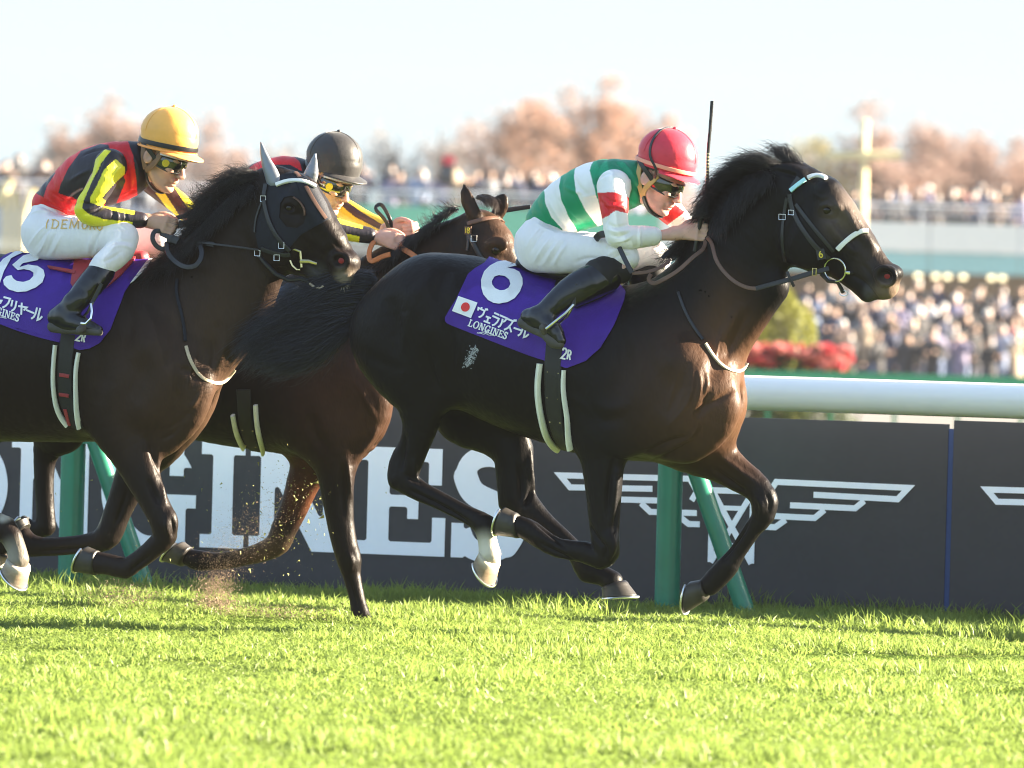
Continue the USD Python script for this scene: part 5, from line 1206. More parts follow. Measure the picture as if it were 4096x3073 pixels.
def goggles(t, hd, badge=True, strap_m='goggle_frame'):
    th = np.linspace(-1.45, 1.45, 41); z0 = -.014
    def pt(x, hgt, k=1.0):
        n = max(0, 1 - abs(x) / .28)
        top = .025 - .004 * abs(x); bot = -.031 + .016 * n - .004 * abs(x) * (abs(x) > .5) + .006 * max(0, abs(x) - .8) / .65
        z = z0 + bot + (top - bot) * hgt
        bulge = .006 * (1 - (2 * hgt - 1) ** 2)
        return hd.p((.014 + (.106 + bulge) * math.cos(x)) * k, (.079 + bulge) * math.sin(x) * k, z)
    rows = [[pt(x, hgt) for x in th] for hgt in np.linspace(0, 1, 7)]
    V = np.array(rows).reshape(-1, 3); k = len(th); f = []
    for i in range(6):
        a = i * k + np.arange(k - 1); f += [np.stack([a, a + 1, a + k + 1], 1), np.stack([a, a + k + 1, a + k], 1)]
    f = np.concatenate(f); nrm = V - hd.p(0, 0, z0); nrm -= np.outer(nrm @ hd.u, hd.u); nrm /= np.linalg.norm(nrm, axis=1, keepdims=True)
    if (np.cross(V[f[:, 1]] - V[f[:, 0]], V[f[:, 2]] - V[f[:, 0]]) * nrm[f[:, 0]]).sum() < 0: f = f[:, ::-1]
    g = obj('goggles', slab(V, f, -nrm * .004), MT['goggle_lens'], t, smooth=50)
    border = [pt(x, 0, 1.01) for x in th] + [pt(x, 1, 1.01) for x in th[::-1]]
    obj('goggle_frame', tube(border, .0036, 7, closed=True), MT['goggle_frame'], g)
    for w in (1, -1):
        ps = resample([pt(1.45 * w, .5), hd.p(-.01, .089 * w, .0), hd.p(-.06, .083 * w, .02), hd.p(-.10, .04 * w, .035)], 20)
        nn = np.tile(-hd.l * w, (20, 1))
        obj('goggle_strap', tube(ps, .010, 8, nrm=nn, flat=.25), MT[strap_m], g)
    if badge:
        for w in (1,):
            c = pt(1.02 * w, .55); c2 = c + (c - hd.p(0, 0, z0)) * .05
            cy = trimesh.creation.cylinder(.0155, .005, 28); d = (c - hd.p(.0, 0, z0)); d -= hd.u * (d @ hd.u); d /= np.linalg.norm(d)
            cy.apply_transform(trimesh.geometry.align_vectors([0, 0, 1], d)); cy.apply_translation(c + d * .003); obj('goggle_vent', tm(cy), MT['lens_yellow'], g)
    return g
def skin_paint(hd, V, tone, hair=(.045, .028, .02)):
    q = hd.loc(V); n = meshkit.fbm(V * 40, 3, 2)[:, None]
    c = np.tile(np.array(tone), (len(V), 1)) * (.92 + .16 * n)
    lips = np.exp(-(((q[:, 0] - .115) / .014) ** 2 + (q[:, 1] / .022) ** 2 + ((q[:, 2] + .094) / .011) ** 2))[:, None]
    c = c * (1 - .5 * lips) + np.array((.42, .13, .11)) * .5 * lips
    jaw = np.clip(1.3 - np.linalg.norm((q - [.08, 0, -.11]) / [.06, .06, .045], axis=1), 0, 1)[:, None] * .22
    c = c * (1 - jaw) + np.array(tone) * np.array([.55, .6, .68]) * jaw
    ck = np.exp(-(((q[:, 0] - .09) / .03) ** 2 + ((np.abs(q[:, 1]) - .042) / .02) ** 2 + ((q[:, 2] + .045) / .02) ** 2))[:, None] * .25
    c = c * (1 - ck) + np.array((.62, .26, .19)) * ck
    hr = ((q[:, 0] < .018) & (q[:, 2] > -.05) & (np.linalg.norm(q, axis=1) < .16) & ~((np.abs(q[:, 1]) > .074) & (q[:, 0] > -.035) & (q[:, 2] < .015)))
    c[hr & (q[:, 0] < .01)] = hair
    return c
def solid(*chains, k=.02):
    s = Solid()
    for c in chains: s.chain(c, k=k)
    return s
def put(name, so, h, m, t, paint=None):
    V, f = so.mesh(h); return obj(name, (V, f), m, t, smooth=True, color=None if paint is None else paint(V))
def sole(fr, t, line, r, col='sole'):
    so = Solid(); so.chain(line, k=.01); return put('sole', so, .005, MT[col], t)

def rider(fr, base, label, spec):
    t = xform('person', mat=fr.mat); tag(t, label, 'person', None)
    P = mk(fr); S = spec
    hd = Head(fr, S['dome'], S.get('hv', 0), S['pitch'], S['yaw'], S['hpitch'])
    neck = fr.p(*S['neck'])
    # the whole body under the clothes, head and hands included
    b = Solid(); face(b, hd, neck)
    tor = S['torso']; core = [(neck, .05, 1.0)] + [(x[0], x[1] * .42, x[2]) for x in tor[::-1]]
    b.chain(core, k=.03)
    pel = tor[0][0]
    for side, arm in (('near', S['near_arm']), ('far', S['far_arm'])):
        b.chain([(a[0], min(a[1] * .62, .042), 1) for a in arm[:-2]] + [(a[0], a[1], 1) for a in arm[-2:]], k=.02)
        w = arm[-1][0]; d = np.array(S[side + '_hand'][0], float); o = np.array(S[side + '_hand'][1], float)
        hand(b, w, d, o, np.array(S[side + '_hand'][2], float), S.get('hand_sc', 1.0))
    for sgn in (1, -1):
        b.chain([((x[0] if sgn > 0 else flip(x[0])), min(x[1] * .45, .045), 1) for x in S['thigh'] + S['boot'][-2:]], k=.02)
    put('body', b, .0042, MT['skin'], t, lambda V: skin_paint(hd, V, S['tone']))
    # silks
    tr = Solid(); tr.chain(tor, k=.03); tr.chain([(tor[-1][0], tor[-1][1] * .72, 1.0), (neck, .068, 1.0)], k=.05)
    near = solid(S['near_sleeve']); far = solid(S['far_sleeve'])
    sh = Solid(); sh.gr = tr.gr + [(near.gr[0][0], .035, 1), (far.gr[0][0], .035, 1)]
    for e in S.get('folds', ()): sh.chain(e, k=.02, op=-1)
    def paint(V):
        dn, df, dt = near(V), far(V), tr(V)
        c = S['paint_torso'](V); i = (dn < dt - .004) & (dn < df); c[i] = S['paint_near'](V[i]); j = (df < dt - .004) & (df < dn); c[j] = S['paint_far'](V[j])
        return c
    V, f = sh.mesh(.0036); c_ = paint(V); V = sculpt(sh, fr, V, S.get('sh_lines', ())); obj('shirt', (V, f), MT['silk'], t, color=c_)
    # breeches
    br = Solid(); br.chain(S['seat'], k=.03)
    for sgn in (1, -1):
        br.chain([(x[0] if sgn > 0 else flip(x[0]), x[1], x[2]) for x in S['thigh']], k=.05)
    for e in S.get('breech_folds', ()): br.chain(e, k=.012, op=-1)
    V, f = br.mesh(.0048); V = sculpt(br, fr, V, S.get('br_lines', ())); obj('breeches', (V, f), MT['breeches'], t, smooth=True)
    for sgn in (1, -1):
        fl = (lambda x: x) if sgn > 0 else flip
        bo = Solid(); bo.chain([(fl(x[0]), x[1], x[2]) for x in S['boot']], k=.02)
        for e in S.get('boot_more', ()): bo.chain([(fl(x[0]), x[1], x[2]) for x in e], k=.015)
        bt = put('boot', bo, .005, MT['boot_black'], t)
        sole(fr, bt, [(fl(x[0]), x[1], x[2]) for x in S['sole']], 0)
        if 'gaiter' in S:
            g = Solid(); g.chain([(fl(x[0]), x[1], x[2]) for x in S['gaiter']], k=.02); put('gaiter', g, .005, MT['gaiter_black'], t)
    return t, hd, br, sh

W_, GRN, RED, BLK, YEL, BRN = (.80, .79, .77), (.004, .24, .11), (.62, .012, .016), (.018, .014, .020), (.72, .66, .03), (.05, .022, .018)
def blank(c): return lambda V: np.tile(np.array(c, float), (len(V), 1))

# ---- green and white
def rider_six():
    fr = FR6; P = mk(fr)
    sp = dict(dome=B(1448, 372), pitch=math.radians(27), yaw=math.radians(2), hpitch=math.radians(15), neck=(B(1195, 590), 0), tone=(.56, .33, .26))
    sp['torso'] = [P(B(400, 940), 0, 175, 1.15), P(B(600, 800), 0, 245, 1.05), P(B(830, 700), 0, 275, 1.10), P(B(990, 640), 0, 240, 1.20), P(B(1120, 620), 0, 195, 1.0)]
    sh_n, sh_f = P(B(985, 640), .15, 150), P(B(1270, 660), -.15, 140)
    el_n, el_f = P(B(1010, 1050), .21, 112), P(B(1560, 960), -.20, 90)
    sp['near_sleeve'] = [sh_n, P(B(985, 800), .19, 125), P(B(1000, 950), .205, 112), P(B(1015, 1060), .21, 110), P(B(1120, 1080), .185, 105), P(B(1230, 1072), .15, 96), P(B(1320, 1068), .125, 84)]
    sp['far_sleeve'] = [sh_f, P(B(1420, 800), -.18, 125), P(B(1540, 920), -.19, 100), P(B(1620, 1000), -.17, 92), P(B(1660, 1030), -.14, 80)]
    sp['near_arm'] = [sh_n, el_n, P(B(1330, 1065), .12, 62), P(B(1480, 1052), .085, 55), P(B(1560, 1040), .068, 50)]
    sp['far_arm'] = [sh_f, el_f, P(B(1660, 1030), -.13, 60), P(B(1690, 1035), -.08, 55), P(B(1700, 1035), -.06, 50)]
    sp['near_hand'] = ((1, 0, .06), (0, -1, .1), (0, .15, 1)); sp['far_hand'] = ((1, -.1, .0), (0, 1, .2), (0, -.2, 1)); sp['hand_sc'] = 1.0
    sp['leg_core'] = [(fr.p(B(380, 1050), .07), .07), (fr.p(B(800, 1210), .13), .06), (fr.p(B(1080, 1260), .15), .045), (fr.p(M(1300, 440), .28), .04), (fr.p(M(1050, 650), .33), .03)]
    sp['seat'] = [P(B(365, 1110), 0, 225, 1.15), P(B(420, 960), 0, 170, 1.25)]
    sp['thigh'] = [P(B(345, 1180), .07, 205, .9), P(B(600, 1210), .12, 180, .85), P(B(850, 1210), .155, 160, .85), P(B(1050, 1215), .16, 130, .95), P(B(1110, 1260), .165, 96, 1)]
    K1 = lambda *a: [P(B(x, y), v, R) for x, y, v, R in a]
    sp['boot'] = [P(M(1560, 330), .20, 150, .9), P(M(1400, 400), .27, 152, .85), P(M(1250, 480), .31, 135, .85), P(M(1130, 560), .34, 104, .9), P(M(1050, 640), .36, 98, .9), P(M(980, 690), .365, 105, .9)]
    sp['boot_more'] = [[P(M(900, 690), .365, 80, .9), P(M(1000, 720), .37, 100, .85), P(M(1100, 790), .38, 84, .9), P(M(1165, 890), .385, 56, 1.0)]]
    sp['sole'] = [P(M(850, 735), .37, 52, 1.1), P(M(950, 790), .375, 48, 1.1), P(M(1040, 830), .385, 48, 1.1), P(M(1110, 900), .39, 56, 1.0), P(M(1165, 920), .39, 42, 1.0)]
    sp['gaiter'] = [P(M(1690, 290), .165, 110, .95), P(M(1600, 290), .19, 132, .95), P(M(1510, 330), .225, 158, .9)]
    sp['br_lines'] = [ln(B, 7, 6, (290, 1300), (360, 1190), (440, 1080)), ln(B, 7, -5, (330, 1310), (400, 1200), (480, 1090)), ln(B, 7, 6, (370, 1320), (440, 1210), (520, 1090)), ln(B, 7, -5, (420, 1320), (490, 1200), (560, 1090)), ln(B, 8, 6, (460, 1320), (520, 1220), (600, 1110)), ln(B, 7, 5, (220, 1180), (270, 1090), (340, 1000)), ln(B, 8, -6, (250, 1230), (310, 1120), (400, 1010)), ln(B, 7, 5, (300, 950), (380, 1000), (480, 1040)), ln(B, 8, -6, (330, 900), (430, 970), (540, 1020)), ln(B, 8, 5, (560, 1070), (720, 1075), (860, 1090)), ln(B, 8, -5, (900, 1180), (1000, 1150), (1120, 1180)), ln(B, 6, 5, (920, 1240), (1010, 1190), (1130, 1220)), ln(B, 6, -5, (960, 1290), (1040, 1230), (1140, 1260)), ln(B, 8, -5, (640, 1300), (760, 1260), (880, 1270))]
    sp['sh_lines'] = [ln(B, 10, -8, (860, 760), (930, 860), (900, 980)), ln(B, 8, 5, (700, 730), (780, 720), (870, 700)), ln(B, 9, -6, (820, 620), (870, 560), (960, 520)), ln(B, 8, -6, (1000, 430), (1090, 520), (1150, 660)), ln(B, 9, 7, (1060, 420), (1150, 540), (1200, 680)), ln(B, 8, -7, (1130, 560), (1210, 700), (1240, 830)), ln(B, 7, -6, (930, 960), (1000, 990), (1090, 970)), ln(B, 7, 5, (930, 1010), (1010, 1030), (1110, 1010)), ln(B, 7, -6, (950, 1060), (1030, 1070), (1130, 1030)), ln(B, 6, 4, (980, 1120), (1060, 1110), (1150, 1060)), ln(B, 7, -5, (890, 720), (980, 770), (1080, 760)), ln(B, 7, 4, (890, 800), (990, 810), (1090, 830)), ln(B, 6, 6, (1210, 985), (1205, 1070), (1215, 1160)), ln(B, 9, -6, (500, 740), (580, 860), (700, 960)), ln(B, 9, 6, (420, 760), (490, 880), (570, 980)), ln(B, 9, -6, (640, 560), (700, 660), (800, 740)), ln(B, 8, -7, (840, 680), (830, 600), (880, 540)), ln(B, 8, 5, (560, 640), (640, 680), (740, 690)), ln(B, 8, -6, (1130, 780), (1160, 860), (1120, 940))]
    cur = lambda *p: list(p)
    c1 = cur((345, 600), (385, 690), (390, 780), (440, 900), (530, 1000), (580, 1080)); c2 = cur((560, 440), (525, 555), (510, 640), (530, 760), (580, 880), (655, 1000), (700, 1090))
    c3 = cur((690, 380), (645, 500), (638, 570), (660, 690), (740, 850), (880, 1030), (940, 1090)); c4 = cur((870, 330), (790, 450), (775, 500), (800, 600), (850, 770), (930, 1000), (1000, 1090))
    w1, w2 = side_poly(fr, B, c1 + c2[::-1], .10), side_poly(fr, B, c3 + c4[::-1], .10)
    def pt(V): c = blank(GRN)(V); c[inside(w1, V) | inside(w2, V)] = W_; return c
    rb = side_poly(fr, B, [(890, 690), (990, 690), (1090, 720), (1160, 780), (1160, 900), (1090, 868), (1000, 848), (890, 915), (820, 930), (820, 700)], .22)
    def pn(V): c = blank(W_)(V); c[inside(rb, V)] = RED; return c
    fb = side_poly(fr, B, [(1300, 880), (1440, 740), (1600, 860), (1500, 930), (1400, 1010)], -.18)
    def pf(V): c = blank(W_)(V); c[inside(fb, V)] = RED; return c
    sp['paint_torso'], sp['paint_near'], sp['paint_far'] = pt, pn, pf
    t, hd, br, sh = rider(fr, None, 'rider in green and white hoops with a red cap and red armbands', sp)
    hl = helmet(fr, t, hd, MT['cap_red'], rim=-.058, size=(.127, .106, .112)); brim(fr, hl, hd, MT['cap_red'], rim=-.058, size=(.127, .106), ext=.036)
    rim_band(hl, hd, MT['cap_peach'], -.040, .016, (.127, .106))
    goggles(t, hd, badge=False)
    ps = resample([hd.h(-.02, .0, .114), hd.h(-.035, .055, .095), hd.h(-.04, .095, .04), hd.h(-.02, .107, -.02), hd.h(.015, .106, -.058), hd.p(.03, .09, -.005)], 30)
    obj('elastic_strap', tube(ps, .006, 8, nrm=ps - hd.dome, flat=.4), MT['leather_black'], t)
    for w in (1, -1):
        for a in ([(-.07, .062, .03), (-.045, .075, -.03), (-.012, .074, -.075), (.012, .068, -.10)], [(.035, .083, .01), (.022, .084, -.03), (.008, .076, -.075), (.012, .068, -.10)]):
            q = resample([hd.p(x, y * w, z) for x, y, z in a], 20); obj('chin_strap', tube(q, .011, 8, nrm=np.tile(-hd.l * w, (20, 1)), flat=.3), MT['strap_tan'], t)
    q = resample([hd.p(.012, .069, -.095), hd.p(.035, .055, -.125), hd.p(.075, .028, -.147), hd.p(.092, 0, -.15), hd.p(.075, -.028, -.147), hd.p(.035, -.055, -.125), hd.p(.012, -.069, -.095)], 40)
    obj('chin_cup', tube(q, .010, 8, nrm=q - hd.p(.03, 0, -.06), flat=.45), MT['leather_black'], t)
    # rein ends and whip
    o = xform('riding_whip', mat=fr.mat); tag(o, 'upright black whip with gold rings held by the red-capped rider', 'whip')
    wh = [fr.p(q, v) for q, v in ((B(1685, 1200), .075), (B(1720, 1000), .078), (B(1760, 800), .08), (B(1792, 560), .08), (B(1800, 330), .08), (B(1815, 150), .08), (B(1826, 0), .08), (B(1832, -95), .08))]
    obj('shaft', tube(resample(wh, 40), np.interp(np.linspace(0, 1, 40), [0, .3, .5, .8, 1], [.010, .009, .0062, .0068, .0045]), 10), MT['leather_black'], o)
    obj('whip_flap', tube([fr.p(B(1813, 180), .08), fr.p(B(1826, 0), .08), fr.p(B(1832, -100), .08)], .0075, 8, nrm=np.tile([0, -1.0, 0], (3, 1)), flat=.4), MT['leather_black'], o)
    for y in np.linspace(360, 590, 9):
        a = fr.p(B(1800 - (y - 330) * .045, y), .08); obj('whip_ring', tube([a, a + [0, 0, .004]], .0072, 10), MT['brass'], o)
    return t, hd, br
mat('cap_red', (.58, .035, .06), rough=.42, spec=.4, vary=.08, vscale=20, bump=.18, bscale=30, sheen=.2)
mat('cap_peach', (.80, .30, .20), rough=.5)
mat('cap_yellow', (.84, .40, .085), rough=.42, spec=.4, vary=.06, vscale=20, bump=.18, bscale=30, sheen=.2)
mat('cap_orange', (.85, .33, .08), rough=.5)
mat('cap_black', (.030, .028, .028), rough=.5, spec=.4, vary=.15, vscale=20, bump=.2, bscale=30, sheen=.3)
mat('strap_tan', (.52, .35, .12), rough=.5)
mat('strap_brown', (.20, .11, .06), rough=.5)
mat('gold_print', (.72, .46, .14), rough=.5)
RID6, HD6, BR6 = rider_six()

# ---- red and black, yellow cap
def rider_fifteen():
    fr = FR15; P = mk(fr)
    sp = dict(dome=G(1465, 290), pitch=math.radians(24), yaw=math.radians(3), hpitch=math.radians(10), neck=(G(1180, 520), 0), tone=(.46, .27, .19))
    sp['torso'] = [P(G(430, 900), 0, 150, 1.2), P(G(600, 790), 0, 205, 1.15), P(G(830, 670), 0, 270, 1.10), P(G(1000, 620), 0, 262, 1.15), P(G(1110, 600), 0, 220, 1.0), P(G(1130, 720), 0, 150, 1.0)]
    sp['torso'] = sp['torso'][:5]
    sh_n, sh_f = P(G(955, 560), .16, 140), P(G(1230, 620), -.15, 130)
    sp['near_sleeve'] = [sh_n, P(G(900, 690), .20, 115), P(G(800, 850), .22, 108), P(G(745, 945), .225, 105), P(G(800, 1000), .22, 92), P(G(950, 1010), .18, 85), P(G(1100, 1025), .14, 78), P(G(1215, 1038), .11, 70)]
    sp['far_sleeve'] = [sh_f, P(G(1400, 780), -.19, 100), P(G(1530, 880), -.20, 95), P(G(1640, 990), -.17, 90), P(G(1680, 1040), -.13, 80)]
    sp['near_arm'] = [sh_n, P(G(745, 945), .225, 90), P(G(1200, 1038), .11, 60), P(G(1270, 1045), .09, 52), P(G(1300, 1050), .08, 48)]
    sp['far_arm'] = [sh_f, P(G(1570, 920), -.20, 80), P(G(1680, 1040), -.12, 60), P(G(1700, 1060), -.09, 52), P(G(1710, 1070), -.07, 48)]
    sp['near_hand'] = ((1, -.05, -.18), (0, -1, .25), (0, .25, 1)); sp['far_hand'] = ((1, 0, -.1), (0, 1, .2), (0, -.2, 1))
    sp['leg_core'] = [(fr.p(G(400, 1150), .07), .07), (fr.p(G(800, 1200), .13), .06), (fr.p(G(1080, 1200), .15), .045), (fr.p(I(800, 250), .29), .04), (fr.p(I(620, 620), .34), .03)]
    sp['seat'] = [P(G(420, 1120), 0, 222, 1.15), P(G(440, 980), 0, 165, 1.25)]
    sp['thigh'] = [P(G(410, 1180), .07, 205, .9), P(G(650, 1190), .12, 185, .85), P(G(880, 1190), .15, 165, .85), P(G(1060, 1190), .16, 142, .95), P(G(1040, 1290), .20, 126, .95), P(G(900, 1420), .27, 112, .9), P(G(860, 1460), .28, 100, .9)]
    K1 = lambda *a: [P(G(x, y), v, R) for x, y, v, R in a]
    sp['boot'] = [P(I(880, 290), .27, 118, .9), P(I(790, 400), .31, 122, .85), P(I(690, 510), .34, 104, .85), P(I(620, 600), .355, 98, .9), P(I(560, 660), .36, 105, .9)]
    sp['boot_more'] = [[P(I(490, 690), .36, 84, .9), P(I(580, 720), .365, 100, .85), P(I(720, 760), .375, 74, .9), P(I(850, 800), .38, 42, 1.0)], [P(I(700, 530), .35, 78), P(I(620, 560), .36, 78)]]
    sp['sole'] = [P(I(460, 770), .365, 52, 1.1), P(I(600, 795), .37, 42, 1.2), P(I(720, 800), .38, 42, 1.2), P(I(860, 820), .385, 30, 1.3)]
    sp['br_lines'] = [ln(G, 7, 6, (250, 1260), (330, 1150), (430, 1060)), ln(G, 7, -5, (290, 1290), (370, 1180), (470, 1080)), ln(G, 7, 6, (310, 1340), (390, 1230), (420, 1130)), ln(G, 8, -6, (400, 1340), (440, 1240), (480, 1150)), ln(G, 7, 5, (440, 1340), (490, 1250), (540, 1160)), ln(G, 8, 6, (760, 1320), (780, 1220), (820, 1130)), ln(G, 8, -6, (790, 1330), (820, 1230), (860, 1130)), ln(G, 7, 6, (830, 1320), (850, 1220), (880, 1120)), ln(G, 8, -7, (900, 1270), (1010, 1220), (1140, 1230)), ln(G, 7, 5, (940, 1300), (1030, 1260), (1150, 1280)), ln(G, 7, -5, (920, 1140), (1000, 1110), (1090, 1120)), ln(G, 7, 5, (230, 1000), (330, 960), (430, 960)), ln(G, 8, -5, (300, 900), (400, 930), (500, 990)), ln(G, 7, -5, (880, 1400), (960, 1370), (1060, 1300))]
    sp['sh_lines'] = [ln(G, 10, -8, (560, 900), (650, 820), (760, 760)), ln(G, 9, 6, (600, 700), (700, 640), (780, 600)), ln(G, 9, -7, (450, 800), (540, 860), (680, 900)), ln(G, 9, 6, (400, 850), (500, 920), (640, 950)), ln(G, 10, -8, (1080, 480), (1130, 620), (1130, 800)), ln(G, 9, 7, (1120, 430), (1180, 560), (1200, 720)), ln(G, 9, -7, (1010, 900), (1080, 820), (1180, 780)), ln(G, 8, -7, (900, 480), (860, 580), (830, 680)), ln(G, 7, 5, (960, 700), (1000, 620), (1050, 580)), ln(G, 6, -6, (690, 880), (760, 900), (840, 880)), ln(G, 6, 5, (690, 940), (770, 940), (860, 900)), ln(G, 6, -6, (720, 990), (800, 970), (880, 930)), ln(G, 6, -4, (960, 930), (980, 1000), (960, 1080)), ln(G, 6, 4, (1000, 940), (1020, 1010), (1010, 1080)), ln(G, 6, -4, (1080, 960), (1090, 1020), (1080, 1080)), ln(G, 9, -7, (720, 480), (800, 440), (900, 430))]
    f = lambda p, v: side_poly(fr, G, p, v)
    blk = ([f([(935, 385), (860, 380), (700, 440), (590, 590), (520, 740), (505, 805), (690, 872), (800, 900), (1000, 560)], .16), f([(300, 800), (330, 700), (430, 600), (480, 630), (405, 745), (375, 840)], .1),
                       f([(1085, 300), (1260, 300), (1260, 440), (1250, 560), (1300, 680), (1360, 760), (1190, 870), (1180, 700), (1150, 480)], .1), f([(1060, 640), (1085, 700), (1000, 910), (900, 930), (930, 800)], .18)])
    def pt(V): c = blank(RED)(V); c[inside(blk, V)] = BLK; return c
    ya = ([f([(905, 425), (960, 440), (870, 540), (835, 620), (770, 760), (718, 880), (708, 930), (765, 985), (900, 1032), (1145, 1052), (1140, 1140), (900, 1130), (740, 1090), (640, 1010), (640, 930), (680, 830), (735, 700), (800, 540)], .24),
                      f([(1000, 510), (1080, 580), (1080, 640), (960, 750), (882, 845), (905, 868), (1000, 915), (1165, 955), (1160, 992), (1000, 962), (860, 912), (780, 888), (776, 850), (830, 750), (900, 600)], .22)])
    def pn(V): c = blank(BLK)(V); c[inside(ya, V)] = YEL; return c
    yf = ([f([(1340, 800), (1415, 790), (1580, 1040), (1500, 1010)], -.2), f([(1490, 730), (1570, 700), (1720, 900), (1790, 1010), (1690, 1030), (1600, 900)], -.2)])
    def pf(V): c = blank(BRN)(V); c[inside(yf, V)] = YEL; return c
    sp['paint_torso'], sp['paint_near'], sp['paint_far'] = pt, pn, pf
    t, hd, br, sh = rider(fr, None, 'rider in red and black silks with a yellow cap, on the left', sp)
    hl = helmet(fr, t, hd, MT['cap_yellow'], rim=-.070, size=(.127, .106, .112)); brim(fr, hl, hd, MT['cap_orange'], rim=-.070, size=(.127, .106), ext=.042)
    b2 = brim(fr, hl, hd, MT['print_white'], rim=-.077, size=(.122, .10), ext=.018, name='helmet_lip')
    rim_band(hl, hd, MT['leather_black'], -.046, .020, (.127, .106)); rim_band(hl, hd, MT['cap_orange'], -.066, .010, (.127, .106))
    goggles(t, hd, badge=True)
    for w in (1, -1):
        for a in ([(-.06, .070, .03), (-.035, .078, -.03), (-.002, .072, -.08)], [(.040, .084, .01), (.030, .082, -.04), (.0, .073, -.085)]):
            q = resample([hd.p(x, y * w, z) for x, y, z in a], 16); obj('chin_strap', tube(q, .012, 8, nrm=np.tile(-hd.l * w, (16, 1)), flat=.3), MT['strap_brown'], t)
    q = resample([hd.p(.0, .071, -.085), hd.p(.015, .062, -.115), hd.p(.06, .03, -.15), hd.p(.075, 0, -.153), hd.p(.06, -.03, -.15), hd.p(.015, -.062, -.115), hd.p(.0, -.071, -.085)], 40)
    obj('chin_cup', tube(q, .008, 8, nrm=q - hd.p(.03, 0, -.06), flat=.45), MT['leather_black'], t)
    # name on the breeches
    LT = {'D': [[(.1, 0), (.25, 1)], [(.05, .98), (.5, .98), (.92, .75), (.9, .35), (.6, .02), (-.05, .02)]], 'E': [[(.1, 0), (.25, 1)], [(.1, .97), (.95, .97)], [(.15, .52), (.75, .52)], [(-.05, .03), (.85, .03)]],
          'M': [[(.02, 0), (.2, 1), (.45, .15), (.85, 1), (.85, 0)]], 'U': [[(.2, 1), (.08, .35), (.25, .05), (.55, .05), (.78, .3), (.92, 1)]], 'R': [[(.08, 0), (.2, 1)], [(.1, .97), (.6, .97), (.85, .78), (.7, .55), (.15, .5)], [(.5, .5), (.85, .02)]], 'O': [[(.5, .02), (.12, .25), (.15, .75), (.5, .98), (.88, .75), (.88, .25), (.5, .02)]], '(': [[(.9, 1.05), (.5, .6), (.45, 0)]]}
    items = [('(', 385, 425, 1112), ('D', 445, 512, 1110), ('E', 528, 588, 1112), ('M', 600, 690, 1114), ('U', 705, 765, 1118), ('R', 775, 830, 1124), ('O', 838, 890, 1130)]
    g = unary_union([strokes(LT[k], lambda x, y, a=a, b=b, z=z: G(a + (b - a) * x, z - 74 * y), 1.0) for k, a, b, z in items])
    patch('lettering', br, fr, g, .003, MT['gold_print'], t, .001, 3.0)
    return t, hd, br
RID15, HD15, BR15 = rider_fifteen()

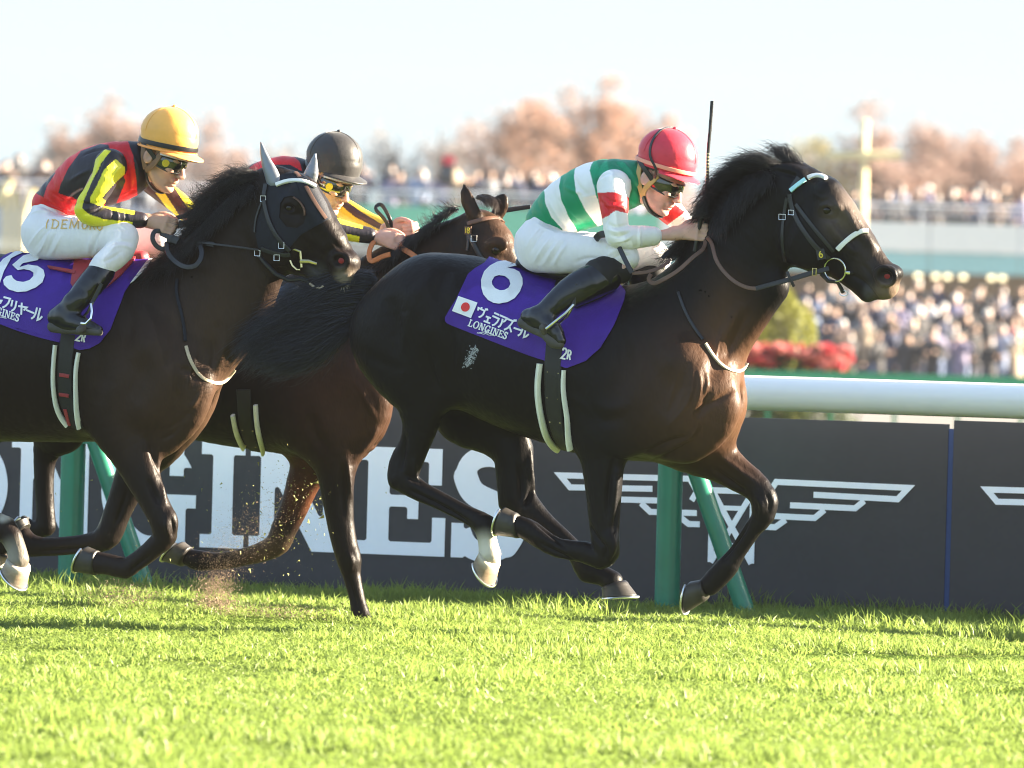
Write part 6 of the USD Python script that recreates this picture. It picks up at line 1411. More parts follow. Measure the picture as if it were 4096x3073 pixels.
# ---- behind, black cap
def rider_three():
    fr = FR3; P = mk(fr)
    sp = dict(dome=L(945, 390), pitch=math.radians(24), yaw=math.radians(8), hpitch=math.radians(10), neck=(L(660, 580), 0), tone=(.50, .30, .23))
    sp['torso'] = [P(L(-60, 950), 0, 150, 1.2), P(L(120, 820), 0, 205, 1.15), P(L(350, 680), 0, 260, 1.10), P(L(510, 630), 0, 255, 1.15), P(L(610, 620), 0, 215, 1.0)]
    sh_n, sh_f = P(L(480, 620), .16, 135), P(L(780, 640), -.15, 125)
    sp['near_sleeve'] = [sh_n, P(L(520, 780), .20, 110), P(L(640, 900), .21, 105), P(L(780, 960), .20, 100), P(L(950, 1000), .16, 92), P(L(1100, 1035), .12, 82), P(L(1240, 1062), .085, 70)]
    sp['far_sleeve'] = [sh_f, P(L(940, 780), -.20, 100), P(L(1050, 850), -.20, 98), P(L(1220, 940), -.16, 88), P(L(1400, 1000), -.09, 70)]
    sp['near_arm'] = [sh_n, P(L(650, 910), .21, 85), P(L(1230, 1062), .085, 58), P(L(1290, 1078), .07, 50), P(L(1320, 1085), .062, 47)]
    sp['far_arm'] = [sh_f, P(L(1050, 850), -.20, 80), P(L(1390, 1000), -.09, 55), P(L(1420, 1005), -.07, 48), P(L(1450, 1010), -.055, 46)]
    sp['near_hand'] = ((1, -.05, -.15), (0, -1, .25), (0, .25, 1)); sp['far_hand'] = ((1, 0, .02), (0, 1, .2), (0, -.2, 1))
    sp['leg_core'] = [(fr.p(L(-80, 1150), .07), .07), (fr.p(L(250, 1250), .13), .06), (fr.p(L(500, 1330), .15), .045), (fr.p(L(380, 1600), .28), .04), (fr.p(L(200, 1850), .32), .03)]
    sp['seat'] = [P(L(-60, 1120), 0, 222, 1.15), P(L(-50, 980), 0, 165, 1.25)]
    sp['thigh'] = [P(L(-70, 1180), .07, 205, .9), P(L(170, 1240), .12, 185, .85), P(L(400, 1290), .15, 165, .85), P(L(600, 1370), .16, 130, .95), P(L(640, 1440), .18, 105, .95)]
    sp['boot'] = [P(L(570, 1560), .24, 116, .9), P(L(450, 1700), .29, 116, .85), P(L(340, 1830), .32, 100, .85), P(L(260, 1900), .33, 95, .9)]
    sp['sole'] = [P(L(150, 1990), .33, 48, 1.1), P(L(300, 2010), .335, 42, 1.2), P(L(480, 2040), .34, 40, 1.2)]
    sp['boot_more'] = [[P(L(180, 1930), .33, 80, .9), P(L(320, 1960), .335, 88, .85), P(L(480, 2010), .34, 52, .9)]]
    sp['gaiter'] = [P(L(640, 1480), .20, 112, .95), P(L(580, 1540), .225, 124, .95), P(L(530, 1610), .25, 122, .9)]
    f = lambda p, v: side_poly(fr, L, p, v)
    rd = f([(100, 560), (260, 440), (400, 375), (480, 340), (560, 350), (640, 420), (670, 510), (560, 450), (420, 450), (300, 495), (160, 640)], .05)
    def pt(V): c = blank(BLK)(V); c[inside(rd, V)] = RED; return c
    ya = ([f([(500, 640), (560, 640), (640, 800), (800, 860), (915, 870), (1000, 895), (1195, 950), (1188, 1005), (1000, 962), (800, 920), (620, 860)], .15), f([(600, 960), (760, 1030), (950, 1030), (1162, 1070), (1155, 1150), (1000, 1120), (700, 1080)], .15)])
    def pn(V): c = blank(BLK)(V); c[inside(ya, V)] = YEL; return c
    yf = ([f([(850, 760), (960, 765), (1120, 900), (1340, 1015), (1330, 1060), (1150, 1010), (1000, 930)], -.18), f([(1000, 700), (1040, 690), (1200, 800), (1400, 945), (1390, 985), (1180, 860), (1030, 750)], -.18)])
    def pf(V): c = blank(BRN)(V); c[inside(yf, V)] = (.72, .50, .03); return c
    sp['paint_torso'], sp['paint_near'], sp['paint_far'] = pt, pn, pf
    t, hd, br, sh = rider(fr, None, 'rider with a black cap in red and black silks, behind the hooded horse head', sp)
    hl = helmet(fr, t, hd, MT['cap_black'], rim=-.064, size=(.127, .108, .112)); brim(fr, hl, hd, MT['cap_black'], rim=-.064, size=(.127, .108), ext=.040)
    brim(fr, hl, hd, MT['print_white'], rim=-.072, size=(.122, .102), ext=.020, name='helmet_lip')
    goggles(t, hd, badge=True)
    q = resample([hd.p(.01, .074, -.06), hd.p(.02, .062, -.105), hd.p(.06, .03, -.146), hd.p(.08, 0, -.15), hd.p(.06, -.03, -.146), hd.p(.02, -.062, -.105), hd.p(.01, -.074, -.06)], 40)
    obj('chin_cup', tube(q, .008, 8, nrm=q - hd.p(.03, 0, -.06), flat=.45), MT['leather_black'], t)
    o = xform('riding_whip', mat=fr.mat); tag(o, 'looped end of a dark leather whip above the hands of the black-capped rider', 'whip')
    a = [fr.p(L(*q), v) for *q, v in ((1440, 1010, -.03), (1425, 920, -.03), (1390, 850, -.03), (1330, 795, -.03), (1305, 815, -.02), (1330, 870, -.01), (1390, 940, -.01), (1415, 1000, -.01))]
    obj('whip_loop', tube(resample(a, 40), .0085, 8, nrm=np.tile([0, -1.0, 0], (40, 1)), flat=.45), MT['leather_black'], o)
    obj('whip_handle', tube([fr.p(L(1428, 1005), -.02), fr.p(L(1400, 1040), .02), fr.p(L(1330, 1120), .05)], .008, 8), MT['leather_brown'], o)
    return t, hd, br
RID3, HD3, BR3 = rider_three()
# ------------------------------------------------------------------ reins, manes, tails
def rein(fr, t, fn, ps, w, m, name='rein', flat=.4, n=40):
    P_ = resample([fr.p(fn(x, y), v) for x, y, v in ps], n); k = np.tile([0.2, -1.0, 0.1], (n, 1))
    return obj(name, tube(P_, w / 2, 8, nrm=k, flat=flat), m, t)
rein(FR6, T6, C, [(1545, 1130, .085), (1480, 1150, .10), (1400, 1170, .11), (1250, 1215, .13), (1100, 1255, .15), (910, 1308, .165)], .020, MT['leather_black'])
rein(FR6, T6, C, [(920, 1306, .165), (860, 1300, .17), (740, 1250, .175), (640, 1160, .17), (570, 1050, .16), (540, 940, .13), (510, 880, .09), (470, 850, .06)], .016, MT['leather_brown'])
rein(FR6, T6, C, [(480, 870, .07), (460, 960, .10), (390, 1020, .13), (290, 1110, .16), (190, 1185, .185), (90, 1240, .20), (20, 1258, .20), (-10, 1235, .2), (10, 1180, .19)], .017, MT['leather_brown'])
rein(FR6, T6, B, [(1030, 1165, .23), (1065, 1240, .25), (1110, 1330, .27), (1140, 1385, .27)], .020, MT['leather_black'])
rein(FR6, T6, B, [(1140, 1388, .265), (1220, 1385, .25), (1320, 1365, .22), (1400, 1330, .18), (1470, 1270, .14)], .014, MT['leather_brown'])
rein(FR6, T6, B, [(1530, 1120, .0), (1500, 1160, .05), (1400, 1260, .1)], .016, MT['leather_black'])
obj('martingale_strap', tube([FR6.p(C(1185, 1160), .14), FR6.p(C(1210, 1220), .145), FR6.p(C(1245, 1288), .14)], .006, 8, nrm=np.tile([0, -1.0, 0], (3, 1)), flat=.5), MT['leather_black'], T6)
P_, n_ = [FR6.p(C(1420, 1160), .115)], None
obj('rein_buckle', tube(P_[0] + np.array([[-.008, 0, -.014], [.008, 0, -.014], [.008, 0, .014], [-.008, 0, .014]]), .0028, 6, closed=True), MT['brass'], T6)
o = xform('glove_pouch', mat=FR6.mat) if False else None
rein(FR6, T6, B, [(830, 1090, .21), (870, 1055, .23), (930, 1050, .235)], .030, MT['leather_black'], 'rein_end', .5)

rein(FR15, T15, H, [(935, 1080, .10), (800, 1060, .13), (600, 1035, .15), (440, 1015, .14), (330, 1000, .12), (230, 985, .10)], .009, MT['leather_black'], flat=.6)
rein(FR15, T15, G, [(1500, 1020, .05), (1560, 1010, .04), (1650, 990, .02), (1780, 985, .0)], .018, MT['leather_black'])
rein(FR15, T15, G, [(1490, 1090, .06), (1560, 1075, .05), (1640, 1060, .03), (1720, 1055, .0)], .030, MT['leather_black'])
rein(FR15, T15, G, [(1400, 1140, .10), (1340, 1135, .12), (1318, 1180, .13), (1335, 1240, .13), (1400, 1285, .12), (1450, 1270, .11), (1500, 1215, .10)], .020, MT['leather_black'])
rein(FR15, T15, G, [(1390, 1150, .1), (1450, 1180, .1), (1530, 1210, .1), (1640, 1225, .1), (1760, 1235, .12), (1850, 1250, .13)], .022, MT['leather_black'])
rein(FR15, T15, G, [(1440, 1230, .12), (1450, 1310, .15), (1510, 1390, .17), (1600, 1440, .18), (1690, 1430, .18), (1735, 1370, .17), (1740, 1290, .15), (1710, 1230, .13)], .022, MT['leather_black'])
rein(FR15, T15, G, [(1450, 1200, .12), (1500, 1205, .12), (1545, 1225, .12)], .036, MT['leather_black'], 'rein_knot', .8)

rein(FR3, T3, L, [(1480, 1130, .06), (1540, 1175, .09), (1600, 1215, .11), (1680, 1270, .12)], .024, MT['leather_tan'])
rein(FR3, T3, L, [(1430, 1225, .12), (1340, 1255, .12), (1260, 1280, .12), (1245, 1230, .11), (1265, 1150, .1), (1290, 1110, .09)], .022, MT['leather_tan'])

c_ = lambda fn, *p: [(fn(x, y), v) for x, y, v in p]
hm = MT['hair']
# horse 6: mane thrown back from the crest, forelock up, tail streaming
hair(FR6, 'mane', T6, [[(g[0][0] + np.array([7.0, 7.5]), 0.0)] + g for g in [c_(C, (200, 1010, .04), (120, 1060, .06), (40, 1100, .07)), c_(C, (330, 850, .0), (260, 930, .03), (180, 1020, .05)), c_(C, (440, 700, .02), (385, 720, .05), (350, 760, .05)), c_(C, (520, 560, .03), (450, 610, .08), (440, 690, .09)), c_(C, (620, 450, .03), (500, 470, .09), (440, 560, .12)), c_(C, (740, 350, .03), (590, 350, .08), (500, 420, .10)), c_(C, (880, 280, .03), (720, 240, .07), (600, 290, .09)), c_(C, (1020, 250, .03), (860, 190, .06), (740, 200, .07)), c_(C, (1150, 270, .03), (1000, 190, .05), (880, 130, .05))]], 4200, .018, .03, .0017, .010, 1, hm)
hair(FR6, 'mane_under', T6, [c_(C, (500, 690, .06), (580, 760, .11), (560, 870, .14)), c_(C, (640, 480, .05), (720, 570, .11), (690, 720, .13)), c_(C, (820, 360, .05), (880, 440, .10), (830, 560, .12)), c_(C, (1000, 290, .05), (1030, 360, .09), (990, 450, .10))], 2200, .018, .012, .0019, .006, 2, hm)
hair(FR6, 'forelock', T6, [c_(C, (1340, 300, .0), (1220, 230, .02), (1080, 130, .02), (930, 75, .02)), c_(C, (1430, 320, .0), (1280, 230, .01), (1180, 130, .0), (1120, 95, .0)), c_(C, (1400, 310, -.02), (1260, 220, -.02), (1120, 140, -.02), (1000, 120, -.02))], 700, .014, .012, .0016, .014, 3, hm)
hair(FR6, 'mane_wisp', T6, [c_(C, (1180, 230, .0), (1060, 110, .0), (980, 60, .0), (900, 100, .02)), c_(C, (1250, 210, .0), (1180, 100, .0), (1130, 75, .0), (1100, 110, .0)), c_(C, (1280, 215, .0), (1210, 130, .0), (1160, 70, -.02), (1110, 130, -.02))], 46, .008, .008, .0022, .012, 4, hm)
hair(FR6, 'mane_wisp', T6, [c_(C, (480, 600, .10), (430, 640, .12), (390, 700, .12)), c_(C, (500, 690, .10), (420, 680, .12), (330, 690, .12)), c_(C, (480, 450, .08), (420, 500, .1), (385, 590, .12))], 60, .012, .01, .002, .012, 5, hm)
hair(FR6, 'tail', T6, [c_(L, (1270, 1420, -.02), (1120, 1400, .0), (950, 1440, .02), (700, 1580, .04), (420, 1800, .06), (280, 1900, .06)), c_(A, (500, 560, .0), (300, 590, .02), (60, 650, .04), (-250, 800, .06), (-480, 950, .07), (-560, 1060, .08)), c_(A, (460, 680, .0), (300, 740, .03), (80, 850, .05), (-200, 960, .06), (-420, 1080, .07)), c_(A, (450, 760, .0), (330, 880, .03), (160, 1010, .05), (-60, 1100, .06), (-260, 1120, .06))], 7500, .034, .035, .0018, .016, 6, MT['hair_tail'], k=12, lenvar=.5, rootspread=.012)
# horse 15
hair(FR15, 'mane', T15, [c_(I, (1360, 240, .0), (1300, 310, .08), (1210, 400, .13)), c_(H, (250, 1080, .0), (150, 1160, .08), (100, 1260, .13)), c_(H, (400, 920, .0), (310, 1010, .08), (250, 1130, .12)), c_(H, (520, 740, .0), (410, 810, .07), (330, 930, .09)), c_(H, (620, 560, .03), (480, 660, .09), (400, 800, .11)), c_(H, (760, 480, .03), (620, 520, .07), (500, 600, .09)), c_(H, (900, 440, .03), (760, 440, .06), (610, 470, .07)), c_(H, (1000, 480, .03), (880, 430, .05), (760, 430, .05))], 4200, .024, .03, .0017, .016, 11, hm)
hair(FR15, 'mane_under', T15, [c_(I, (1420, 180, .06), (1470, 240, .13), (1400, 360, .17)), c_(H, (330, 900, .06), (400, 960, .13), (330, 1080, .16)), c_(H, (520, 700, .05), (590, 760, .11), (520, 900, .14)), c_(H, (700, 560, .05), (760, 620, .10), (700, 720, .12)), c_(H, (880, 500, .05), (900, 540, .08), (860, 620, .10))], 2200, .018, .012, .0019, .006, 12, hm)
hair(FR15, 'mane_wisp', T15, [c_(H, (620, 620, .06), (520, 600, .08), (430, 520, .08), (420, 500, .08)), c_(H, (600, 680, .06), (480, 660, .08), (390, 600, .08), (360, 540, .08)), c_(H, (560, 740, .06), (460, 760, .09), (360, 690, .09), (290, 690, .09)), c_(H, (520, 800, .06), (400, 770, .08), (300, 760, .09), (200, 800, .08)), c_(H, (470, 840, .06), (380, 880, .09), (330, 930, .1), (290, 960, .1))], 420, .016, .018, .0019, .020, 13, hm, k=12)
hair(FR15, 'whiskers', T15, [c_(H, (1560, 1390, .02), (1545, 1440, .03), (1520, 1480, .03)), c_(H, (1640, 1400, .02), (1620, 1450, .03), (1600, 1480, .03)), c_(H, (1690, 1380, .02), (1700, 1420, .03), (1700, 1450, .03)), c_(H, (1750, 1340, .01), (1765, 1360, .02), (1770, 1330, .02))], 150, .006, .012, .0012, .004, 14, MT['whisker'])
# horse by the rail
hair(FR3, 'mane', T3, [c_(N, (250, 1650, .03), (200, 1700, .08), (150, 1780, .12)), c_(N, (430, 1480, .03), (380, 1540, .08), (330, 1650, .12)), c_(N, (620, 1350, .03), (570, 1400, .07), (520, 1500, .10)), c_(N, (800, 1220, .03), (740, 1270, .06), (690, 1350, .08)), c_(N, (930, 1150, .02), (880, 1150, .04), (850, 1200, .05))], 900, .014, .02, .0024, .008, 21, hm)
hair(FR3, 'mane_wisp', T3, [c_(N, (940, 1180, .0), (900, 1110, .0), (850, 1060, .0)), c_(N, (860, 1200, .0), (800, 1150, .0), (760, 1130, .0)), c_(N, (640, 1330, .0), (600, 1260, .0), (590, 1200, .0))], 90, .010, .012, .0018, .008, 22, hm)
hair(FR3, 'forelock', T3, [c_(N, (1090, 1060, .03), (1150, 1080, .06), (1180, 1150, .09)), c_(N, (1140, 1040, .0), (1220, 1070, .04), (1250, 1150, .07)), c_(N, (1180, 1050, -.02), (1260, 1100, .0), (1280, 1180, .03))], 420, .008, .006, .0024, .005, 23, MT['hair_brown'])
o = xform('riding_whip', mat=FR3.mat); tag(o, 'flat dark whip end between brown horse ears and green and white shirt', 'whip')
obj('shaft', tube([FR3.p(N(1250, 1185), -.25), FR3.p(N(1330, 1170), -.25), FR3.p(N(1560, 1138), -.25)], [.006, .011, .009], 8, nrm=np.tile([0, -1.0, 0], (3, 1)), flat=.5), MT['leather_black'], o)
# ------------------------------------------------------------------ ground behind the rail
def strip(name, y0, y1, m, lift, label, half=60):
    xs, ys = np.linspace(-half, half, 41), np.linspace(y0, y1, 40); X, Y = np.meshgrid(xs, ys, indexing='ij')
    Z = ground_z(X, Y) + lift; n = np.arange(X.size).reshape(X.shape)
    f = np.stack([n[:-1, :-1], n[1:, :-1], n[1:, 1:], n[:-1, 1:]], -1).reshape(-1, 4)
    tag(obj(name, (np.stack([X, Y, Z], -1).reshape(-1, 3), f), m, smooth=True), label, name.replace('_', ' '), kind='structure')
mat('dry_lawn', (.30, .25, .10), rough=.95, spec=0, vary=.35, vscale=.6)
mat('paving', (.22, .21, .20), rough=.9, spec=0, vary=.15, vscale=.8)
strip('lawn', 60, 150, MT['dry_lawn'], .012, 'straw coloured lawn between the rail and the crowd')
strip('pavement', 150.2, 236, MT['paving'], .016, 'pale paved apron on which the lower crowd stands')

# ------------------------------------------------------------------ hedge of red flowers, clipped bush, green fence
mat('leaf_dark', (.06, .10, .02), rough=.6, island=.35, trans=.25)
mat('leaf_olive', (.34, .35, .05), rough=.6, island=.4, trans=.3)
mat('flower_red', (.66, .07, .09), rough=.6, island=.35, trans=.3)
mat('flower_pink', (.75, .25, .24), rough=.6, island=.3, trans=.3)
mat('fence_green', (.010, .20, .12), rough=.4)
def leaf_cloud(c, r, n, size, seed, squash=1.0, shell=.55):
    """small bent leaf faces through a lumpy volume"""
    g = np.random.default_rng(seed); d = g.normal(size=(n, 3)); d /= np.linalg.norm(d, axis=1, keepdims=True)
    lump = .72 + .5 * meshkit.fbm(d * 2.1 + seed, 3, seed)
    p = np.array(c) + d * np.array(r) * (lump * (shell + (1 - shell) * g.random(n) ** .5))[:, None]
    a = g.normal(size=(n, 3)); a /= np.linalg.norm(a, axis=1, keepdims=True); b = np.cross(a, g.normal(size=(n, 3))); b /= np.linalg.norm(b, axis=1, keepdims=True)
    s = size * g.uniform(.6, 1.4, n)[:, None]
    V = np.stack([p - a * s, p + b * s * .6, p + a * s, p - b * s * .6], 1).reshape(-1, 3); i = np.arange(n)[:, None] * 4
    return V, np.concatenate([i + [0, 1, 2], i + [0, 2, 3]])
def flower_bed():
    y = 128.0; xs = np.linspace(at_depth((640, 360), y)[0], at_depth((846, 360), y)[0], 26)
    zt = at_depth((800, 346), y)[2]; zg = ground_z(0, y)
    t = xform('flower_hedge'); tag(t, 'low hedge of red and pink flowers in front of the clipped bush', 'hedge')
    g = np.random.default_rng(5)
    lv = [leaf_cloud((x, y + g.uniform(-.2, .2), (zt + zg) / 2), (.22, .3, (zt - zg) * .5), 260, .045, 100 + i) for i, x in enumerate(xs)]
    obj('leaves', cat_mesh(lv), MT['leaf_dark'], t, smooth=False)
    fr_ = [leaf_cloud((x + g.uniform(-.05, .05), y - .05 + g.uniform(-.25, .2), zt - g.uniform(.02, .26)), (.10, .14, .06), 90, .034, 200 + i) for i, x in enumerate(np.repeat(xs, 4))]
    obj('blossoms', cat_mesh(fr_[::2]), MT['flower_red'], t, smooth=False); obj('blossoms', cat_mesh(fr_[1::2]), MT['flower_pink'], t, smooth=False)
flower_bed()
def topiary():
    y = 140.0; c = at_depth((784, 332), y); top = at_depth((781, 293), y)[2]; w = 66 / FQ * y / 2; zg = ground_z(0, y)
    t = xform('clipped_bush', (c[0], y, zg)); tag(t, 'rounded clipped olive green bush behind the red flowers', 'bush')
    h = top - zg
    ms = [leaf_cloud((0, 0, h * .62), (w, w, h * .40), 5200, .035, 7, shell=.86), leaf_cloud((0, 0, h * .36), (w * 1.02, w * 1.02, h * .34), 3200, .035, 8, shell=.86)]
    obj('foliage', cat_mesh(ms), MT['leaf_olive'], t, smooth=False)
    obj('stem', tube([[0, 0, -.1], [0, 0, h * .6]], .05, 10), MT['trunk_bark'], t)
topiary()
def green_fence():
    y = 124.0; a, b = at_depth((846, 376), y), at_depth((1024, 381), y); zt = b[2] + (y / FQ) * 4; zg = float(ground_z(0, y))
    t = xform('green_fence', (0, y, 0)); tag(t, 'low green fence between the white rail and the lower crowd', 'fence')
    x0, x1 = a[0] - 2.6, b[0] + 2.0
    for z0, z1 in ((zt - .15, zt), (zt - .42, zt - .34), (zg + .12, zg + .2)): obj('fence_rail', box_mesh((x0, -.03, z0), (x1, .03, z1)), MT['fence_green'], t, smooth=False)
    for x in np.arange(x0, x1, .8): obj('fence_post', box_mesh((x, .031, zg - .1), (x + .05, .08, zt - .01)), MT['fence_green'], t, smooth=False)
green_fence()

# ------------------------------------------------------------------ stand with its upper deck
mat('fascia_white', (.62, .62, .58), rough=.6, vary=.05, vscale=.5)
mat('fascia_teal', (.24, .42, .42), rough=.5, vary=.08, vscale=.5)
mat('fascia_mint', (.12, .40, .27), rough=.5, vary=.08, vscale=.5)
mat('fascia_grey', (.30, .33, .36), rough=.6, vary=.06, vscale=.5)
mat('wall_brown', (.17, .14, .12), rough=.8, vary=.3, vscale=.25)
mat('concrete', (.36, .35, .34), rough=.85, vary=.1, vscale=.4)
mat('balustrade', (.60, .62, .68), rough=.4)
mat('dark_glass', (.03, .04, .06), rough=.1)
MT['lamp_glow'] = usdkit.material(stage, '/World/Looks/lamp_glow', {"e": ("emission", {"color": (1.0, .84, .50), "strength": .5})}, [], surface="e.emission")
DY = 240.0
zq = lambda q: at_depth(q, DY)[2]
xq = lambda x: at_depth((x, 230), DY)[0]
Z_TOP = zq((900, 222)); Z_MID = zq((900, 251.5)); Z_BOT = zq((900, 272.5)); Z_FLOOR = Z_TOP - .85
def stand():
    t = xform('grandstand', (0, DY, 0)); tag(t, 'long two level stand with a white, teal and grey deck front behind the track', 'grandstand')
    zg = float(ground_z(0, DY))
    def seg(name, x0, x1, z0, z1, m, w=2.4, y0=0.0):
        n = max(1, int(round((x1 - x0) / w)))
        for i in range(n):
            a, b = x0 + (x1 - x0) * i / n, x0 + (x1 - x0) * (i + 1) / n
            obj(name, box_mesh((a + .012, y0, z0), (b - .012, y0 + .14, z1)), m, t, smooth=False)
    R0, M0, L0 = xq(660), xq(300), xq(-60)
    seg('fascia_panel', R0, xq(1110), Z_MID + .01, Z_TOP, MT['fascia_white']); seg('fascia_panel', R0, xq(1110), Z_BOT, Z_MID - .01, MT['fascia_teal'], y0=.03)
    zm0, zm1 = zq((480, 243)), zq((480, 208)); seg('fascia_panel', M0, R0, zm0, zm1, MT['fascia_mint'])
    zl0, zl1, zl2 = zq((20, 238)), zq((20, 207)), zq((20, 250)); seg('fascia_panel', L0, M0, zl0, zl1, MT['fascia_grey']); seg('fascia_panel', L0, M0, zl2, zl0 - .01, MT['fascia_white'], y0=.03)
    obj('deck_floor', box_mesh((L0, .2, Z_FLOOR - .3), (xq(1110), 14, Z_FLOOR)), MT['concrete'], t, smooth=False)
    obj('back_wall', box_mesh((L0, 9.0, zg - .3), (xq(1110), 9.3, Z_FLOOR - .31)), MT['wall_brown'], t, smooth=False)
    for x in np.arange(L0 + 1, xq(1110), 5.2): obj('column', box_mesh((x, 1.0, zg - .2), (x + .45, 1.45, Z_FLOOR - .31)), MT['concrete'], t, smooth=False)
    obj('terrace_step', box_mesh((L0, -3, zg - .2), (xq(1110), 8.9, zg + .25)), MT['concrete'], t, smooth=False)
    obj('terrace_step', box_mesh((L0, 2, zg + .252), (xq(1110), 8.9, zg + .6)), MT['concrete'], t, smooth=False)
    for x in [xq(q) for q in (928, 946, 958, 974, 1003, 1014)]:
        lamp = obj('ceiling_lamp', box_mesh((x - .07, 5.0, Z_FLOOR - .50), (x + .07, 5.12, Z_FLOOR - .40)), MT['lamp_glow'], t, smooth=False)
    zr = Z_TOP + .42
    obj('handrail', tube([[L0, .3, zr], [(L0 + xq(1110)) / 2, .3, zr], [xq(1110), .3, zr]], .035, 10), MT['balustrade'], t)
    obj('handrail', tube([[L0, .3, zr - .2], [(L0 + xq(1110)) / 2, .3, zr - .2], [xq(1110), .3, zr - .2]], .02, 8), MT['balustrade'], t)
    for x in np.arange(L0, xq(1110), 1.5): obj('rail_post', tube([[x, .3, Z_TOP - .3], [x, .3, zr]], .022, 8), MT['balustrade'], t)
stand()

# ------------------------------------------------------------------ spectators
mat('crowd_skin', (.38, .24, .17), rough=.5)
HAIRC = {'black': (.02, .018, .018), 'brown': (.08, .045, .03), 'grey': (.3, .3, .3), 'white': (.75, .74, .72), 'tan': (.5, .4, .28)}
for k, c in HAIRC.items(): mat('crowd_hair_' + k, c, rough=.5)
COATS = {'black': (.010, .010, .015), 'navy': (.018, .026, .068), 'grey': (.12, .13, .15), 'pale blue': (.20, .25, .38), 'beige': (.28, .22, .16), 'white': (.50, .50, .54), 'pink': (.36, .15, .16), 'brown': (.08, .05, .04), 'cream yellow': (.45, .35, .16), 'lilac': (.20, .18, .28)}
for k, c in COATS.items(): mat('crowd_coat_' + k.replace(' ', '_'), c, rough=.75, vary=.1)
mat('crowd_trousers', (.045, .05, .075), rough=.8); mat('crowd_jeans', (.10, .14, .24), rough=.8); mat('crowd_mask', (.78, .78, .78), rough=.7)
def person_meshes(pose):
    Z = lambda *a: np.array(a, float)
    b = Solid(); b.ell(Z(0, 0, 1.56), (.075, .095, .115), k=.01); b.chain([(Z(0, 0, 1.30), .06), (Z(0, 0, 1.48), .055)], k=.03); b.ell(Z(0, -.10, 1.55), (.015, .02, .02), k=.02)
    b.chain([(Z(0, 0, .95), .10), (Z(0, 0, 1.30), .11)], k=.05)
    for w in (1, -1): b.chain([(Z(.09 * w, 0, .9), .06), (Z(.10 * w, 0, .5), .045), (Z(.10 * w, 0, .08), .035), (Z(.10 * w, -.12, .04), .035)], k=.04)
    el = [(.27, .04, 1.08), (-.27, .04, 1.08)]; ha = [(.24, -.16, .92), (-.24, -.14, .90)]
    if pose == 1: ha = [(.06, -.26, 1.50), (-.06, -.26, 1.50)]; el = [(.26, -.12, 1.24), (-.26, -.12, 1.24)]
    if pose == 2: ha = [(.10, -.30, 1.20), (-.08, -.30, 1.18)]; el = [(.27, -.05, 1.10), (-.27, -.05, 1.10)]
    for w, e, h in zip((1, -1), el, ha):
        b.chain([(Z(.17 * w, 0, 1.36), .05), (Z(*e), .042), (Z(*h), .036), (Z(h[0], h[1] - .05, h[2] + .02), .04)], k=.03)
    c = Solid(); c.chain([(Z(0, 0, .80), .17, 1.0), (Z(0, 0, 1.05), .165, .9), (Z(0, 0, 1.30), .155, .85), (Z(0, .01, 1.40), .09, 1)], k=.05)
    for w in (1, -1): c.ell(Z(.13 * w, 0, 1.32), (.10, .09, .09), k=.06)
    for w, e, h in zip((1, -1), el, ha): c.chain([(Z(.18 * w, 0, 1.35), .07), (Z(*e), .06), (Z(*(np.array(e) * .15 + np.array(h) * .85)), .05)], k=.03)
    p = Solid()
    for w in (1, -1): p.chain([(Z(.09 * w, 0, .88), .105), (Z(.10 * w, 0, .5), .08), (Z(.10 * w, 0, .10), .065)], k=.03)
    hr = Solid(); hr.ell(Z(0, .02, 1.605), (.088, .10, .088), k=.01); hr.ell(Z(0, -.14, 1.54), (.07, .08, .07), k=.02, op=-1)
    m = Solid(); m.ell(Z(0, -.085, 1.515), (.055, .03, .04), k=.01)
    return [x.mesh(.022) for x in (b, c, p, hr, m)]
PM = [person_meshes(k) for k in range(3)]
VAR = {}
def spectator(pos, coat, hair, pose, rz, zone, group, mask, jeans):
    label = f'{coat} coated {hair} haired spectator {zone}'
    key = (coat, hair, pose, mask, jeans, zone)
    s = .98 + .08 * ((hash(round(pos[0] * 77)) % 7) / 7 - .5)
    if key in VAR: return dup(VAR[key], pos, rz, s, label, group)
    x = UsdGeom.Xform.Define(stage, prim_path('person')); x.AddTranslateOp().Set(Gf.Vec3d(*map(float, pos))); x.AddRotateZOp().Set(math.degrees(rz)); x.AddScaleOp().Set(Gf.Vec3f(s, s, s))
    t = x.GetPrim(); tag(t, label, 'person', group); b, c, p, h, m = PM[pose]
    obj('body', b, MT['crowd_skin'], t, smooth=True); obj('coat', c, MT['crowd_coat_' + coat.replace(' ', '_')], t, smooth=True)
    obj('trousers', p, MT['crowd_jeans' if jeans else 'crowd_trousers'], t, smooth=True); obj('hair', h, MT['crowd_hair_' + hair], t, smooth=True)
    if mask: obj('face_mask', m, MT['crowd_mask'], t, smooth=True)
    VAR[key] = t; return t
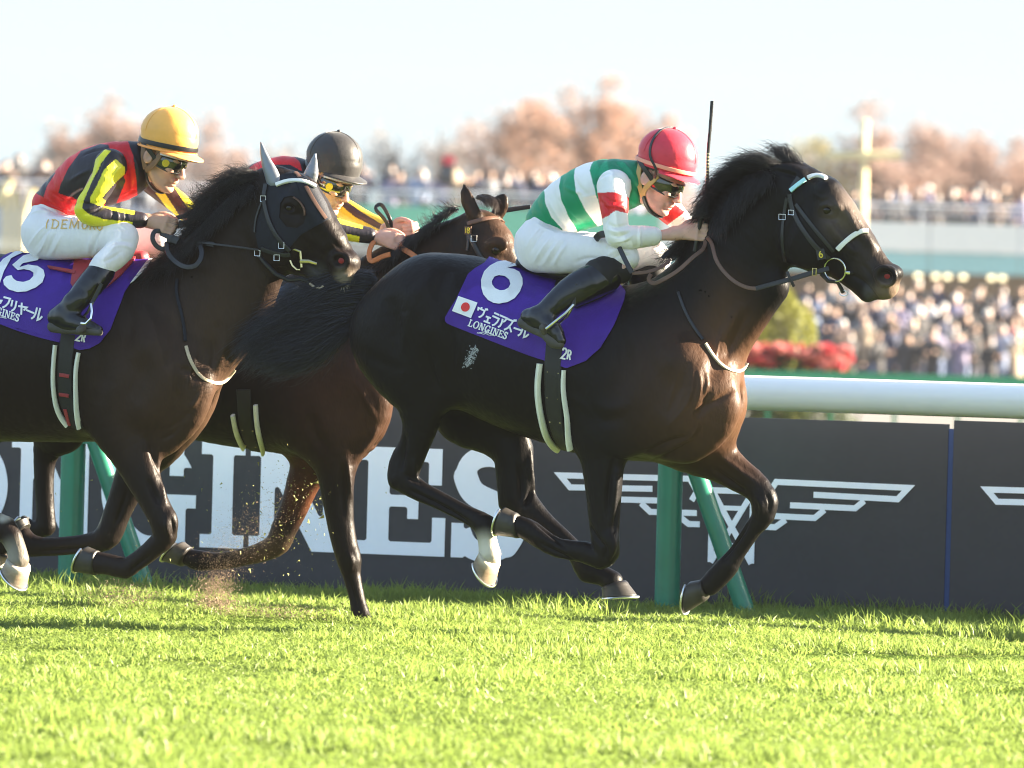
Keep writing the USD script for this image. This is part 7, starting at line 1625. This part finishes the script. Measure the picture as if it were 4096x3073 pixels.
def crowd():
    g = np.random.default_rng(77); cs = list(COATS); hs = list(HAIRC)
    pc = np.array([.42, .26, .08, .05, .04, .03, .02, .06, .01, .03]); ph = np.array([.56, .2, .10, .09, .05])
    def one(p, zone, group, c=None, h=None, pose=None):
        spectator(p, c or cs[g.choice(len(cs), p=pc)], h or hs[g.choice(len(hs), p=ph)], int(g.choice(3, p=[.45, .2, .35])) if pose is None else pose, g.uniform(-.5, .9), zone, group, g.random() < .5, g.random() < .35)
    zg = float(ground_z(0, 230))
    for r, (y, q0) in enumerate(((208, 838), (212, 842), (216, 806), (220.5, 800), (226, 806), (232, 800))):
        a, b = at_depth((q0, 340), y)[0], at_depth((1034, 340), y)[0]
        z = float(ground_z(0, y)) + (.05, .22, .42, .62, .82, 1.02)[r]
        x = a + g.uniform(0, .3)
        while x < b:
            c = None
            one((x, y + g.uniform(-.5, .5), z + g.uniform(-.06, .06)), 'in the lower crowd behind the green fence', 'spectators in the lower crowd', c); x += g.uniform(.42, .66)
    for qa, qb, zone, grp in ((0, 150, 'on the deck behind the yellow cap', 'spectators on the upper deck at the left'), (345, 640, 'on the deck between black and red caps', 'spectators on the middle of the upper deck'), (845, 1034, 'on the deck above the teal band', 'spectators on the upper deck at the right')):
        for y, dz in ((DY + 1.0, 0), (DY + 2.2, .06), (DY + 3.6, .18)):
            a, b = at_depth((qa, 200), y)[0], at_depth((qb, 200), y)[0]; x = a + g.uniform(0, .5)
            while x < b:
                one((x, y + g.uniform(-.3, .3), Z_FLOOR + dz + (.12 if qa < 600 else 0)), zone, grp); x += g.uniform(.5, 1.0)
crowd()

# ------------------------------------------------------------------ flag pole, camera on the deck
mat('cream_paint', (.56, .49, .28), rough=.5)
def pole():
    y = 233.0; b = at_depth((863, 200), y); top = at_depth((863, 126), y)[2]; zc_ = at_depth((865, 155.5), y)[2]
    t = xform('flag_pole', (b[0], y, float(ground_z(0, y)))); tag(t, 'cream flag pole with a cross yard rising behind the front horse head', 'flag pole'); z0 = float(ground_z(0, y))
    obj('mast', tube([[0, 0, -.2], [0, 0, 2], [0, 0, top - z0]], np.array([.12, .11, .085]), 16), MT['cream_paint'], t)
    hw = 37 / FQ * y; obj('yard', tube([[-hw, 0, zc_ - z0 - .02], [0, -.02, zc_ - z0], [hw, 0, zc_ - z0 + .02]], np.array([.10, .11, .10]), 12), MT['cream_paint'], t)
    obj('finial', tm(trimesh.creation.icosphere(2, .11).apply_translation([0, 0, top - z0 + .05])), MT['cream_paint'], t, smooth=True)
pole()
def tv_camera():
    y = DY + .9; a = at_depth((446.5, 184), y); k = y / FQ
    t = xform('broadcast_camera', (a[0], y, Z_FLOOR)); tag(t, 'black broadcast camera with a red hood on a beige covered stand, on the deck', 'camera')
    z0 = a[2] - Z_FLOOR
    b = trimesh.creation.box((14 * k, .6, 25 * k)); b.apply_translation((0, 0, z0 + 12.5 * k)); b = trimesh.convex.convex_hull(b); obj('housing', tm(b), MT['goggle_frame'], t, smooth=False)
    obj('hood', box_mesh((-4 * k, -.32, z0 + 19.5 * k), (7.4 * k, .2, z0 + 28 * k)), MT['cap_red'], t, smooth=False)
    obj('lens', tube([[-1 * k, -.3, z0 + 11 * k], [-1 * k, -.45, z0 + 11 * k], [-1 * k, -.62, z0 + 11 * k]], np.array([.10, .11, .13]), 20), MT['dark_glass'], t)
    for w in (-1, 0, 1): obj('tripod_leg', tube([[0, .1, z0], [w * .25, .1 + .2 * abs(w), z0 * .4], [w * .42, .1 + .3 * abs(w), 0]], .045, 10), MT['cream_paint'], t)
    obj('stand_cover', tube([[.14, .12, z0 + .35], [.16, .12, z0 - .1], [.1, .12, .1]], np.array([.16, .2, .24]), 14), MT['crowd_coat_beige'], t)
tv_camera()
def hand_rails():
    y = DY - 6.0; t = xform('stair_rail', (0, y, 0)); tag(t, 'cream stair handrails at the far left behind the rider in the yellow cap', 'handrail')
    P = lambda X, Y: at_depth(G(X, Y), y) - np.array([0, y, 0])
    for a, b in (((-40, 900), (95, 690)), ((40, 720), (60, 960)), ((120, 790), (140, 930)), ((215, 960), (285, 770))):
        obj('rail_bar', tube([P(*a), (P(*a) + P(*b)) / 2, P(*b)], .10, 10), MT['cream_paint'], t)
    for a in ((60, 960), (140, 930), (215, 960)): p = P(*a); obj('rail_foot', tube([p, p * [1, 1, .5] + [0, 0, .5], [p[0], p[1], float(ground_z(0, y))]], .07, 8), MT['cream_paint'], t)
hand_rails()

# ------------------------------------------------------------------ autumn trees beyond the stand
for k, c in dict(russet=(.44, .29, .25), orange=(.52, .31, .23), pale=(.46, .42, .43), olive=(.38, .34, .18)).items(): mat('autumn_' + k, c, rough=.7, island=.35, trans=.35)
def tree(i, qx, qtop, qw, y, tone, dens, where):
    g = np.random.default_rng(900 + i)
    qtop = qtop - 6; top = at_depth((qx, qtop), y); zg = float(ground_z(0, y)); h = top[2] - zg; w = qw / FQ * y * 1.5
    what = {'russet': 'hazy russet leaved tree', 'orange': 'large pinkish orange tree', 'pale': 'thin nearly bare pale tree', 'olive': 'olive brown tree'}[tone]
    t = xform('autumn_tree', (top[0], y, zg)); tag(t, f'{what} beyond the stand, {where}', 'tree', 'trees beyond the stand')
    obj('trunk', tube(resample([[0, 0, -.3], [.1, 0, h * .3], [-.05, .1, h * .6], [.05, 0, h * .92]], 10), np.linspace(.16, .025, 10) * h / 8, 8), MT['trunk_bark'], t)
    br, lf = [], []
    for k in range(34):
        u = g.random(); z0 = h * (.25 + .5 * u); a = g.random() * 6.28
        L = w * math.sqrt(g.random()) * (.55 + .55 * math.sin(math.pi * min(1, .15 + u)))
        e = np.array([math.cos(a) * L, math.sin(a) * L, h * (.40 + .52 * u) + h * g.uniform(-.05, .07)]); e[2] = min(e[2], h * .96 - .18 * L)
        s_ = np.array([0, 0, z0]); m_ = (s_ + e) / 2 + g.normal(size=3) * .08 * w
        br.append(tube(resample([s_, m_, e], 7), np.linspace(.05, .010, 7) * h / 8, 5))
        for q in (.6, .8, 1.0):
            c = s_ * (1 - q) + e * q + g.normal(size=3) * .10 * w
            for x in [c + g.normal(size=3) * .15 * w for _ in range(4)]: br.append(tube([c, (c + x) / 2 + g.normal(size=3) * .03 * w, x], np.array([.016, .010, .004]) * h / 8, 4))
            if g.random() < dens: lf.append(leaf_cloud(c, np.array([.26, .26, .20]) * w * g.uniform(.8, 1.5), int(150 * dens + 30), .050 * h / 8, 1000 + i * 97 + k * 5 + int(q * 10), shell=.1))
    obj('branches', cat_mesh(br), MT['trunk_bark'], t, smooth=True)
    if lf: obj('crown', cat_mesh(lf), MT['autumn_' + tone], t, smooth=False)
for i, a in enumerate([(20, 150, 30, 330, 'pale', .35, 'farthest left'), (66, 112, 34, 320, 'russet', .55, 'left of the yellow cap'), (112, 97, 44, 300, 'russet', .7, 'tallest left of the yellow cap'), (165, 106, 40, 315, 'russet', .6, 'behind the yellow cap'), (220, 114, 40, 300, 'russet', .55, 'right of the yellow cap'), (268, 118, 40, 320, 'pale', .5, 'between yellow and black caps'), (315, 124, 36, 310, 'russet', .45, 'behind the black cap'),
                       (398, 122, 40, 300, 'pale', .4, 'right of the black cap'), (440, 112, 40, 320, 'pale', .5, 'above the broadcast camera'), (486, 104, 42, 310, 'russet', .6, 'right of the broadcast camera'), (538, 94, 46, 300, 'orange', .8, 'left of the highest crown'), (586, 86, 50, 290, 'orange', .9, 'with the highest crown'), (632, 98, 40, 310, 'orange', .75, 'left of the red cap'), (676, 128, 34, 320, 'pale', .3, 'right of the red cap'),
                       (806, 136, 34, 300, 'olive', .65, 'above the white browband'), (846, 124, 36, 320, 'olive', .6, 'left of the flag pole'), (886, 114, 42, 290, 'russet', .85, 'right of the flag pole'), (930, 116, 44, 300, 'russet', .8, 'above the right deck crowd'), (972, 122, 42, 310, 'russet', .85, 'near the right edge'), (1012, 138, 42, 300, 'russet', .85, 'at the right edge'), (1050, 150, 40, 310, 'orange', .8, 'beyond the right edge'), (750, 150, 32, 330, 'pale', .3, 'behind the front horse mane')]): tree(i, *a)

# ------------------------------------------------------------------ turf and soil thrown up by the hooves
def flying():
    g = np.random.default_rng(3); fr = FR3; S_ = 1024 / 2212
    V0 = np.array([[0, 0, 1], [.94, 0, -.33], [-.47, .82, -.33], [-.47, -.82, -.33], [.2, .3, -.8]]); F0 = np.array([[0, 1, 2], [0, 2, 3], [0, 3, 1], [1, 4, 2], [2, 4, 3], [3, 4, 1]])
    def bits(spec, flat=1.0, asp=1.0):
        out = []
        for n, (x, y), (sx, sy), v, sv, r0, r1, ang in spec:
            for _ in range(n):
                d = g.normal(size=2) * (sx, sy); ca, sa = math.cos(ang), math.sin(ang); qx, qy = (x + d[0] * ca - d[1] * sa) * S_, (y + d[0] * sa + d[1] * ca) * S_
                p = fr.p((qx, qy), v + g.normal() * sv)
                if p[2] < .0: p[2] = abs(p[2])
                p = fr.wor(p); R = trimesh.transformations.random_rotation_matrix(g.random(3))[:3, :3]; r = g.uniform(r0, r1) * g.uniform(.5, 1) ** 2
                out.append((p + (V0 * [asp, 1, flat] * r) @ R.T, F0))
        return cat_mesh(out)
    so = [(5200, (464, 1296), (24, 28), 0, .12, .0012, .0042, 0), (160, (464, 1300), (26, 26), 0, .12, .004, .010, 0), (3600, (470, 1240), (22, 38), 0, .1, .0008, .0026, .3), (2600, (515, 1170), (46, 30), 0, .1, .0008, .0026, -.6), (1200, (575, 1130), (64, 34), 0, .1, .001, .0036, -.9), (2400, (255, 1288), (48, 16), .3, .12, .001, .0036, 0), (120, (280, 1295), (40, 14), .3, .12, .003, .008, 0), (1400, (600, 1350), (64, 10), .2, .1, .0012, .005, 0)]
    tag(obj('flying_soil', bits(so), MT['soil'], smooth=False), 'crumbs of brown soil thrown up behind the hooves', 'soil', kind='stuff')
    cl = [(220, (590, 1120), (70, 60), 0, .15, .003, .009, -.6), (60, (700, 1075), (26, 26), 0, .08, .003, .012, 0), (120, (300, 1100), (190, 110), .2, .2, .002, .007, 0), (120, (620, 1330), (90, 26), .1, .15, .003, .009, 0)]
    tag(obj('flying_grass', bits(cl, .15, 2.2), MT['clipping'], smooth=False), 'cut blades of grass flying around the horses legs', 'grass clippings', kind='stuff')
flying()

# ------------------------------------------------------------------ autumn haze
HZ = usdkit.material(stage, '/World/Looks/haze_air', {"v": ("principled_volume", {"color": (.93, .95, 1.0), "density": .00009, "anisotropy": .25})}, [], volume="v.volume")
tag(obj('haze', box_mesh((-445, -65, -3.2), (445, 705, 16.0)), HZ, smooth=False), 'thin pale haze over the course', 'haze', kind='stuff')
